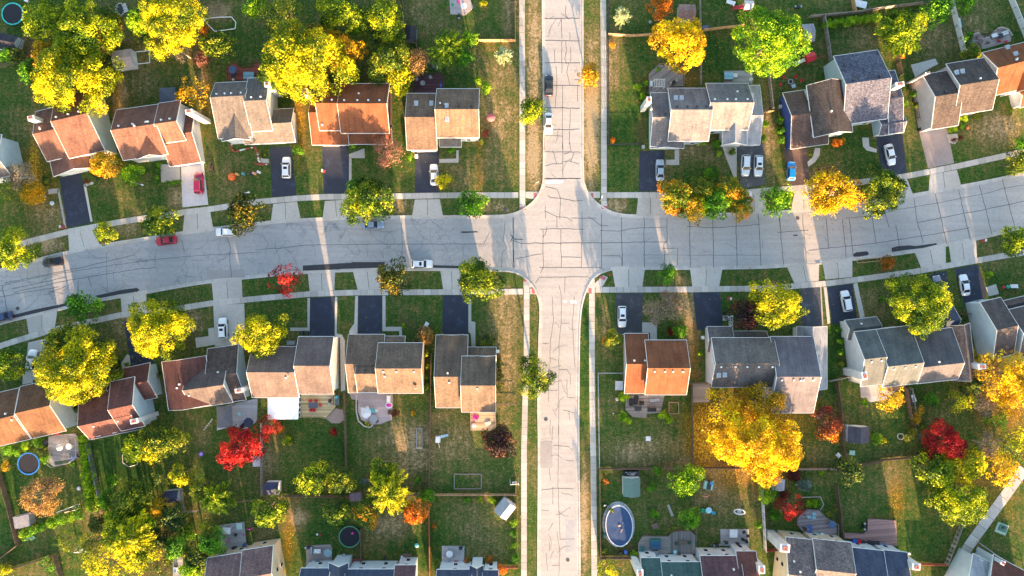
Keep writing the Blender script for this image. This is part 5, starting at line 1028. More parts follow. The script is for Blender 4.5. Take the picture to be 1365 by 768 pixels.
hedge(111, 586, 122, 678, 11, 9, 'bright'); hedge(1104, 32, 1172, 22, 9, 7, 'bright'); hedge(211, 220, 209, 244, 4, 4, 'green'); hedge(222, 244, 238, 243, 3, 4, 'green')

# ------------------------------------------------------------------ fences
def fence(pts, mat, h, label, kind='board'):
    P_ = [tw(t, x, y) for t, x, y in pts]; C = P_[0]; H = thing('fence', label, 'fence', (C[0], C[1], 0)); Q = [(p[0] - C[0], p[1] - C[1]) for p in P_]
    pm = MB(); pm.box(0, 0, 0, .12, .12, h + .1); pmm = pm.mesh('post', mat); mb = MB()
    for a, b in zip(Q, Q[1:]):
        L = math.dist(a, b); an = math.atan2(b[1] - a[1], b[0] - a[0]); n = max(1, int(L / 2.5))
        for k in range(n + 1):
            if k == 0 and a != Q[0]: continue
            f = k / n; link('post', pmm, H, (a[0] + (b[0] - a[0]) * f, a[1] + (b[1] - a[1]) * f, 0), an)
        bw = .18 if kind == 'board' else .5; m = int(L / bw)
        if kind in ('board', 'picket'):
            for k in range(m):
                if kind == 'picket' and k % 2: continue
                f = (k + .5) / m; mb.box(a[0] + (b[0] - a[0]) * f, a[1] + (b[1] - a[1]) * f, .05, bw * .93, .03, h + random.uniform(-.02, .02), an, random.uniform(-1, 1))
        cx, cy = (a[0] + b[0]) / 2, (a[1] + b[1]) / 2
        for z in ((h * .25, h * .8, h) if kind != 'wire' else (h * .3, h * .6, h)): mb.box(cx, cy, z - .05, L, .09 if kind != 'vinyl' else .1, z, an + 0, .2)
        if kind == 'vinyl':
            n = int(L / 2.4)
            for k in range(n): f = (k + .5) / n; mb.box(a[0] + (b[0] - a[0]) * f, a[1] + (b[1] - a[1]) * f, .06, 2.3, .07, h - .08, an, random.uniform(-.3, .3))
    mb.build('fence_panel', mat, H); return H
W_ = [WOODG, WOODT, WOODR, WOODB, VINYL, BLACK]
WARM = plain('honey_wood', (.5, .3, .14), .8, var=.2, scale=4); REDW = plain('orange_red_wood', (.42, .11, .05), .8, var=.2, scale=4)
fence([(1, 1145, 215), (1, 1332, 215), (1, 1330, -60)], WARM, 1.6, 'honey-coloured wood fence along the north-west yard by the sidewalk')
fence([(1, 760, -20), (1, 765, 150)], WOODB, 1.6, 'dark wood fence at the top between large yellow-green trees and patio yard')
fence([(1, 830, 210), (1, 828, 250)], WOODB, 1.5, 'short dark fence piece behind the four-skylight house', 'board')
fence([(0, 600, 208), (0, 790, 215)], WOODB, 1.2, 'dark low fence above the pale pink-roofed shed', 'wire')
fence([(0, 0, 355), (0, 90, 325), (0, 170, 140)], WOODB, 1.5, 'dark fence around the trampoline yard in the upper left corner', 'wire')
fence([(0, 1028, -10), (0, 1030, 230)], WOODB, 1.4, 'brown fence beside the bare garden bed at the top left', 'wire')
fence([(2, 500, -20), (2, 500, 745), (2, 665, 740)], BLACK, 1.2, 'black rail fence along the north street right sidewalk', 'wire')
fence([(2, 500, 183), (2, 615, 190), (2, 745, 182)], WOODT, 1.5, 'tan wood cross fence between golden maple and north street sidewalk')
fence([(2, 966, -20), (2, 970, 200), (2, 972, 440)], WOODG, 1.4, 'grey fence running down behind the golden maple', 'picket')
fence([(2, 985, 162), (2, 1185, 138)], WARM, 1.6, 'honey wood fence between golden maple and big bright green tree')
fence([(3, 240, 92), (3, 470, 72), (3, 600, 50), (3, 840, 20)], WOODG, 1.6, 'long weathered fence above the blue-walled house yard')
fence([(3, 310, 90), (3, 345, 315)], WOODG, 1.7, 'thick weathered fence left of the blue-walled house yard')
fence([(3, 30, 385), (3, 50, 560)], WOODG, 1.6, 'weathered fence between grey-white house and blue-walled house')
fence([(3, 5, 578), (3, 50, 575)], WOODT, 1.5, 'short tan fence beside the blue side wall')
fence([(3, 645, 160), (3, 690, 330), (3, 705, 390)], WOODB, 1.6, 'dark brown fence between mottled roof and spiky yellow-green tree')
fence([(3, 455, -10), (3, 470, 72)], WARM, 1.6, 'honey wood fence stub at the top edge beside the white table', 'board')
fence([(3, 958, 10), (3, 1022, 268)], VINYL, 1.7, 'white vinyl fence left of the curved stone patio', 'vinyl')
fence([(3, 1262, -5), (3, 1348, 205)], VINYL, 1.7, 'white vinyl fence at the top right corner', 'vinyl')
fence([(3, 750, 430), (3, 808, 665)], WOODB, 1.3, 'thin brown fence along the pink gable wall', 'wire')
fence([(9, 463, 545), (13, 472, 215)], WOODB, 1.6, 'dark fence between the sunroom yard and the curved patio yard')
fence([(9, 905, 350), (13, 893, 345)], WOODB, 1.6, 'brown fence between curved patio yard and small deck yard')
fence([(9, 1238, 605), (9, 1340, 608)], WOODB, 1.4, 'short fence from corner house toward the south street sidewalk', 'wire')
fence([(13, 892, 345), (13, 1335, 345), (13, 1335, 270)], WOODT, 1.6, 'pinkish-tan lit wood fence across the yard by the light gabled shed')
fence([(13, 893, 420), (13, 897, 790)], REDW, 1.6, 'orange-red wood fence running down to the bottom edge')
fence([(13, 1240, 714), (13, 1344, 714)], REDW, 1.6, 'short orange-red fence near the bottom by the south street sidewalk')
fence([(13, 1342, 345), (13, 1342, 714)], WOODB, 1.3, 'thin dark fence behind the row of round hedges by the sidewalk', 'wire')
fence([(13, 120, 352), (13, 490, 356)], WOODB, 1.5, 'dark fence running right from the navy storage shed')
fence([(13, 40, -20), (13, 42, 350)], WOODG, 1.5, 'grey fence right of the bright red maple', 'board')
fence([(13, 545, 522), (13, 547, 690)], WOODB, 1.5, 'short brown fence right of the dark trampoline')
fence([(13, 690, 350), (13, 890, 345)], WOODB, 1.5, 'dark fence behind the orange-red maple')
fence([(10, 580, 449), (10, 448, 449), (14, 455, 220)], METAL, 1.2, 'pale metal fence around the small orange-roofed house yard', 'wire')
fence([(14, 455, 215), (14, 940, 210)], WOODB, 1.5, 'dark fence across behind the barn shed and the pool yard')
fence([(14, 455, 220), (14, 460, 670), (14, 632, 668)], WOODB, 1.6, 'dark brown fence around the swimming pool yard')
fence([(14, 943, 340), (14, 948, 560)], WOODB, 1.4, 'thin fence between pool yard and kids table yard', 'wire')
fence([(10, 905, 500), (10, 1025, 503)], WOODB, 1.4, 'short dark fence beside the leaf-strewn patio corner', 'wire')
fence([(10, 925, 505), (14, 930, 208), (14, 1230, 210)], WOODB, 1.5, 'brown fence left of and below the golden tree')
fence([(14, 1280, 275), (14, 1298, 630)], VINYL, 1.7, 'whitish fence between kids table yard and grey deck yard', 'board')
fence([(14, 1298, 632), (15, 75, 625)], WOODR, 1.5, 'short red-brown fence left of the cream-walled house')
fence([(12, 460, 82), (12, 520, 350)], METAL, 1.6, 'grey double fence beside the long green hedge', 'board')
fence([(12, 0, 212), (12, 60, 420), (12, 105, 602), (12, 0, 682)], WOODB, 1.5, 'dark fence curving around the lower left corner lawn')
fence([(12, 0, 745), (12, 150, 700), (12, 292, 655), (12, 335, 800)], WOODB, 1.5, 'dark fence along the bottom left corner yards')
fence([(12, 938, 325), (12, 950, 432), (12, 1022, 430)], WOODG, 1.4, 'short grey fence beside the navy shed and yellow-green spiky tree', 'wire')
fence([(12, 1225, 382), (12, 1344, 370)], WOODB, 1.4, 'thin fence above the patio with pink toys', 'wire')
fence([(11, 340, 490), (11, 445, 467)], WOODG, 1.4, 'short grey fence between big grey house and teal-roofed house', 'board')
fence([(11, 378, 490), (11, 400, 650), (15, 405, 75), (15, 420, 150)], WOODB, 1.5, 'dark fence right of the dark red maple')
fence([(11, 730, 525), (11, 750, 650), (11, 790, 780)], WOODB, 1.6, 'brown fence running down from the teal-roofed house')
fence([(11, 755, 525), (11, 795, 770)], WOODG, 1.5, 'grey fence parallel to the brown one below the teal-roofed house', 'picket')
fence([(15, 165, 215), (15, 375, 215)], WOODG, 1.5, 'grey fence between golden tree and dark green tree')
fence([(15, 505, 195), (15, 620, 170), (15, 800, 155)], WOODB, 1.4, 'curving brown fence above the wide lawn', 'board')
fence([(15, 375, 295), (15, 410, 570)], WOODB, 1.5, 'brown fence between grey deck and reddish deck')
fence([(15, 775, 698), (15, 935, 703)], REDW, 1.5, 'red-brown fence right of the blue roof at the bottom')
fence([(15, 935, 703), (15, 1012, 500)], WOODG, 1.5, 'slanting grey paling fence beside the concrete path', 'picket')
fence([(15, 1100, 590), (15, 1200, 660), (15, 1344, 745)], METAL, 1.3, 'grey fence around the tilted house in the bottom right corner', 'wire')
fence([(11, 1000, 148), (11, 1100, 145)], WOODB, 1.5, 'short brown fence left of the grey house at right edge')
def edging(t, pts, label, mat=WHITE, closed=True, w=.10, h=.18, name='garden_edging'):
    P_ = tws(t, pts, 0); C = P_[0]; Q = [(p[0] - C[0], p[1] - C[1]) for p in P_]; H = MB()
    for i in range(len(Q) if closed else len(Q) - 1): H.tube((*Q[i], h / 2), (*Q[(i + 1) % len(Q)], h / 2), w, w, 5)
    o = H.build(name, mat); o.location = (C[0], C[1], 0); tag(o, label, 'garden edging'); return o
edging(0, [(690, 268), (765, 260), (768, 322), (688, 330)], 'pale rectangular edging of a vegetable bed beside the pink-roofed shed')
edging(0, [(1040, 100), (1110, 90), (1185, 88), (1208, 115), (1205, 148), (1100, 162)], 'white edging with rounded corner around a garden bed at the top')
edging(13, [(828, 12), (856, 12), (856, 112), (828, 112)], 'narrow tall rectangular planter frame in the curved patio yard', METAL, h=.4)
edging(13, [(1020, 245), (1158, 245), (1158, 320), (1020, 320)], 'wide raised bed frame with stony soil in the small deck yard', WOODG, h=.4)
edging(12, [(628, 150), (640, 120), (680, 115), (705, 150), (705, 195), (660, 208), (630, 185)], 'ring of pale stones around a small bush', CONC)
edging(9, [(519, 560), (520, 650), (530, 695), (560, 722), (590, 728), (603, 715)], 'curved whitish low wall around the pink patio', CONC, False, .16, .4)
edging(3, [(1075, 195), (1085, 178), (1110, 170)], 'left short curved stone seat wall of the round patio', brickm('tan_stone', (.5, .36, .28)), False, .25, .5)
edging(3, [(1203, 150), (1225, 143), (1260, 155), (1280, 185)], 'right curved stone seat wall of the round patio', brickm('tan_stone', (.5, .36, .28)), False, .25, .5)
edging(10, [(812, 600), (862, 600), (862, 658), (812, 658)], 'square wooden sandbox frame below the small orange-roofed house', WOODT, h=.4)
edging(8, [(942, 215), (970, 212), (990, 225), (985, 240)], 'small curved white edging beside the yellow tree trunk', CONC, False)
edging(15, [(200, 365), (300, 362), (318, 400), (300, 430)], 'arc of pale stepping stones beside the grey deck', CONC, False)
edging(15, [(700, 40), (722, 40), (728, 55), (720, 68), (702, 66), (694, 52)], 'small round stone ring left of the red maple', CONC)
edging(7, [(487, 600), (610, 590), (612, 605), (490, 617)], 'thin wooden bed frame on the verge beside the orange shrub', WOODT)

# ------------------------------------------------------------------ fallen leaves, too many to count
def fallen():
    rng = np.random.default_rng(5); P_ = []; T = []
    for a in TREES:
        x, y, r, pal = a[:4]
        if pal not in ('yellow', 'gold', 'yorange', 'orange', 'red', 'mixed', 'tan', 'ygreen'): continue
        X, Y = wp((x, y)); n = int(r * (7 if pal in ('gold', 'yorange', 'yellow') else 4)); th = rng.uniform(0, 2 * PI, n); rr = r * S * (.5 + np.abs(rng.normal(scale=.75, size=n)))
        P_.append(np.stack([X + rr * np.cos(th), Y + rr * np.sin(th), rng.uniform(.062, .085, n)], 1)); T.append(rng.uniform(0, 1, n) * (.5 if pal in ('red', 'orange', 'tan') else 1))
    n = 1500; xs = rng.uniform(-112, 112, n); P_.append(np.stack([xs, rng.uniform(-63, 63, n), np.full(n, .07)], 1)); T.append(rng.uniform(0, 1, n))
    for k, pts in EDGES.items():        # leaves gathered in the gutters
        q = [p for p in resample(pts, .8) if abs(p[0]) < 114 and abs(p[1]) < 65]
        for p in q:
            if rng.random() < .55: m = rng.integers(1, 4); P_.append(np.stack([p[0] + rng.normal(scale=.45, size=m), p[1] + rng.normal(scale=.45, size=m), np.full(m, .14)], 1)); T.append(rng.uniform(0, .7, m))
    c = np.concatenate(P_); t = np.concatenate(T); nr = np.tile([0, 0, 1.0], (len(c), 1)) + rng.normal(scale=.25, size=c.shape)
    me = quads_mesh('fallen_leaves', c, nr, rng.uniform(.10, .24, len(c)), t, .8); m, nt, b = new_mat('fallen_leaf')
    nt.links.new(ramp(nt, attr(nt, 'tint'), [(0, (.22, .09, .03)), (.45, (.45, .24, .05)), (1, (.75, .52, .05))]), b.inputs['Base Color']); b.inputs['Roughness'].default_value = .8
    me.materials.clear(); me.materials.append(m); o = link('fallen_leaves', me); o['kind'] = 'stuff'; o['label'] = 'fallen yellow and brown leaves scattered on lawns, drives and gutters'; o['category'] = 'fallen leaves'
fallen()
# ------------------------------------------------------------------ cars
CARM = {}
def paint(name, c):
    m, nt, b = new_mat(name + '_paint'); b.inputs['Base Color'].default_value = (*c, 1); b.inputs['Roughness'].default_value = .32
    b.inputs['Metallic'].default_value = .15; b.inputs['Coat Weight'].default_value = .6; b.inputs['Coat Roughness'].default_value = .08
    return m
def loft(st, prof, mat_of=None):
    """st: stations (x, halfwidth, ztop, zlow); a rounded closed section at each"""
    mb = MB(); n = None
    for (x, w, zt, zl) in st:
        sec = [(w * .90, zl), (w, zl + .12), (w * 1.0, zl + (zt - zl) * .62), (w * .95, zt - .08), (w * .80, zt), (w * .35, zt + .035), (0, zt + .04)]
        sec = sec + [(-a, b) for a, b in sec[-2::-1]]
        n = len(sec); mb.v += [(x, y, z) for y, z in sec]
    k = len(st)
    for i in range(k - 1):
        for j in range(n - 1): mb.f.append((i * n + j, (i + 1) * n + j, (i + 1) * n + j + 1, i * n + j + 1)); mb.t.append(0); mb.m.append(0)
        mb.f.append((i * n + n - 1, (i + 1) * n + n - 1, (i + 1) * n, i * n)); mb.t.append(0); mb.m.append(0)
    mb.f.append(tuple(range(n))); mb.t.append(0); mb.m.append(0); mb.f.append(tuple(range(k * n - 1, (k - 1) * n - 1, -1))); mb.t.append(0); mb.m.append(0)
    return mb
def frustum(x0, x1, w0, z0, X0_, X1_, w1, z1):
    lo = [(x0, -w0, z0), (x1, -w0, z0), (x1, w0, z0), (x0, w0, z0)]; hi = [(X0_, -w1, z1), (X1_, -w1, z1), (X1_, w1, z1), (X0_, w1, z1)]
    return lo, hi
def car_meshes(kind):
    if kind in CARM: return CARM[kind]
    L = {'sedan': 2.35, 'suv': 2.35, 'hatch': 2.1}[kind]; hb = {'sedan': 0, 'suv': .16, 'hatch': .06}[kind]; W = .93 if kind != 'hatch' else .88
    if kind == 'sedan': st = [(-L, .68, .78, .42), (-L + .12, .82, .93, .30), (-L + .5, .91, .99, .24), (-1.2, W, 1.0, .22), (0, W, .98, .22), (.75, W, .97, .22), (1.3, .92, .90, .22), (1.9, .88, .80, .24), (L - .12, .76, .68, .30), (L, .58, .58, .38)]
    else: st = [(-L, .74, .92, .45), (-L + .08, .86, 1.02 + hb, .34), (-L + .5, .92, 1.04 + hb, .28), (-1.2, W, 1.04 + hb, .26), (0, W, 1.03 + hb, .26), (.75, W, 1.02 + hb, .26), (1.3, .93, .98 + hb, .26), (1.9, .89, .88 + hb, .28), (L - .12, .80, .74 + hb, .34), (L, .62, .62, .42)]
    body = loft(st, None).mesh('body', WHITE, True)
    z0 = st[4][2] + .01
    if kind == 'sedan': lo, hi = frustum(-1.72, 1.02, .84, z0 - .03, -1.0, .30, .62, 1.44)
    elif kind == 'suv': lo, hi = frustum(-2.18, 1.0, .87, z0 - .03, -1.85, .42, .70, 1.74)
    else: lo, hi = frustum(-1.95, .95, .82, z0 - .03, -1.55, .35, .64, 1.55)
    cab = MB(); v = lo + hi
    for f in ((0, 1, 5, 4), (1, 2, 6, 5), (2, 3, 7, 6), (3, 0, 4, 7)): cab.quad([v[i] for i in f])
    # roof with a soft crown
    zt = hi[0][2]; xs = [hi[0][0], hi[0][0] + .12, (hi[0][0] + hi[1][0]) / 2, hi[1][0] - .12, hi[1][0]]; ys = [-hi[2][1], -hi[2][1] * .8, 0, hi[2][1] * .8, hi[2][1]]
    zz = lambda i, j: zt + (.0 if i in (0, 4) or j in (0, 4) else .045)
    for i in range(4):
        for j in range(4): cab.quad([(xs[i], ys[j], zz(i, j)), (xs[i + 1], ys[j], zz(i + 1, j)), (xs[i + 1], ys[j + 1], zz(i + 1, j + 1)), (xs[i], ys[j + 1], zz(i, j + 1))])
    cabin = cab.mesh('roof', WHITE)
    def panel(name, a, b, c, d, s, off=.015):
        P_ = [Vector(p) for p in (a, b, c, d)]; cc = sum(P_, Vector()) / 4; n = (P_[1] - P_[0]).cross(P_[3] - P_[0]).normalized()
        if n.dot(cc - Vector((-.3, 0, .9))) < 0: n = -n
        q = [cc + (p - cc) * s + n * off for p in P_]; q2 = [p - n * .05 for p in q]; m = MB(); m.quad(q); 
        for i in range(4): m.quad([q[i], q2[i], q2[(i + 1) % 4], q[(i + 1) % 4]])
        return m.mesh(name, GLASS)
    ws = panel('windshield', lo[1], lo[2], hi[2], hi[1], .93); rw = panel('rear_window', lo[0], lo[3], hi[3], hi[0], .86)
    sl = panel('side_window', lo[3], lo[2], hi[2], hi[3], .88); sr = panel('side_window', lo[0], lo[1], hi[1], hi[0], .88)
    t = MB(); wr = .34 if kind != 'suv' else .38
    for k in range(1):
        n = 18; b = 0
        for y in (-.11, .11):
            t.v += [(wr * math.cos(2 * PI * i / n), y, wr * math.sin(2 * PI * i / n)) for i in range(n)]
        for i in range(n): t.f.append((i, (i + 1) % n, n + (i + 1) % n, n + i)); t.t.append(0); t.m.append(0)
        t.f.append(tuple(range(n))); t.f.append(tuple(range(2 * n - 1, n - 1, -1))); t.t += [0, 0]; t.m += [0, 0]
    tyre = t.mesh('wheel', RUBBER)
    r = MB(); r.tube((0, -.125, 0), (0, .125, 0), wr * .62, wr * .62, 12); rim = r.mesh('rim', METAL)
    h = MB(); h.ball(0, 0, 0, .12, .17, .08, 8, 5); hl = h.mesh('headlight', plain('headlight_glass', (.8, .82, .85), .15)); tl = h.mesh('taillight', plain('taillight_red', (.45, .02, .02), .25))
    m = MB(); m.ball(0, 0, 0, .08, .11, .08, 8, 5); mi = m.mesh('side_mirror', WHITE)
    sn = MB(); sn.box(.0, 0, 0, .55, .8, .02); sun = sn.mesh('sunroof', GLASS)
    s2 = MB(); [s2.tube((-1.5, y, 0), (.2, y, 0), .025, .025, 5) for y in (0,)]; rail = s2.mesh('roof_rail', METAL)
    CARM[kind] = (body, cabin, ws, rw, sl, sr, tyre, rim, hl, tl, mi, sun, rail, dict(L=L, wr=wr, z0=z0, hi=hi, lo=lo, zt=zt)); return CARM[kind]
PAINTS = dict(white=(.80, .81, .82), black=(.018, .02, .024), red=(.42, .012, .03), burgundy=(.26, .008, .055), silver=(.42, .48, .55), blue=(.008, .27, .66), navy=(.03, .05, .13), grey=(.2, .22, .26), steel=(.22, .30, .42), pearl=(.78, .80, .80))
PMATS = {k: paint(k, v) for k, v in PAINTS.items()}
def car(t, x, y, ang, kind, col, label, sunroof=False, nose=1):
    """ang: heading of the nose, degrees anticlockwise from the right of the plan"""
    body, cabin, ws, rw, sl, sr, tyre, rim, hl, tl, mi, sun, rail, d = car_meshes(kind); X, Y = tw(t, x, y, .8)
    H = thing('parked_car', label, 'car', (X, Y, .02), math.radians(ang), 'cars parked on the street and driveways'); pm = PMATS[col]
    def lk(n, me, par=H, loc=(0, 0, 0), pt=False):
        o = link(n, me, par, loc)
        if pt: o.material_slots[0].link = 'OBJECT'; o.material_slots[0].material = pm
        return o
    lk('body', body, pt=True); rf = lk('roof', cabin, pt=True); lk('windshield', ws); lk('rear_window', rw); lk('side_window', sl); lk('side_window', sr)
    for a in (-1.38, 1.38):
        for b in (-.84, .84): w = lk('wheel', tyre, H, (a, b, d['wr'])); lk('rim', rim, w)
    for b in (-1, 1):
        lk('headlight', hl, H, (d['L'] - .16, b * .58, .66)); lk('taillight', tl, H, (-d['L'] + .08, b * .62, .84)); lk('side_mirror', mi, H, (.72, b * 1.0, d['z0'] + .08), True)
        if kind == 'suv': lk('roof_rail', rail, rf, (0, b * .66, d['zt'] + .05))
    if sunroof: lk('sunroof', sun, rf, (-.25, 0, d['zt'] + .035))
    return H
car(4, 267, 612, 188, 'sedan', 'black', 'black sedan parked on the left end of the street above the dark sealed driveway mouth')
car(4, 848, 502, 187, 'sedan', 'red', 'bright red sedan parked at the kerb under the dark green and yellow tree')
car(4, 1158, 458, 180, 'suv', 'white', 'white SUV parked at the kerb next to the dark orange-tinged tree')
car(4, 1017, 208, 91, 'suv', 'burgundy', 'burgundy SUV on the pale concrete driveway')
car(5, 161, 128, 90, 'suv', 'white', 'white SUV with dark sunroof on the driveway by the Halloween lawn figures', True)
car(5, 916, 165, 92, 'sedan', 'white', 'white sedan on the asphalt driveway of the four-skylight house')
car(5, 603, 421, 3, 'sedan', 'steel', 'steel blue sedan half hidden under the gold and dark green tree')
car(5, 855, 622, 0, 'suv', 'white', 'white SUV with sunroof parked at the lower kerb of the street', True)
car(2, 199, 437, 90, 'sedan', 'black', 'black sedan parked on the north street')
car(2, 196, 632, 269, 'sedan', 'white', 'white sedan parked on the north street by the round yellow-green tree')
car(6, 768, 141, 90, 'sedan', 'silver', 'silver-blue sedan on the dark driveway right of the crossing')
car(6, 1205, 118, 268, 'suv', 'pearl', 'white SUV on the worn grey driveway, the left one of the pair')
car(6, 1270, 120, 269, 'suv', 'white', 'white SUV with sunroof on the worn grey driveway, the right one of the pair', True)
car(6, 1218, 303, 88, 'sedan', 'pearl', 'white sedan on the driveway apron half under the orange mottled tree')
car(7, 153, 145, 88, 'hatch', 'blue', 'bright sky-blue hatchback on the brown driveway')
car(7, 660, 62, 282, 'sedan', 'white', 'white sedan on the black driveway beside the gold and dark green tree')
car(8, 8, 165, 195, 'sedan', 'navy', 'dark navy car cut off by the left edge on the street')
car(8, 166, 385, 85, 'suv', 'white', 'white SUV on the concrete driveway half under the big yellow tree')
car(8, 1141, 222, 93, 'suv', 'pearl', 'white SUV on the pale driveway beside the yellow tree below the street', True)
car(10, 573, 162, 270, 'suv', 'white', 'white SUV with sunroof on the asphalt driveway of the small orange-roofed house', True)
car(11, 433, 82, 100, 'suv', 'pearl', 'white SUV on the black driveway above the teal-roofed house')
car(7, 1041, 730, 98, 'sedan', 'white', 'white sedan on the black driveway above the grey house at right edge')
car(7, 905, 735, 100, 'sedan', 'grey', 'dark grey car mostly hidden by the yellow-green tree above the teal-roofed house')

# ------------------------------------------------------------------ furniture and play things
def M_(n, c, r=.6): return plain(n, c, r)
def at(t, x, y, z=0): X, Y = tw(t, x, y, z); return X, Y
def chair(t, x, y, col, rz, label, z=.1, s=1.0, grp='garden chairs'):
    X, Y = at(t, x, y, z); H = thing('garden_chair', label, 'chair', (X, Y, z), math.radians(rz), grp); m = M_('chair_' + col[0], col[1])
    mb = MB(); mb.box(0, 0, .40, .58 * s, .56 * s, .46); mb.build('seat', m, H)
    mb = MB(); mb.box(-.27 * s, 0, .46, .08, .56 * s, .95); mb.build('backrest', m, H)
    for a in (-1, 1):
        for b in (-1, 1): l = MB(); l.tube((a * .24 * s, b * .23 * s, 0), (a * .24 * s, b * .23 * s, .4), .025, .025, 5); l.build('leg', m, H)
        l = MB(); l.box(0, a * .29 * s, .60, .5 * s, .06, .65); l.build('armrest', m, H)
    return H
def rtable(t, x, y, r, col, label, z=.1, umb=None):
    X, Y = at(t, x, y, z + .7); H = thing('round_table', label, 'table', (X, Y, z), 0); m = M_('table_' + col[0], col[1], .3)
    mb = MB(); mb.cyl(0, 0, .70, r, .74, r, 24); mb.build('tabletop', m, H); mb = MB(); mb.cyl(0, 0, 0, .22, .7, .05, 12); mb.build('pedestal', METAL, H); return H
def qtable(t, x, y, w, d, col, rz, label, z=.1, h=.72):
    X, Y = at(t, x, y, z + h); H = thing('table', label, 'table', (X, Y, z), math.radians(rz)); m = M_('table_' + col[0], col[1], .4)
    mb = MB(); planks(mb, [(-w / 2, -d / 2), (w / 2, -d / 2), (w / 2, d / 2), (-w / 2, d / 2)], h - .05, h, d / 5, 0, .01, .1); mb.build('tabletop', m, H)
    for a in (-1, 1):
        for b in (-1, 1): l = MB(); l.tube((a * (w / 2 - .08), b * (d / 2 - .08), 0), (a * (w / 2 - .08), b * (d / 2 - .08), h - .05), .03, .03, 5); l.build('leg', m, H)
    return H
def umbrella(t, x, y, r, col, label, z=.1, closed=False):
    X, Y = at(t, x, y, z + 2.2); H = thing('patio_umbrella', label, 'umbrella', (X, Y, z), .3); m = M_('canvas_' + col[0], col[1], .8)
    mb = MB(); mb.cyl(0, 0, 0, .03, 2.5, .03, 8); mb.build('pole', METAL, H)
    mb = MB(); n = 8
    for i in range(n):
        a, b = 2 * PI * i / n, 2 * PI * (i + 1) / n
        mb.quad([(0, 0, 2.5), (r * math.cos(a), r * math.sin(a), 2.1), (r * math.cos(b), r * math.sin(b), 2.1)], random.uniform(-.2, .2)); mb.quad([(r * math.cos(a), r * math.sin(a), 2.1), (r * math.cos(a), r * math.sin(a), 2.0), (r * math.cos(b), r * math.sin(b), 2.0), (r * math.cos(b), r * math.sin(b), 2.1)])
    mb.build('canopy', m, H); return H
def grill(t, x, y, rz, label, z=.1, col=BLACK):
    X, Y = at(t, x, y, z + .9); H = thing('barbecue_grill', label, 'grill', (X, Y, z), math.radians(rz))
    mb = MB(); mb.box(0, 0, .1, .8, .5, .85); mb.build('cabinet', col, H); mb = MB(); mb.ball(0, 0, .88, .42, .27, .22, 14, 8); mb.build('lid', col, H)
    for a in (-1, 1): mb = MB(); mb.box(a * .62, 0, .82, .36, .42, .86); mb.build('side_shelf', METAL, H)
    for a in (-1, 1): mb = MB(); mb.tube((a * .35, -.2, .1), (a * .35, .2, .1), .1, .1, 10); mb.build('wheel', RUBBER, H)
    return H
def sofa(t, x, y, w, rz, col, label, z=.1):
    X, Y = at(t, x, y, z + .6); H = thing('outdoor_sofa', label, 'sofa', (X, Y, z), math.radians(rz)); m = M_('cushion_' + col[0], col[1], .9)
    mb = MB(); mb.box(0, 0, 0, w, .8, .3); mb.build('frame', BLACK, H); n = max(1, int(w / .7))
    for k in range(n): mb = MB(); mb.box(-w / 2 + w * (k + .5) / n, .03, .3, w / n - .04, .7, .45); mb.build('seat_cushion', m, H)
    mb = MB(); mb.box(0, -.36, .3, w, .16, .8); mb.build('backrest', m, H)
    for a in (-1, 1): mb = MB(); mb.box(a * (w / 2 - .05), 0, .3, .1, .8, .6); mb.build('armrest', m, H)
    return H
def trampoline(t, x, y, r, rim, label):
    R = r / 3.84 * S; X, Y = at(t, x, y, .8); H = thing('trampoline', label, 'trampoline', (X, Y, 0), 0, 'backyard trampolines')
    mb = MB(); mb.cyl(0, 0, .78, R * .91, .80, R * .91, 36); mb.build('jumping_mat', M_('mat_black', (.010, .011, .018), .8), H)
    mb = MB(); n = 36
    for i in range(n):
        a, b = 2 * PI * i / n, 2 * PI * (i + 1) / n
        c = [(q * R * math.cos(k), q * R * math.sin(k)) for q, k in ((.90, a), (1, a), (1, b), (.90, b))]; mb.prism(c, .80, .86, random.uniform(-.3, .3))
    mb.build('rim_padding', M_('pad_' + rim[0], rim[1], .5), H)
    for i in range(6):
        a = 2 * PI * i / 6; mb = MB(); mb.tube((R * .95 * math.cos(a), R * .95 * math.sin(a), 0), (R * .95 * math.cos(a), R * .95 * math.sin(a), .8), .03, .03, 6); mb.build('leg', METAL, H)
        mb = MB(); mb.tube((R * 1.02 * math.cos(a), R * 1.02 * math.sin(a), .8), (R * 1.03 * math.cos(a), R * 1.03 * math.sin(a), 2.4), .03, .03, 6); mb.build('net_pole', BLACK, H)
trampoline(0, 65, 71, 57, ('teal', (.03, .50, .45)), 'round trampoline with teal rim in the upper left corner')
trampoline(12, 146, 193, 57, ('blue', (.03, .20, .62)), 'round trampoline with blue rim beside the silvery deck')
trampoline(13, 484, 567, 56, ('green', (.07, .26, .13)), 'round trampoline with green rim near the bottom edge')
def bouncer(): 
    X, Y = at(13, 498, 550, .9); mb = MB(); mb.ball(0, 0, .1, .35, .22, .12, 10, 6); mb.ball(.1, .2, .12, .2, .2, .12, 8, 5); o = mb.build('toy', M_('pink', (.7, .05, .3)), None, True); o.location = (X, Y, .82); tag(o, 'small pink toy lying on the green-rimmed trampoline', 'toy')
bouncer()
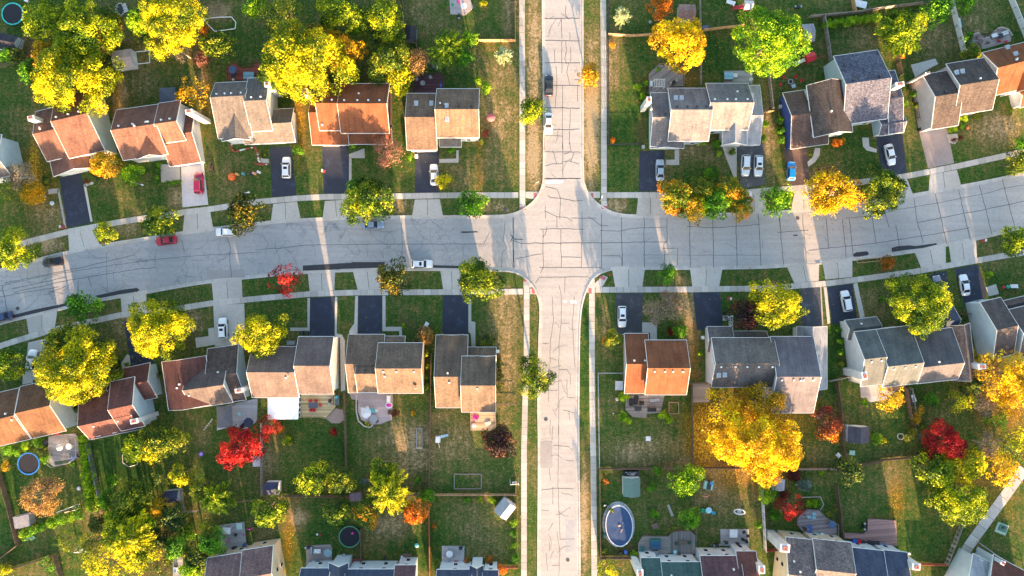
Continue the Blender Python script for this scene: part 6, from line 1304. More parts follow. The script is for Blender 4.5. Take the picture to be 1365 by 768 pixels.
# pool
def pool():
    t = 14; X, Y = at(t, 557, 508, .6); H = thing('swimming_pool', 'oval above-ground pool with a deep blue winter cover', 'pool', (X, Y, 0), math.radians(4))
    rx, ry = 66 / 3.84 * S, 101 / 3.84 * S
    mb = MB(); n = 40
    for i in range(n):
        a, b = 2 * PI * i / n, 2 * PI * (i + 1) / n
        mb.prism([(rx * 1.0 * math.cos(a), ry * math.sin(a)), (rx * 1.06 * math.cos(a), ry * 1.05 * math.sin(a)), (rx * 1.06 * math.cos(b), ry * 1.05 * math.sin(b)), (rx * math.cos(b), ry * math.sin(b))], 0, 1.1)
    mb.build('pool_wall', M_('pool_white', (.62, .66, .70)), H)
    mb = MB(); k = 12; v0 = len(mb.v); rr = random.Random(2)
    for j in range(k + 1):
        for i in range(n * 2):
            a = PI * i / n; q = j / k; mb.v.append((rx * q * math.cos(a), ry * q * math.sin(a), .92 + .08 * q ** 2 + (.012 * math.sin(a * 5 + q * 2.6) + .01 * math.sin(a * 2 + 1.3 + q * 9)) * (q * (1 - q) * 4)))
    for j in range(k):
        for i in range(2 * n): mb.f.append((j * 2 * n + i, j * 2 * n + (i + 1) % (2 * n), (j + 1) * 2 * n + (i + 1) % (2 * n), (j + 1) * 2 * n + i)); mb.t.append(0); mb.m.append(0)
    cv = mb.build('cover', M_('blue_tarpaulin', (.020, .058, .150), .8), H, True)
    for (x, y, r) in ((0, 0, .3), (.5, -.9, .2), (.35, -1.3, .22), (.9, .6, .15), (.1, .15, .2)): mb = MB(); mb.ball(x, y, 1.0, r, r * .5, .04, 8, 4, .3); mb.build('leaf_clump', M_('dead_leaves', (.55, .36, .22)), cv)
    # surrounding pavers
    P_ = []; mb = MB(); m = 26
    for i in range(m):
        a, b = math.radians(-40) + math.radians(300) * i / m, math.radians(-40) + math.radians(300) * (i + .93) / m
        mb.prism([(rx * 1.08 * math.cos(a), ry * 1.06 * math.sin(a)), ((rx + .72) * math.cos(a), (ry + .72) * math.sin(a)), ((rx + .72) * math.cos(b), (ry + .72) * math.sin(b)), (rx * 1.08 * math.cos(b), ry * 1.06 * math.sin(b))], 0, .08, random.uniform(-.5, .5))
    mb.build('paver_ring', concrete('paver_grey', (.45, .44, .43)), H)
pool()
def pump():
    X, Y = at(14, 484, 405, .5); H = thing('pool_pump', 'small pool pump with round white filter lid beside the pool', 'pump', (X, Y, 0)); mb = MB(); mb.cyl(0, 0, 0, .3, .7, .28, 14); mb.build('tank', BLACK, H); mb = MB(); mb.cyl(0, 0, .7, .2, .8, .12, 14); mb.build('lid', WHITE, H); mb = MB(); mb.tube((.2, 0, .3), (.9, -.4, .3), .05, .05); mb.build('hose', METAL, H)
pump()
def tub(t, x, y, w, d, col, label, z=.5, cover=None):
    X, Y = at(t, x, y, z + .8); H = thing('hot_tub', label, 'hot tub', (X, Y, z), 0)
    mb = MB(); mb.box(0, 0, -z + .02, w, d, .7); mb.build('shell', WOODB, H); mb = MB(); mb.box(0, d * .05, .7, w + .06, d * .9, .82); c = mb.build('cover', M_('tub_' + col[0], col[1], .5), H)
    mb = MB(); mb.box(0, -d * .0, .825, w + .07, .05, .835); mb.build('fold_seam', BLACK, c)
    if cover: mb = MB(); mb.box(0, d / 2 + .25, .5, w + .1, .6, .9); mb.build('folded_cover', M_('tub2' + cover[0], cover[1], .6), H)
tub(14, 744, 612, 2.2, 1.8, ('deepblue', (.02, .10, .20)), 'square deep blue hot tub on the weathered deck', .5, ('dgreen', (.02, .13, .12)))
tub(0, 1272, 388, 2.2, 1.7, ('paleteal', (.25, .42, .45)), 'pale teal hot tub on the dark red deck', .5)
tub(2, 1120, 390, 1.9, 1.6, ('sky', (.25, .50, .65)), 'pale blue hot tub on the patio behind the grey and white roofed house', .1)
tub(9, 415, 590, 1.3, 2.2, ('slate', (.08, .12, .14)), 'dark narrow spa box beside the tan deck', .1)
def spa_misc(): pass
# pergola & gazebo things
def pergola(t, x, y, w, d, ang, m, label, h=2.4, n=9, solid=False):
    X, Y = at(t, x, y, h); H = thing('pergola', label, 'pergola', (X, Y, 0), -math.radians(ang)); w = w / 3.84 * S; d = d / 3.84 * S
    for a in (-1, 1):
        for b in (-1, 1): mb = MB(); mb.box(a * (w / 2 - .1), b * (d / 2 - .1), 0, .12, .12, h); mb.build('post', m, H)
        mb = MB(); mb.box(0, a * (d / 2 - .1), h - .2, w, .1, h); mb.build('beam', m, H)
    if solid:
        mb = MB(); mb.v = [(-w / 2, -d / 2, h), (w / 2, -d / 2, h), (w / 2, d / 2, h), (-w / 2, d / 2, h), (0, 0, h + .6)]; mb.f = [(0, 1, 4), (1, 2, 4), (2, 3, 4), (3, 0, 4), (3, 2, 1, 0)]; mb.t = [0, .1, 0, -.1, 0]; mb.m = [0] * 5; mb.build('canopy', m, H)
    else:
        for k in range(n): mb = MB(); mb.box(-w / 2 + w * (k + .5) / n, 0, h + .01, .10 if n > 6 else .3, d, h + .12); mb.build('slat', m, H)
pergola(2, 765, 425, 58, 42, 0, VINYL, 'small white slatted pergola on the hexagonal deck', n=7)
pergola(8, 1150, 675, 78, 108, -3, M_('dark_gauze', (.11, .115, .13)), 'dark grey pergola roof on the blue-grey patio', solid=True)
pergola(0, 857, 490, 82, 82, -3, M_('slate_canvas', (.075, .09, .125)), 'dark slate canopy tent behind the burgundy-SUV house', solid=True)
pergola(12, 1158, 537, 42, 34, 2, M_('pale_canvas', (.7, .75, .76)), 'white canopy table cover on the patio with pink toys', solid=True, h=1.4)
def playset(t, x, y, ang, label, roofc, slidec, body, sl=(-2.4, 0)):
    X, Y = at(t, x, y, 2.2); H = thing('play_tower', label, 'playset', (X, Y, 0), math.radians(ang)); rm = M_('playroof_' + roofc[0], roofc[1]); sm = M_('slide_' + slidec[0], slidec[1], .35)
    for a in (-1, 1):
        for b in (-1, 1): mb = MB(); mb.box(a * .75, b * .75, 0, .12, .12, 2.1); mb.build('post', body, H)
    mb = MB(); mb.box(0, 0, 1.1, 1.7, 1.7, 1.2); mb.build('platform', body, H)
    mb = MB(); mb.quad([(-1, -1, 2.1), (1, -1, 2.1), (1, 0, 2.8), (-1, 0, 2.8)]); mb.quad([(-1, 0, 2.8), (1, 0, 2.8), (1, 1, 2.1), (-1, 1, 2.1)], -.2)
    for s in (-1, 1): mb.quad([(s, -1, 2.1), (s, 1, 2.1), (s, 0, 2.8)])
    mb.build('roof', rm, H)
    mb = MB(); mb.quad([(-.85, -.3, 1.2), (sl[0] - .4, -.3, .15), (sl[0] - .4, .3, .15), (-.85, .3, 1.2)]); mb.quad([(-.85, -.3, 1.12), (-.85, .3, 1.12), (sl[0] - .4, .3, .07), (sl[0] - .4, -.3, .07)])
    for s in (-.33, .33): mb.tube((-.85, s, 1.28), (sl[0] - .4, s, .2), .06, .06, 6)
    mb.build('slide', sm, H)
    mb = MB(); mb.tube((1, -.6, 2.0), (3.2, -.6, 2.0), .06, .06); mb.tube((3.2, -.6, 2.0), (3.5, -1.3, 0), .05, .05); mb.tube((3.2, -.6, 2.0), (3.5, .1, 0), .05, .05); mb.build('swing_beam', body, H)
playset(3, 252, 292, 17, 'bright red play tower with white slide beside the big bright green tree', ('red', (.60, .02, .03)), ('white', (.75, .72, .65)), M_('red_post', (.45, .03, .03)))
playset(2, 1222, 25, -2, 'play tower with pale canopy and red seat at the top edge', ('beige', (.72, .60, .58)), ('scarlet', (.6, .03, .04)), WOODB)
def goal():
    t = 12; pts = [(312, 432), (400, 398), (405, 425), (318, 446)]; P_ = tws(t, pts, 0); C = P_[0]; H = thing('goal', 'white soccer goal frame with net above the row of green bushes', 'goal', (C[0], C[1], 0)); q = [(p[0] - C[0], p[1] - C[1]) for p in P_]
    mb = MB(); top = [(*q[0], 1.6), (*q[1], 1.6)]
    for a, b in (((*q[0], 0), top[0]), (top[0], top[1]), ((*q[1], 0), top[1]), ((*q[3], 0), (*q[2], 0)), ((*q[3], 0), top[0]), ((*q[2], 0), top[1]), ((*q[0], 0), (*q[3], 0)), ((*q[1], 0), (*q[2], 0))): mb.tube(a, b, .06, .06)
    mb.build('frame', WHITE, H); mb = MB()
    for k in range(1, 10):
        f = k / 10; a = [q[3][i] + (q[2][i] - q[3][i]) * f for i in (0, 1)]; b = [top[0][i] + (top[1][i] - top[0][i]) * f for i in (0, 1)]; mb.tube((*a, 0), (*b, 1.6), .01, .01, 3)
    mb.build('net', VINYL, H)
goal()
def blob(t, x, y, r, col, name, label, cat, z=0, sq=.8, rough=.5, seg=12):
    X, Y = at(t, x, y, z + r); mb = MB(); mb.ball(0, 0, r * sq, r, r, r * sq, seg, 8); o = mb.build(name, M_(name + '_' + col[0], col[1], rough), None, True); o.location = (X, Y, z); tag(o, label, cat); return o
def disc(t, x, y, r, col, ring, label, name='round_pad'):
    X, Y = at(t, x, y, .1); H = thing(name, label, 'round pad', (X, Y, 0)); mb = MB(); mb.cyl(0, 0, 0, r, .15, r, 20); mb.build('ring', M_('ring_' + ring[0], ring[1]), H); mb = MB(); mb.cyl(0, 0, .15, r * .65, .18, r * .65, 20); mb.build('centre', M_('centre_' + col[0], col[1]), H)
disc(12, 403, 320, .5, ('white', (.78, .78, .76)), ('greyrim', (.3, .3, .3)), 'white round lid lying on the lawn beside the green hedge')
disc(12, 1030, 143, .55, ('lilac', (.45, .38, .75)), ('violet', (.16, .06, .45)), 'violet round sled disc on the lawn left of the bright red maple')
disc(9, 505, 122 + 0, .2, ('p', (.4, .3, .3)), ('p2', (.3, .2, .2)), 'small round reddish pot on lawn') if 0 else None
# Halloween row: inflatable pumpkin and smaller figures
def pumpkin(t, x, y, r, col, label, name='inflatable_pumpkin'):
    X, Y = at(t, x, y, r); H = thing(name, label, 'lawn figure', (X, Y, 0), 0, 'Halloween lawn figures'); mb = MB(); n = 20
    for j in range(9):
        q = PI * j / 8
        for i in range(n): a = 2 * PI * i / n; g = 1 + .07 * math.cos(a * 10); mb.v.append((r * g * math.sin(q) * math.cos(a), r * g * math.sin(q) * math.sin(a), r * .85 - r * .85 * math.cos(q)))
    for j in range(8):
        for i in range(n): mb.f.append((j * n + i, j * n + (i + 1) % n, (j + 1) * n + (i + 1) % n, (j + 1) * n + i)); mb.t.append(0); mb.m.append(0)
    mb.build('body', M_('pumpkin_' + col[0], col[1], .4), H, True)
    mb = MB(); mb.tube((0, 0, r * 1.65), (.06, .03, r * 1.65 + r * .4), r * .12, r * .07); mb.build('stem', M_('stem_green', (.1, .2, .04)), H)
    return H
pumpkin(4, 1186, 176, .85, ('orange', (.85, .14, .02)), 'big bright orange inflatable pumpkin on the lawn, left end of the row')
def figure(t, x, y, c1, c2, label):
    X, Y = at(t, x, y, .6); H = thing('lawn_figure', label, 'lawn figure', (X, Y, 0), 0, 'Halloween lawn figures'); mb = MB(); mb.cyl(0, 0, 0, .32, .7, .22, 12); mb.ball(0, 0, .7, .3, .3, .2, 12, 6); mb.build('body', M_('fig_' + c1[0], c1[1]), H, True)
    mb = MB(); mb.ball(0, -.05, 1.0, .24, .24, .24, 12, 8); mb.build('head', M_('fig_' + c2[0], c2[1]), H, True); mb = MB(); mb.cyl(0, 0, 1.15, .3, 1.18, .3, 12); mb.cyl(0, 0, 1.18, .17, 1.42, .1, 10); mb.build('hat', M_('fig_' + c1[0], c1[1]), H)
figure(4, 1214, 163, ('amber', (.75, .42, .12)), ('pale', (.7, .6, .4)), 'small amber figure in the lawn row, right beside the big pumpkin')
figure(4, 1247, 161, ('teal', (.08, .35, .38)), ('aqua', (.3, .55, .6)), 'teal figure in the middle of the Halloween lawn row')
figure(4, 1276, 159, ('charcoal', (.06, .06, .05)), ('olive', (.3, .32, .2)), 'dark charcoal figure in the Halloween lawn row')
figure(4, 1301, 158, ('salmon', (.75, .35, .28)), ('white', (.8, .78, .75)), 'pinkish white figure in the Halloween lawn row')
figure(4, 1325, 152, ('white2', (.75, .76, .78)), ('white', (.8, .78, .75)), 'pure white figure at the right end of the Halloween lawn row')
def lying():
    X, Y = at(4, 1262, 256, .2); H = thing('lawn_figure', 'small white and red decoration lying on the lawn below the Halloween row', 'lawn figure', (X, Y, 0), .1); mb = MB(); mb.ball(.5, 0, .2, .25, .2, .2); mb.build('head', WHITE, H, True); mb = MB(); mb.tube((.3, 0, .12), (-.5, -.05, .12), .12, .08); mb.build('body', WHITE, H); mb = MB(); mb.tube((-.1, -.3, .14), (-.5, .15, .14), .05, .05); mb.build('limbs', M_('redlimb', (.5, .05, .04)), H)
lying()
def brick_border(t, pts, label):
    P_ = resample([p for p in tws(t, pts)], .42); C = P_[0]; mb = MB()
    for i, p in enumerate(P_): mb.box(p[0] - C[0], p[1] - C[1], 0, .34, .26, .2, random.uniform(-.3, .3), random.uniform(-1, 1), 1 if random.random() < .25 else 0)
    o = mb.build('garden_edging', [M_('brick_block', (.42, .07, .05)), WHITE]); o.location = (C[0], C[1], 0); tag(o, label, 'garden edging')
brick_border(4, [(1190, -10), (1185, 30), (1200, 50), (1240, 38), (1300, 25)], 'red and white brick border along the shrub bed under the grey-roofed house')
brick_border(4, [(1305, 25), (1320, 60), (1325, 95), (1344, 112)], 'second red and white brick border curving to the front walk of the grey-roofed house')
brick_border(5, [(0, 108), (30, 115), (68, 112)], 'red and white brick border at the edge of the driveway with sunroof SUV')
# mailboxes, sign post, hydrants
def mailbox(t, x, y, label, c=('white', (.75, .75, .75))):
    X, Y = at(t, x, y, 1.0); H = thing('mailbox', label, 'mailbox', (X, Y, 0), random.uniform(-.2, .2), 'mailboxes by the driveways'); mb = MB(); mb.box(0, 0, 0, .12, .12, 1.0); mb.build('post', M_('post_red', (.4, .06, .05)), H); mb = MB(); mb.box(0, 0, 1.0, .32, .55, 1.15); mb.tube((0, -.275, 1.15), (0, .275, 1.15), .16, .16, 12); mb.build('box', M_('mbox_' + c[0], c[1]), H)
    mb = MB(); mb.box(0, 0, 0, .9, .7, .12); mb.build('planter', M_('post_red', (.4, .06, .05)), H)
mailbox(4, 308, 430, 'white mailbox on a red planter beside the first dark driveway'); mailbox(4, 523, 516, 'small red and white mailbox at the kerb beside the round yellow-green tree', ('redwhite', (.6, .25, .2)))
mailbox(5, 343, 143, 'white and red mailbox on the lawn left of the wide asphalt driveway'); mailbox(10, 1130, 70, 'white garden post box beside the dark purple tree'); mailbox(7, 1148, 500, 'white box on the verge near the right edge')
def hydrant(t, x, y, label, c=(.55, .04, .03)):
    X, Y = at(t, x, y, .5); H = thing('fire_hydrant', label, 'hydrant', (X, Y, 0), 0); m = M_('hydrant_' + label[:6], c, .4); mb = MB(); mb.cyl(0, 0, 0, .18, .08, .18, 12); mb.cyl(0, 0, .08, .12, .6, .12, 12); mb.build('barrel', m, H); mb = MB(); mb.ball(0, 0, .62, .15, .15, .14); mb.build('cap', m, H, True)
    for s in (-1, 1): mb = MB(); mb.tube((s * .1, 0, .42), (s * .25, 0, .42), .06, .06, 8); mb.build('outlet', m, H)
hydrant(6, 512, 678, 'red fire hydrant on the grass corner right of the crossing'); hydrant(4, 523, 512 + 730 * 0, 'x') if 0 else None
def lamp(t, x, y, label, h=6.0, ang=0, arm=1.3):
    X, Y = at(t, x, y, 0); H = thing('street_lamp', label, 'street lamp', (X, Y, 0), math.radians(ang)); mb = MB(); mb.cyl(0, 0, 0, .11, h, .06, 10); mb.build('pole', METAL, H); mb = MB(); mb.tube((0, 0, h - .1), (arm, 0, h + .15), .04, .035); mb.build('arm', METAL, H); mb = MB(); mb.box(arm + .2, 0, h + .08, .6, .25, h + .2); mb.build('lamp_head', M_('lamp_head', (.65, .66, .68)), H)
lamp(4, 712, 212, 'thin pale lamp post standing on the lawn left of the driveway with burgundy SUV', 3.6, -16, 2.6); lamp(6, 458, 300, 'dark sign-like lamp post on the corner right of the north street', 2.6, 70, .4)
def signpost(t, x, y, label, ang=0):
    X, Y = at(t, x, y, 2.2); H = thing('street_sign', label, 'sign', (X, Y, 0), math.radians(ang)); mb = MB(); mb.cyl(0, 0, 0, .035, 2.6, .035, 8); mb.build('post', METAL, H); mb = MB(); mb.box(0, .05, 1.9, .75, .04, 2.6); mb.build('sign_plate', WHITE, H); mb = MB(); mb.box(0, 0, 2.62, .9, .04, 2.78); mb.build('name_plate', M_('sign_green', (.03, .25, .08)), H)
signpost(6, 140, 204, 'white street sign standing on the verge left of the north street', 20)
# small garden things
def bin_(t, x, y, col, label, rz=0):
    X, Y = at(t, x, y, 1.0); H = thing('wheelie_bin', label, 'bin', (X, Y, 0), math.radians(rz)); m = M_('bin_' + col[0], col[1], .5); mb = MB(); mb.box(0, 0, .05, .55, .6, .95); mb.build('body', m, H); mb = MB(); mb.box(0, .03, .95, .62, .72, 1.03); mb.build('lid', m, H)
    for s in (-1, 1): mb = MB(); mb.tube((s * .2, -.3, .12), (s * .3, -.3, .12), .11, .11, 10); mb.build('wheel', RUBBER, H)
DK = ('dark', (.03, .03, .035)); WH = ('white', (.78, .78, .77)); RD = ('red', (.50, .02, .035)); TL = ('teal', (.05, .50, .50)); PK = ('pink', (.75, .05, .38)); BL = ('blue', (.04, .13, .45)); GR = ('grey', (.33, .34, .36)); GN = ('green', (.03, .35, .18)); SK = ('skyblue', (.35, .65, .75)); BR = ('brown', (.16, .10, .07))
bin_(11, 303, 555, DK, 'black bin in the corner below the pale-roofed wing', 0); bin_(5, 825, 70, WH, 'white bin at the left edge of the four-skylight driveway'); bin_(6, 682, 22, GR, 'grey bin left of the brick-chimneyed house', 0); bin_(10, 988, 270, WH, 'white utility box left of the big grey house'); bin_(8, 1075, 120 + 380 * 0, DK, 'z') if 0 else None
bin_(3, 1240 * 0 + 98, 545, GR, 'grey air conditioner box beside the blue side wall'); bin_(11, 1085, 120, DK, 'dark bin beside the grey house at right edge'); bin_(3, 820, 660, DK, 'dark bin at the left corner of the gravel driveway')
qtable(0, 1192, 380, .9, 1.6, DK, 0, 'dark side table on the red deck', .5); umbrella(0, 1190, 355, .9, ('blueslate', (.08, .12, .22)), 'slate blue umbrella on the red deck', .5); blob(0, 1193, 407, .28, WH, 'pot', 'white pot on the red deck by the house wall', 'pot', .5)
# deck by skylight house
chair(1, 830, 410, GR, 20, 'grey chair at the upper left of the maroon deck', .5); chair(1, 855, 398, DK, 100, 'dark chair at the top of the maroon deck', .5); chair(1, 832, 445, DK, 40, 'dark chair at the lower left of the maroon deck', .5); rtable(1, 858, 425, .55, GR, 'grey round table on the maroon deck', .5); chair(1, 900, 400, GR, -60, 'lone grey chair on the right half of the maroon deck', .5); qtable(1, 950, 437, .4, .9, BL, 0, 'narrow blue bench at the right of the maroon deck', .5, .45)
rtable(1, 1069, 32, .68, WH, 'round white table on the pinkish grey patio at the top edge'); chair(1, 1012, 28, GN, 30, 'green chair on the patio at the top edge'); grill(1, 1044, 78, 90, 'dark grill at the foot of the patio at the top edge'); blob(1, 1040, 8, .35, PK, 'toy_ball', 'pink toy ball on the patio at the top edge', 'toy')
blob(1, 1208, 600, .95, ('mauvepink', (.42, .13, .15)), 'play_tent', 'mauve-pink round play tent right of the four-skylight house', 'tent', 0, .6, .9, 9)
# chairs on other decks
grill(2, 838, 418, 20, 'dark grill on the hexagonal weathered deck', .6); qtable(2, 722, 428, .7, 1.2, WH, 0, 'white storage box beside the white pergola', .6)
blob(2, 717, 112, .35, GR, 'planter_pot', 'grey round pot on the lawn left of the golden maple', 'pot'); blob(2, 756, 102, .25, ('royal', (.03, .2, .6)), 'ball', 'small blue ball on the lawn left of the golden maple', 'ball')
chair(2, 1225, 372, GR, 200, 'upper grey chair at the right edge of the small grey patio'); chair(2, 1228, 410, WH, 170, 'lower whitish chair at the right edge of the small grey patio'); qtable(2, 1152, 385, 1.0, .8, WH, 0, 'white table beside the pale blue hot tub')
qtable(2, 1130, 12, 1.9, .9, WH, -20, 'white folding table beside the play tower at the top edge'); qtable(2, 1000, 140, 1.3, .9, ('slate', (.12, .15, .2)), 0, 'slate coloured storage box beside the golden maple fence')
qtable(3, 508, 20, 2.7, 1.5, WH, -14, 'big white table standing on the lawn at the top edge'); grill(3, 190, 32, 0, 'dark grill above the big bright green tree at the top edge')
for i, (x, y, a, l) in enumerate(((110, 400, -40, 'upper left'), (200, 415, 180, 'right'), (95, 435, 20, 'lower left'), (170, 398, 240, 'upper right'))): chair(3, x, y, RD, a, f'{l} red chair of the ring around the fire pit behind the blue-walled house')
def firepit(t, x, y, label): 
    X, Y = at(t, x, y, .3); H = thing('fire_pit', label, 'fire pit', (X, Y, 0)); mb = MB(); mb.torus(0, 0, .25, .5, .12, 18, 6); mb.build('rim', METAL, H); mb = MB(); mb.cyl(0, 0, 0, .45, .2, .48, 14); mb.build('bowl', BLACK, H)
firepit(3, 150, 418, 'round metal fire pit between the red chairs'); qtable(3, 165, 440, .9, .8, ('paleblue', (.45, .5, .65)), 20, 'pale blue low table beside the fire pit'); 
qtable(3, 1012, 118, .9, 2.1, ('lightblue', (.35, .5, .6)), 12, 'pale blue workbench beside the white vinyl fence'); grill(3, 1020, 150, 100, 'dark grill below the pale blue workbench')
sofa(3, 1195, 180, 1.2, 20, WH, 'white cushioned seat on the curved stone patio'); sofa(3, 1248, 170, 1.5, 200, WH, 'white sofa by the right stone wall of the curved patio'); qtable(3, 1225, 185, 1.2, 1.0, DK, 15, 'dark square table between white seats'); chair(3, 1208, 212, RD, 80, 'left red chair on the curved stone patio'); chair(3, 1243, 218, RD, 100, 'right red chair on the curved stone patio')
rtable(3, 1122, 212, .6, BR, 'brown round table at the left of the curved stone patio'); [chair(3, 1122 + 28 * math.cos(a), 212 + 26 * math.sin(a), BR, -math.degrees(a) + 180, f'brown chair {l} the brown round table') for a, l in ((.4, 'right of'), (2, 'below'), (3.6, 'left of'), (5.2, 'above'))]; blob(3, 1075, 218, .55, ('teald', (.05, .13, .11)), 'cover', 'dark teal covered pot left of the curved stone patio', 'pot')
# sunroom deck
qtable(9, 297, 615, 1.95, 1.15, ('slatebl', (.07, .08, .13)), 0, 'dark slate dining table on the tan deck', .5)
for x, y, a, l in ((285, 591, -90, 'upper left'), (315, 590, -90, 'upper right'), (290, 637, 90, 'lower left'), (306, 638, 90, 'lower right'), (336, 612, 180, 'right end')): chair(9, x, y, RD, a, f'red chair at the {l} of the dark dining table', .5)
grill(9, 380, 594, 90, 'black grill on the right of the tan deck', .5); qtable(9, 415, 575, .5, .5, TL, 0, 'small teal box on the dark spa', .9, .3)
umbrella(9, 567, 655, 1.15, ('palegrey', (.62, .63, .66)), 'pale grey umbrella over white chairs on the pink patio')
for x, y, a, l in ((578, 624, -80, 'top'), (553, 632, -40, 'upper left'), (624, 640, 180, 'right'), (572, 675, 80, 'bottom')): chair(9, x, y, WH, a, f'white chair at the {l} of the group on the curved pink patio')
qtable(9, 599, 643, 1.0, .9, TL, 15, 'bright teal cushioned seat on the curved pink patio', .1, .5); rtable(9, 606, 685, .85, GR, 'light grey round table low on the curved pink patio'); blob(9, 623, 698, .4, ('clay', (.15, .07, .07)), 'fire_bowl', 'dark round fire bowl at the edge of the pink patio', 'fire bowl')
def toypool(t, x, y): 
    X, Y = at(t, x, y, .3); H = thing('kids_slide', 'white toy slide with pink round basin on the curved pink patio', 'toy', (X, Y, .1)); mb = MB(); mb.ball(0, 0, .15, .85, .75, .22, 14, 6); mb.build('basin_rim', WHITE, H, True); mb = MB(); mb.ball(0, .05, .28, .62, .45, .14, 14, 6); mb.build('basin', M_('hotpink', (.80, .03, .40)), H, True); mb = MB(); mb.box(0, 1.5, 0, .75, 1.5, .9); mb.build('slide', WHITE, H)
toypool(9, 685, 617); sofa(9, 690, 652, .9, 0, BR, 'brown seat between pink basin and dark red bush')
sofa(9, 1130, 676, 1.2, -30, PK, 'pink cushioned lounge seat on the small pale deck', .5); blob(9, 1120, 720, .5, WH, 'pouf', 'white round pouf in the corner of the small pale deck', 'pouf', .5, .5); umbrella(9, 1190, 700, .85, ('taupe', (.42, .36, .31)), 'taupe umbrella on the small pale deck', .5)
def vents_(): pass
sofa(9, 875, 205, 1.3, 60, WH, 'white garden bench beside the small bare brown tree'); sofa(9, 183, 295, 1.8, 0, GR, 'grey bench between the yellow tree and the slate roof'); bin_(9, 238, 244, DK, 'dark bin by the front walk of the sunroom house'); bin_(9, 262, 246, DK, 'dark bin at the left edge of the blue-black driveway')
bin_(9, 1243, 340, WH, 'white cable box right of the grey-roofed house with small deck')
# corner house play things
def waterslide(): 
    X, Y = at(13, 950, 62, .8); H = thing('playset', 'small white and pale blue slide set on the lawn of the small deck yard', 'playset', (X, Y, 0)); mb = MB(); mb.box(-.6, -.3, 0, 1.0, 1.3, 1.1); mb.build('tower', WHITE, H); mb = MB(); mb.quad([(-.1, 0, 1.1), (1.6, .3, .2), (1.6, .8, .2), (-.1, .6, 1.1)]); mb.quad([(-.1, 0, 1.0), (-.1, .6, 1.0), (1.6, .8, .1), (1.6, .3, .1)]); mb.build('slide', M_('slideblue', (.25, .45, .6)), H); mb = MB(); mb.tube((-.5, -1, .9), (-.3, -2.3, 0), .1, .1); mb.build('ladder', M_('peach', (.7, .5, .4)), H)
waterslide()
qtable(13, 1040, 275, 2.6, 1.0, BR, 4, 'low heap board in the wide raised bed', 0, .3) if 0 else None
rtable(13, 995, 655, .75, WH, 'white round table on the pale square patio'); [chair(13, x, y, GR, a, f'grey chair {l} the white round table') for x, y, a, l in ((995, 628, -90, 'above'), (972, 660, 0, 'left of'), (1018, 662, 180, 'right of'), (996, 690, 90, 'below'))]; grill(13, 1052, 628, 0, 'black grill at the top right of the pale square patio'); qtable(13, 1030, 697, .9, .7, ('brickred', (.4, .08, .07)), 0, 'red mat box at the bottom of the pale square patio', .1, .1)
sofa(13, 283, 640, 1.6, 90, GR, 'pale grey sofa at the left of the brownish patio'); sofa(13, 318, 640, 1.5, 0, WH, 'whitish sofa in the middle of the brownish patio'); rtable(13, 372, 650, .85, ('aquagrey', (.3, .42, .47)), 'blue-grey round table at the right of the brownish patio'); grill(13, 272, 625, 0, 'black grill at the upper left of the brownish patio'); qtable(13, 320, 690, .9, .9, ('slategrey', (.16, .17, .2)), 40, 'slate grey table low on the brownish patio'); blob(13, 283, 705, .6, ('navyc', (.06, .07, .14)), 'covered_grill', 'navy covered grill beside the blue roof', 'grill')
blob(13, 455, 668, .6, ('slatec', (.25, .32, .36)), 'covered_table', 'grey-blue covered table above the bay roof', 'table'); blob(13, 826, 614, .5, ('aqua', (.15, .55, .55)), 'sandbox_turtle', 'aqua sandbox lid on the dark green lawn strip', 'sandbox', 0, .4); qtable(13, 778, 662, 1.9, .8, BR, 0, 'brown slatted bench above the pale roof'); chair(13, 668, 668, DK, 90, 'dark chair above the blue roof at the bottom edge'); sofa(13, 755, 675, .8, 0, WH, 'small white seat left of the brown slatted bench'); blob(13, 318, 555, .25, WH, 'ball', 'small white ball on the lawn left of the green-rimmed trampoline', 'ball'); blob(13, 334, 560, .2, RD, 'ball', 'small red ball on the lawn left of the green-rimmed trampoline', 'ball')
blob(13, 953, 510, .15, ('o', (.6, .25, .03)), 'garden_gnome', 'small orange thing', 'toy') if 0 else None
def swingframe(t, x, y, label): 
    X, Y = at(t, x, y, 1); H = thing('swing_frame', label, 'swing', (X, Y, 0), .1); 
    for s in (-1, 1): mb = MB(); mb.tube((s * .9, -.8, 0), (s * .9, 0, 1.9), .05, .05); mb.tube((s * .9, .8, 0), (s * .9, 0, 1.9), .05, .05); mb.build('leg', VINYL, H)
    mb = MB(); mb.tube((-.9, 0, 1.9), (.9, 0, 1.9), .06, .06); mb.build('beam', VINYL, H); mb = MB(); mb.box(0, 0, .5, .9, .4, .56); mb.build('seat', WHITE, H)
swingframe(13, 1327, 292, 'white swing frame by the sidewalk fence above the gabled shed'); swingframe(12, 412, 637, 'tiny white swing frame on the lower left lawn')
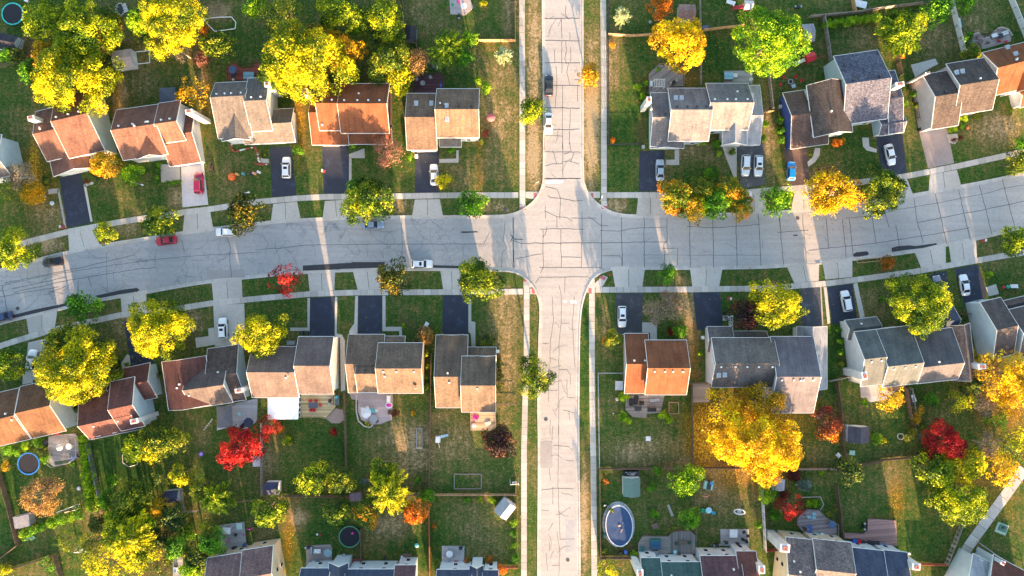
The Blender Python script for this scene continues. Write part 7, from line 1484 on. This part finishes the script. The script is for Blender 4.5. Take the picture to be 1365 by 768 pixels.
# small orange-roof house deck: black furniture
for x, y, w, a, l in ((620, 600, 1.6, 90, 'left long'), (645, 590, 1.9, 80, 'upper left long'), (675, 604, .9, 0, 'small middle')): sofa(10, x, y, w, a, DK, f'{l} black sofa on the weathered deck below the orange roof', .4)
qtable(10, 655, 633, 1.5, .9, DK, 0, 'black table in the middle of the weathered deck below the orange roof', .4, .45); sofa(10, 727, 640, 1.8, 180, DK, 'black sofa at the lower right of the weathered deck', .4); qtable(10, 740, 590, 2.0, .7, WOODG and GR, 5, 'grey steps box at the right of the weathered deck', .4, .3); qtable(10, 558, 515, 1.7, 2.0, ('lightbox', (.5, .5, .5)), 0, 'light grey storage box left of the orange roof', 0, 1.1); blob(10, 548, 585, .4, ('peach', (.7, .5, .38)), 'pot', 'peach coloured pot left of the bright green topiary', 'pot'); blob(10, 528, 658, .15, WH, 'ball', 'tiny white ball in the small orange-roofed house yard', 'ball'); qtable(14, 707, 65, 1.05, 1.0, WH, 0, 'square white board lying in the fenced lawn', 0, .08)
# pool yard
def logs(): 
    X, Y = at(14, 620, 240, .5); H = thing('firewood_rack', 'dark rack of firewood with pale log ends behind the barn shed', 'firewood', (X, Y, 0)); mb = MB(); mb.box(0, 0, 0, 3.3, .9, 1.0); mb.build('rack', BLACK, H); mb = MB()
    for i in range(26): x = random.uniform(-1.1, 1.1); y = random.uniform(-.3, .3); mb.tube((x, y, 1.04), (x + random.uniform(-.3, .3), y + random.uniform(-.25, .25), 1.08), .09, .08, 7, 0, random.uniform(-1, .5))
    mb.build('logs', M_('log_ends', (.55, .50, .45)), H)
logs(); qtable(14, 820, 432, .55, 2.7, ('plankgrey', (.36, .33, .3)), 22, 'pale grey plank board lying on the pool yard lawn', 0, .08); qtable(14, 742, 512, 1.3, 1.2, BR, 20, 'brown wooden pallet box on the pool yard lawn', 0, .4); qtable(14, 678, 637, .9, 1.9, ('dgreenc', (.03, .16, .15)), 0, 'dark teal lounge chest left of the hot tub', .5, .5)
rtable(14, 845, 645, .42, SK, 'pale blue small round table at the bottom of the octagonal deck', .5); chair(14, 862, 645, BR, 90, 'brown chair beside the pale blue small table', .5); sofa(14, 748, 650, .9, 0, GR, 'grey basket seat below the hot tub', .5); qtable(14, 880, 597, 1.5, .9, BR, 10, 'brown table on the octagonal deck', .5); [chair(14, x, y, GN if 0 else ('darkgreen', (.03, .1, .06)), a, f'dark green chair {l} the brown table on the octagonal deck', .5) for x, y, a, l in ((848, 597, 0, 'left of'), (912, 592, 180, 'right of'))]
bin_(14, 592, 648, BL, 'blue bin between the hedge and the hot tub deck'); bin_(14, 565, 655, DK, 'dark pot-like bin left of the blue bin'); blob(14, 484, 562, .5, ('pondgreen', (.05, .16, .11)), 'planter', 'dark green round planter beside the blue pool', 'planter', 0, .5)
# kids yard
rtable(14, 1017, 432, .68, SK, 'pale turquoise kids table on the lawn', 0); sofa(14, 990, 434, .9, 90, GN, 'bright green kids bench left of the turquoise table', 0); chair(14, 1037, 440, ('turq', (.05, .45, .6)), 180, 'turquoise kids chair right of the turquoise table', 0)
def kidshouse(): 
    X, Y = at(14, 1015, 305, .8); H = thing('kids_playhouse', 'small teal and blue kids playhouse with slide on the lawn', 'playhouse', (X, Y, 0), -.2); mb = MB(); mb.box(-.6, 0, 0, .7, 1.7, .9); mb.build('green_wall', M_('palegreenwall', (.3, .5, .42)), H); mb = MB(); mb.box(.1, 0, 0, .8, 1.5, 1.2); mb.build('wall', BLACK, H); mb = MB(); mb.box(.8, .1, 0, .5, 1.9, .7); mb.build('slide', M_('tealslide', (.25, .65, .7)), H); mb = MB(); mb.ball(.5, .7, 1.1, .5, .35, .3); mb.build('roof', M_('roofblue', (.05, .3, .65)), H, True)
kidshouse(); 
def toy(t, x, y, c, label, a=0, w=1.1):
    X, Y = at(t, x, y, .2); mb = MB(); mb.tube((-w / 2, .1, .1), (.1, -.1, .14), .1, .12, 8); mb.tube((.1, -.1, .14), (w / 2, .2, .1), .12, .07, 8); o = mb.build('toy', M_('toy_' + c[0], c[1])); o.location = (X, Y, 0); o.rotation_euler[2] = a; tag(o, label, 'toy')
toy(14, 1005, 360, ('salmon', (.75, .3, .2)), 'salmon toy slide piece lying between the playhouse and the turquoise table', .1, 1.7)
def sandboat(): 
    X, Y = at(14, 1175, 440, .3); H = thing('kids_boat', 'white oval toy boat lying on the kids yard lawn', 'toy boat', (X, Y, 0), -.1); mb = MB(); mb.torus(0, 0, .2, 1.15, .16, 24, 6, ry=.55); mb.build('hull', WHITE, H, True); mb = MB(); mb.cyl(0, 0, 0, .5, .1, .5, 12); mb.build('seat', METAL, H)
sandboat()
qtable(14, 1144, 550, 1.7, 1.8, WH, 0, 'square white table on the grey patio above the maroon roof'); [chair(14, x, y, DK, a, f'dark chair {l}') for x, y, a, l in ((1192, 540, 200, 'at the upper right of the grey patio above the maroon roof'), (1212, 558, 180, 'at the far right of the grey patio above the maroon roof'), (1186, 575, 160, 'in the middle right of the grey patio above the maroon roof'), (1205, 585, 120, 'at the lower right of the grey patio above the maroon roof'))]; grill(14, 1108, 600, 0, 'large black grill at the foot of the grey patio above the maroon roof'); grill(14, 1060, 610, 10, 'second black grill left of the large one'); bin_(14, 1168, 608, DK, 'black round bin at the foot of the grey patio')
def bicycle(): 
    X, Y = at(14, 1035, 612, .5); H = thing('bicycle', 'small grey bicycle leaning on the ground by the black grills', 'bicycle', (X, Y, 0), .2)
    for s in (-.5, .5): mb = MB(); mb.torus(s, 0, .12, .3, .03, 18, 5); mb.build('wheel', RUBBER, H)
    mb = MB(); mb.tube((-.5, 0, .12), (0, .25, .15), .03, .03); mb.tube((0, .25, .15), (.5, 0, .12), .03, .03); mb.tube((-.2, .3, .2), (.05, -.2, .14), .03, .03); mb.build('frame', METAL, H)
bicycle()
# grey deck behind cream house
for x, y, l in ((263, 446, 'top'), (238, 462, 'lower left'), (262, 465, 'lower right')): chair(15, x, y, SK, 200, f'pale turquoise chair, {l} one of the three on the grey deck', .5)
qtable(15, 250, 528, .8, 1.6, BL, 0, 'royal blue lounge mat on the grey deck', .5, .3); chair(15, 270, 550, SK, 90, 'pale turquoise chair against the cream wall', .5); chair(15, 290, 550, TL, 90, 'teal green chair against the cream wall', .5); blob(15, 312, 556, .35, WH, 'pouf', 'white pouf against the cream wall', 'pouf', .5); grill(15, 225, 530, 0, 'black grill at the lower left of the grey deck', .5); rtable(15, 362, 503, .8, ('navyblue', (.05, .12, .25)), 'navy round table at the right of the grey deck', .5)
sofa(15, 480, 590, 1.0, 0, BL, 'navy blue cushioned seat on the reddish deck', .45); sofa(15, 502, 592, .9, 0, RD, 'red cushioned seat on the reddish deck', .45); bin_(15, 522, 595, DK, 'black bin on the reddish deck'); qtable(15, 575, 598, 2.6, .9, DK, -4, 'long dark table on the reddish deck', .45); chair(15, 600, 600, ('slateblue', (.15, .2, .32)), 90, 'slate blue chair right of the long dark table', .45); chair(15, 625, 603, ('slateblue', (.15, .2, .32)), 90, 'rightmost slate blue chair on the reddish deck', .45); grill(15, 530, 515, 90, 'dark grill at the left notch of the reddish deck')
qtable(15, 465, 137, 1.2, 1.0, ('seafoam', (.28, .48, .42)), -5, 'seafoam green box below the dark grey roofed shed', 0, .5); sofa(15, 396, 150, .9, -50, WH, 'white bench leaning by the fence left of the seafoam box', 0)
def sandbox(): 
    X, Y = at(15, 1232, 526, .3); H = thing('sandbox', 'green sandbox with dark centre on the lawn right of the path', 'sandbox', (X, Y, 0), math.radians(-22)); mb = MB(); mb.box(0, 0, 0, 2.5, 2.3, .25); mb.build('frame', M_('palegreen', (.33, .45, .36)), H); mb = MB(); mb.box(.1, .15, .25, 1.7, 1.4, .45); mb.build('cover', M_('deepgreen', (.04, .16, .11)), H); mb = MB(); mb.ball(.1, .3, .45, .5, .4, .12); mb.build('toy_heap', BLACK, H, True)
sandbox()
blob(15, 758, 653, .3, WH, 'garden_light', 'small white garden ornament at the blue roof corner', 'ornament'); qtable(11, 780, 580, .8, 1.6, WH, 20, 'white board leaning beside the brown fence below the teal-roofed house', 0, .9); 
qtable(11, 520, 560, .5, .5, GR, 0, 'q') if 0 else None
# silvery deck
rtable(12, 353, 105, .68, WH, 'white round table top on the silvery deck', .5); umbrella(12, 302, 110, .75, ('beigegrey', (.58, .56, .54)), 'beige-grey umbrella on the silvery deck', .5); [chair(12, x, y, GR, a, f'grey chair {l} the white round table on the silvery deck', .5) for x, y, a, l in ((353, 78, -90, 'above'), (380, 100, 180, 'right of'), (330, 92, 0, 'left of'))]; sofa(12, 375, 165, 1.8, 215, ('navyb', (.12, .18, .33)), 'navy bench at the lower right rail of the silvery deck', .5); qtable(12, 320, 185, 3.4, .7, ('planter', (.06, .10, .05)), 8, 'long dark planter box at the front rail of the silvery deck', .5, .4); qtable(8, 290, 762, .9, .5, RD, 0, 'red box at the top corner by the tan-roofed house at left edge', .5, .6); blob(12, 229, 85, .7, DK, 'covered_grill', 'black covered grill left of the silvery deck', 'grill')
for k, (x, y) in enumerate(((150, 572), (178, 568))): chair(12, x, y, ('mint', (.4, .65, .5)), 30, ['left', 'right'][k] + ' mint green chair below the row of green bushes', 0)
# pink toy patio
qtable(12, 1225, 514, 1.3, 1.35, ('mintwhite', (.5, .68, .6)), 5, 'pale mint square table on the patio with pink toys'); qtable(12, 1176, 560, 1.3, .8, GR, 5, 'grey low table on the patio with pink toys'); chair(12, 1210, 553, DK, 140, 'dark armchair with white cushion on the patio with pink toys'); toy(12, 1168, 588, PK, 'bright pink toy car on the patio', .7, 1.3); toy(12, 1280, 528, PK, 'long pink toy at the right of the patio', .2, 1.5); blob(12, 1136, 622, .35, PK, 'ball', 'pink ball at the lower left of the toy patio', 'ball'); blob(12, 1246, 558, .25, PK, 'ball', 'small pink ball at the right of the toy patio', 'ball'); grill(12, 1250, 612, 0, 'dark blue grill at the bottom of the toy patio', .1, M_('grillblue', (.04, .10, .25))); grill(12, 1195, 628, 10, 'black grill at the bottom centre of the toy patio'); qtable(12, 1146, 566, .6, .6, BR, 0, 'brown box left of the grey low table')
sofa(12, 898, 738, 1.2, 90, ('palebl', (.5, .58, .7)), 'pale blue-white garden swing near the bottom edge', 0)
# patio of brown-roofed house
umbrella(8, 1270, 705, 1.1, ('navyumb', (.03, .04, .08)), 'dark navy square umbrella on the blue-grey patio'); rtable(8, 1226, 660, .35, SK, 'pale turquoise small round table on the blue-grey patio'); sofa(8, 1240, 720, 1.2, 40, DK, 'black lounge seat beside the navy umbrella'); qtable(12, 1312, 180, 1.6, 2.4, ('palegrey', (.5, .5, .52)), 0, 'pale grey storage box right of the bright red maple', 0, .9); 
for k in range(6): blob(8, 1045 + 8 * k, 740 - 10 * k, .22, ('stone', (.5, .48, .42)), 'stepping_stone', 'stepping stone in the short line of six beside the dark pergola', 'stone', -.1, .7)['group'] = 'stepping stones'
# front porch things at the right edge
blob(7, 1240, 742, .4, RD, 'inflatable_decoration', 'red lawn decoration above the grey house at right edge', 'lawn figure', 0, .9); blob(7, 1262, 740, .45, GN, 'inflatable_decoration', 'green lawn decoration next to the red one at the right edge', 'lawn figure', 0, .9); sofa(7, 1295, 735, 1.6, 0, WH, 'white bench beside the green lawn decoration', 0)
blob(4, 263, 310, .5, ('whitebl', (.6, .66, .72)), 'garden_rock', 'pale blue-white boulder on the lawn left of the first dark driveway', 'boulder', 0, .6, .8, 8); blob(3, 1056, 656, .35, ('porange', (.8, .25, .05)), 'pumpkin', 'small orange pumpkin on the front path of the pink-walled house', 'pumpkin'); blob(2, 438, 445, .5, BR, 'mulch_mound', 'm', 'mulch') if 0 else None
sofa(4, 1290 * 0 + 1080, 128, .7, 0, BR, 'brown bin at the right corner of the pale concrete driveway', 0)
def pond(t, x, y): 
    X, Y = at(t, x, y, .1); H = thing('garden_pond', 'small dark pond with pale stones at the top between yellow trees', 'pond', (X, Y, 0)); mb = MB(); mb.ball(0, 0, .02, .9, 1.2, .05, 16, 4); mb.build('water', M_('pond_water', (.02, .025, .03), .05), H, True); mb = MB()
    for k in range(14): a = 2 * PI * k / 14; mb.ball(.95 * math.cos(a), 1.3 * math.sin(a), .08, .22, .2, .12, 7, 5, .2)
    mb.build('stone_rim', M_('pond_stone', (.42, .40, .36)), H)
pond(0, 615, 48); qtable(0, 640, 40, .9, 2.0, ('paleplank', (.5, .45, .4)), 20, 'pale plank beside the small dark pond', 0, .15); qtable(0, 133, 3, .9, .5, WH, -20, 'white board at the top edge left of the yellow-green tree', 0, .5)
# front beds of flowers
# ------------------------------------------------------------------ labels that name a neighbour
def finish_labels():
    groups = {}
    for o in THINGS:
        x, y = o.location[0] / S + 682.5, 384 - o.location[1] / S
        ref, (rx, ry) = min(LAND, key=lambda l: math.dist(l[1], (x, y)))
        dx, dy = x - rx, y - ry; ref = ref
        if abs(dx) > 2.2 * abs(dy): d = 'left of' if dx < 0 else 'right of'
        elif abs(dy) > 2.2 * abs(dx): d = 'above' if dy < 0 else 'below'
        else: d = ('upper' if dy < 0 else 'lower') + (' left of' if dx < 0 else ' right of')
        if 'manhole' not in o['label'] and 'cover' in o['label']: pass
        base = o['label'].replace('@', d + ' ' + ref); groups.setdefault(base, []).append((x, y, o))
    ordn = ['first', 'second', 'third', 'fourth', 'fifth', 'sixth', 'seventh', 'eighth', 'ninth', 'tenth', 'eleventh', 'twelfth', 'thirteenth']
    for base, l in groups.items():
        n = len(l)
        if n == 1: l[0][2]['label'] = base; continue
        sx = max(p[0] for p in l) - min(p[0] for p in l); sy = max(p[1] for p in l) - min(p[1] for p in l)
        l.sort(key=lambda p: p[0] if sx > sy else p[1])
        for i, p in enumerate(l):
            if sx > sy: q = 'leftmost' if i == 0 else 'rightmost' if i == n - 1 else ordn[i] + ' from left'
            else: q = 'topmost' if i == 0 else 'bottommost' if i == n - 1 else ordn[i] + ' from top'
            s = base + ', ' + q
            if len(s.split()) > 16: s = s.replace(' the ', ' ', 1)
            if len(s.split()) > 16: s = s.replace('bottom right corner', 'corner').replace(' at left edge', '').replace(' at right edge', '')
            p[2]['label'] = ' '.join(s.split()[:16])
finish_labels()
# ------------------------------------------------------------------ camera, light, sky
cam = bpy.data.cameras.new('camera'); co = bpy.data.objects.new('camera', cam); COL.objects.link(co)
co.location = (0, 0, CH); co.rotation_euler = (0, 0, 0); cam.sensor_width = 36; cam.lens = 18 / ((682.5 * S) / CH); cam.clip_end = 3000; scene.camera = co
SUN_EL = 9.0; SUN_AZ = 11.0
el, az = math.radians(SUN_EL), math.radians(SUN_AZ)
sv = Vector((math.sin(az) * math.cos(el), -math.cos(az) * math.cos(el), math.sin(el)))
sl = bpy.data.lights.new('sun', 'SUN'); sl.energy = 4.0; sl.angle = math.radians(.5); sl.color = (1.0, .62, .33)
so = bpy.data.objects.new('sun', sl); COL.objects.link(so); so.rotation_euler = sv.to_track_quat('Z', 'Y').to_euler()
w = bpy.data.worlds.new('World'); scene.world = w; w.use_nodes = True; nt = w.node_tree
sk = nt.nodes.new('ShaderNodeTexSky'); sk.sky_type = 'NISHITA'; sk.sun_disc = False; sk.sun_elevation = el; sk.sun_rotation = math.radians(180 - SUN_AZ); sk.air_density = 1.0; sk.dust_density = 2.0; sk.ozone_density = 1.0
nt.links.new(sk.outputs[0], nt.nodes['Background'].inputs[0]); nt.nodes['Background'].inputs[1].default_value = .11
scene.view_settings.view_transform = 'Standard'; scene.view_settings.look = 'None'; scene.view_settings.gamma = 1; scene.view_settings.exposure = 2.80
scene.render.engine = 'CYCLES'
try: scene.cycles.max_bounces = 5; scene.cycles.diffuse_bounces = 3; scene.cycles.transparent_max_bounces = 4
except Exception: pass
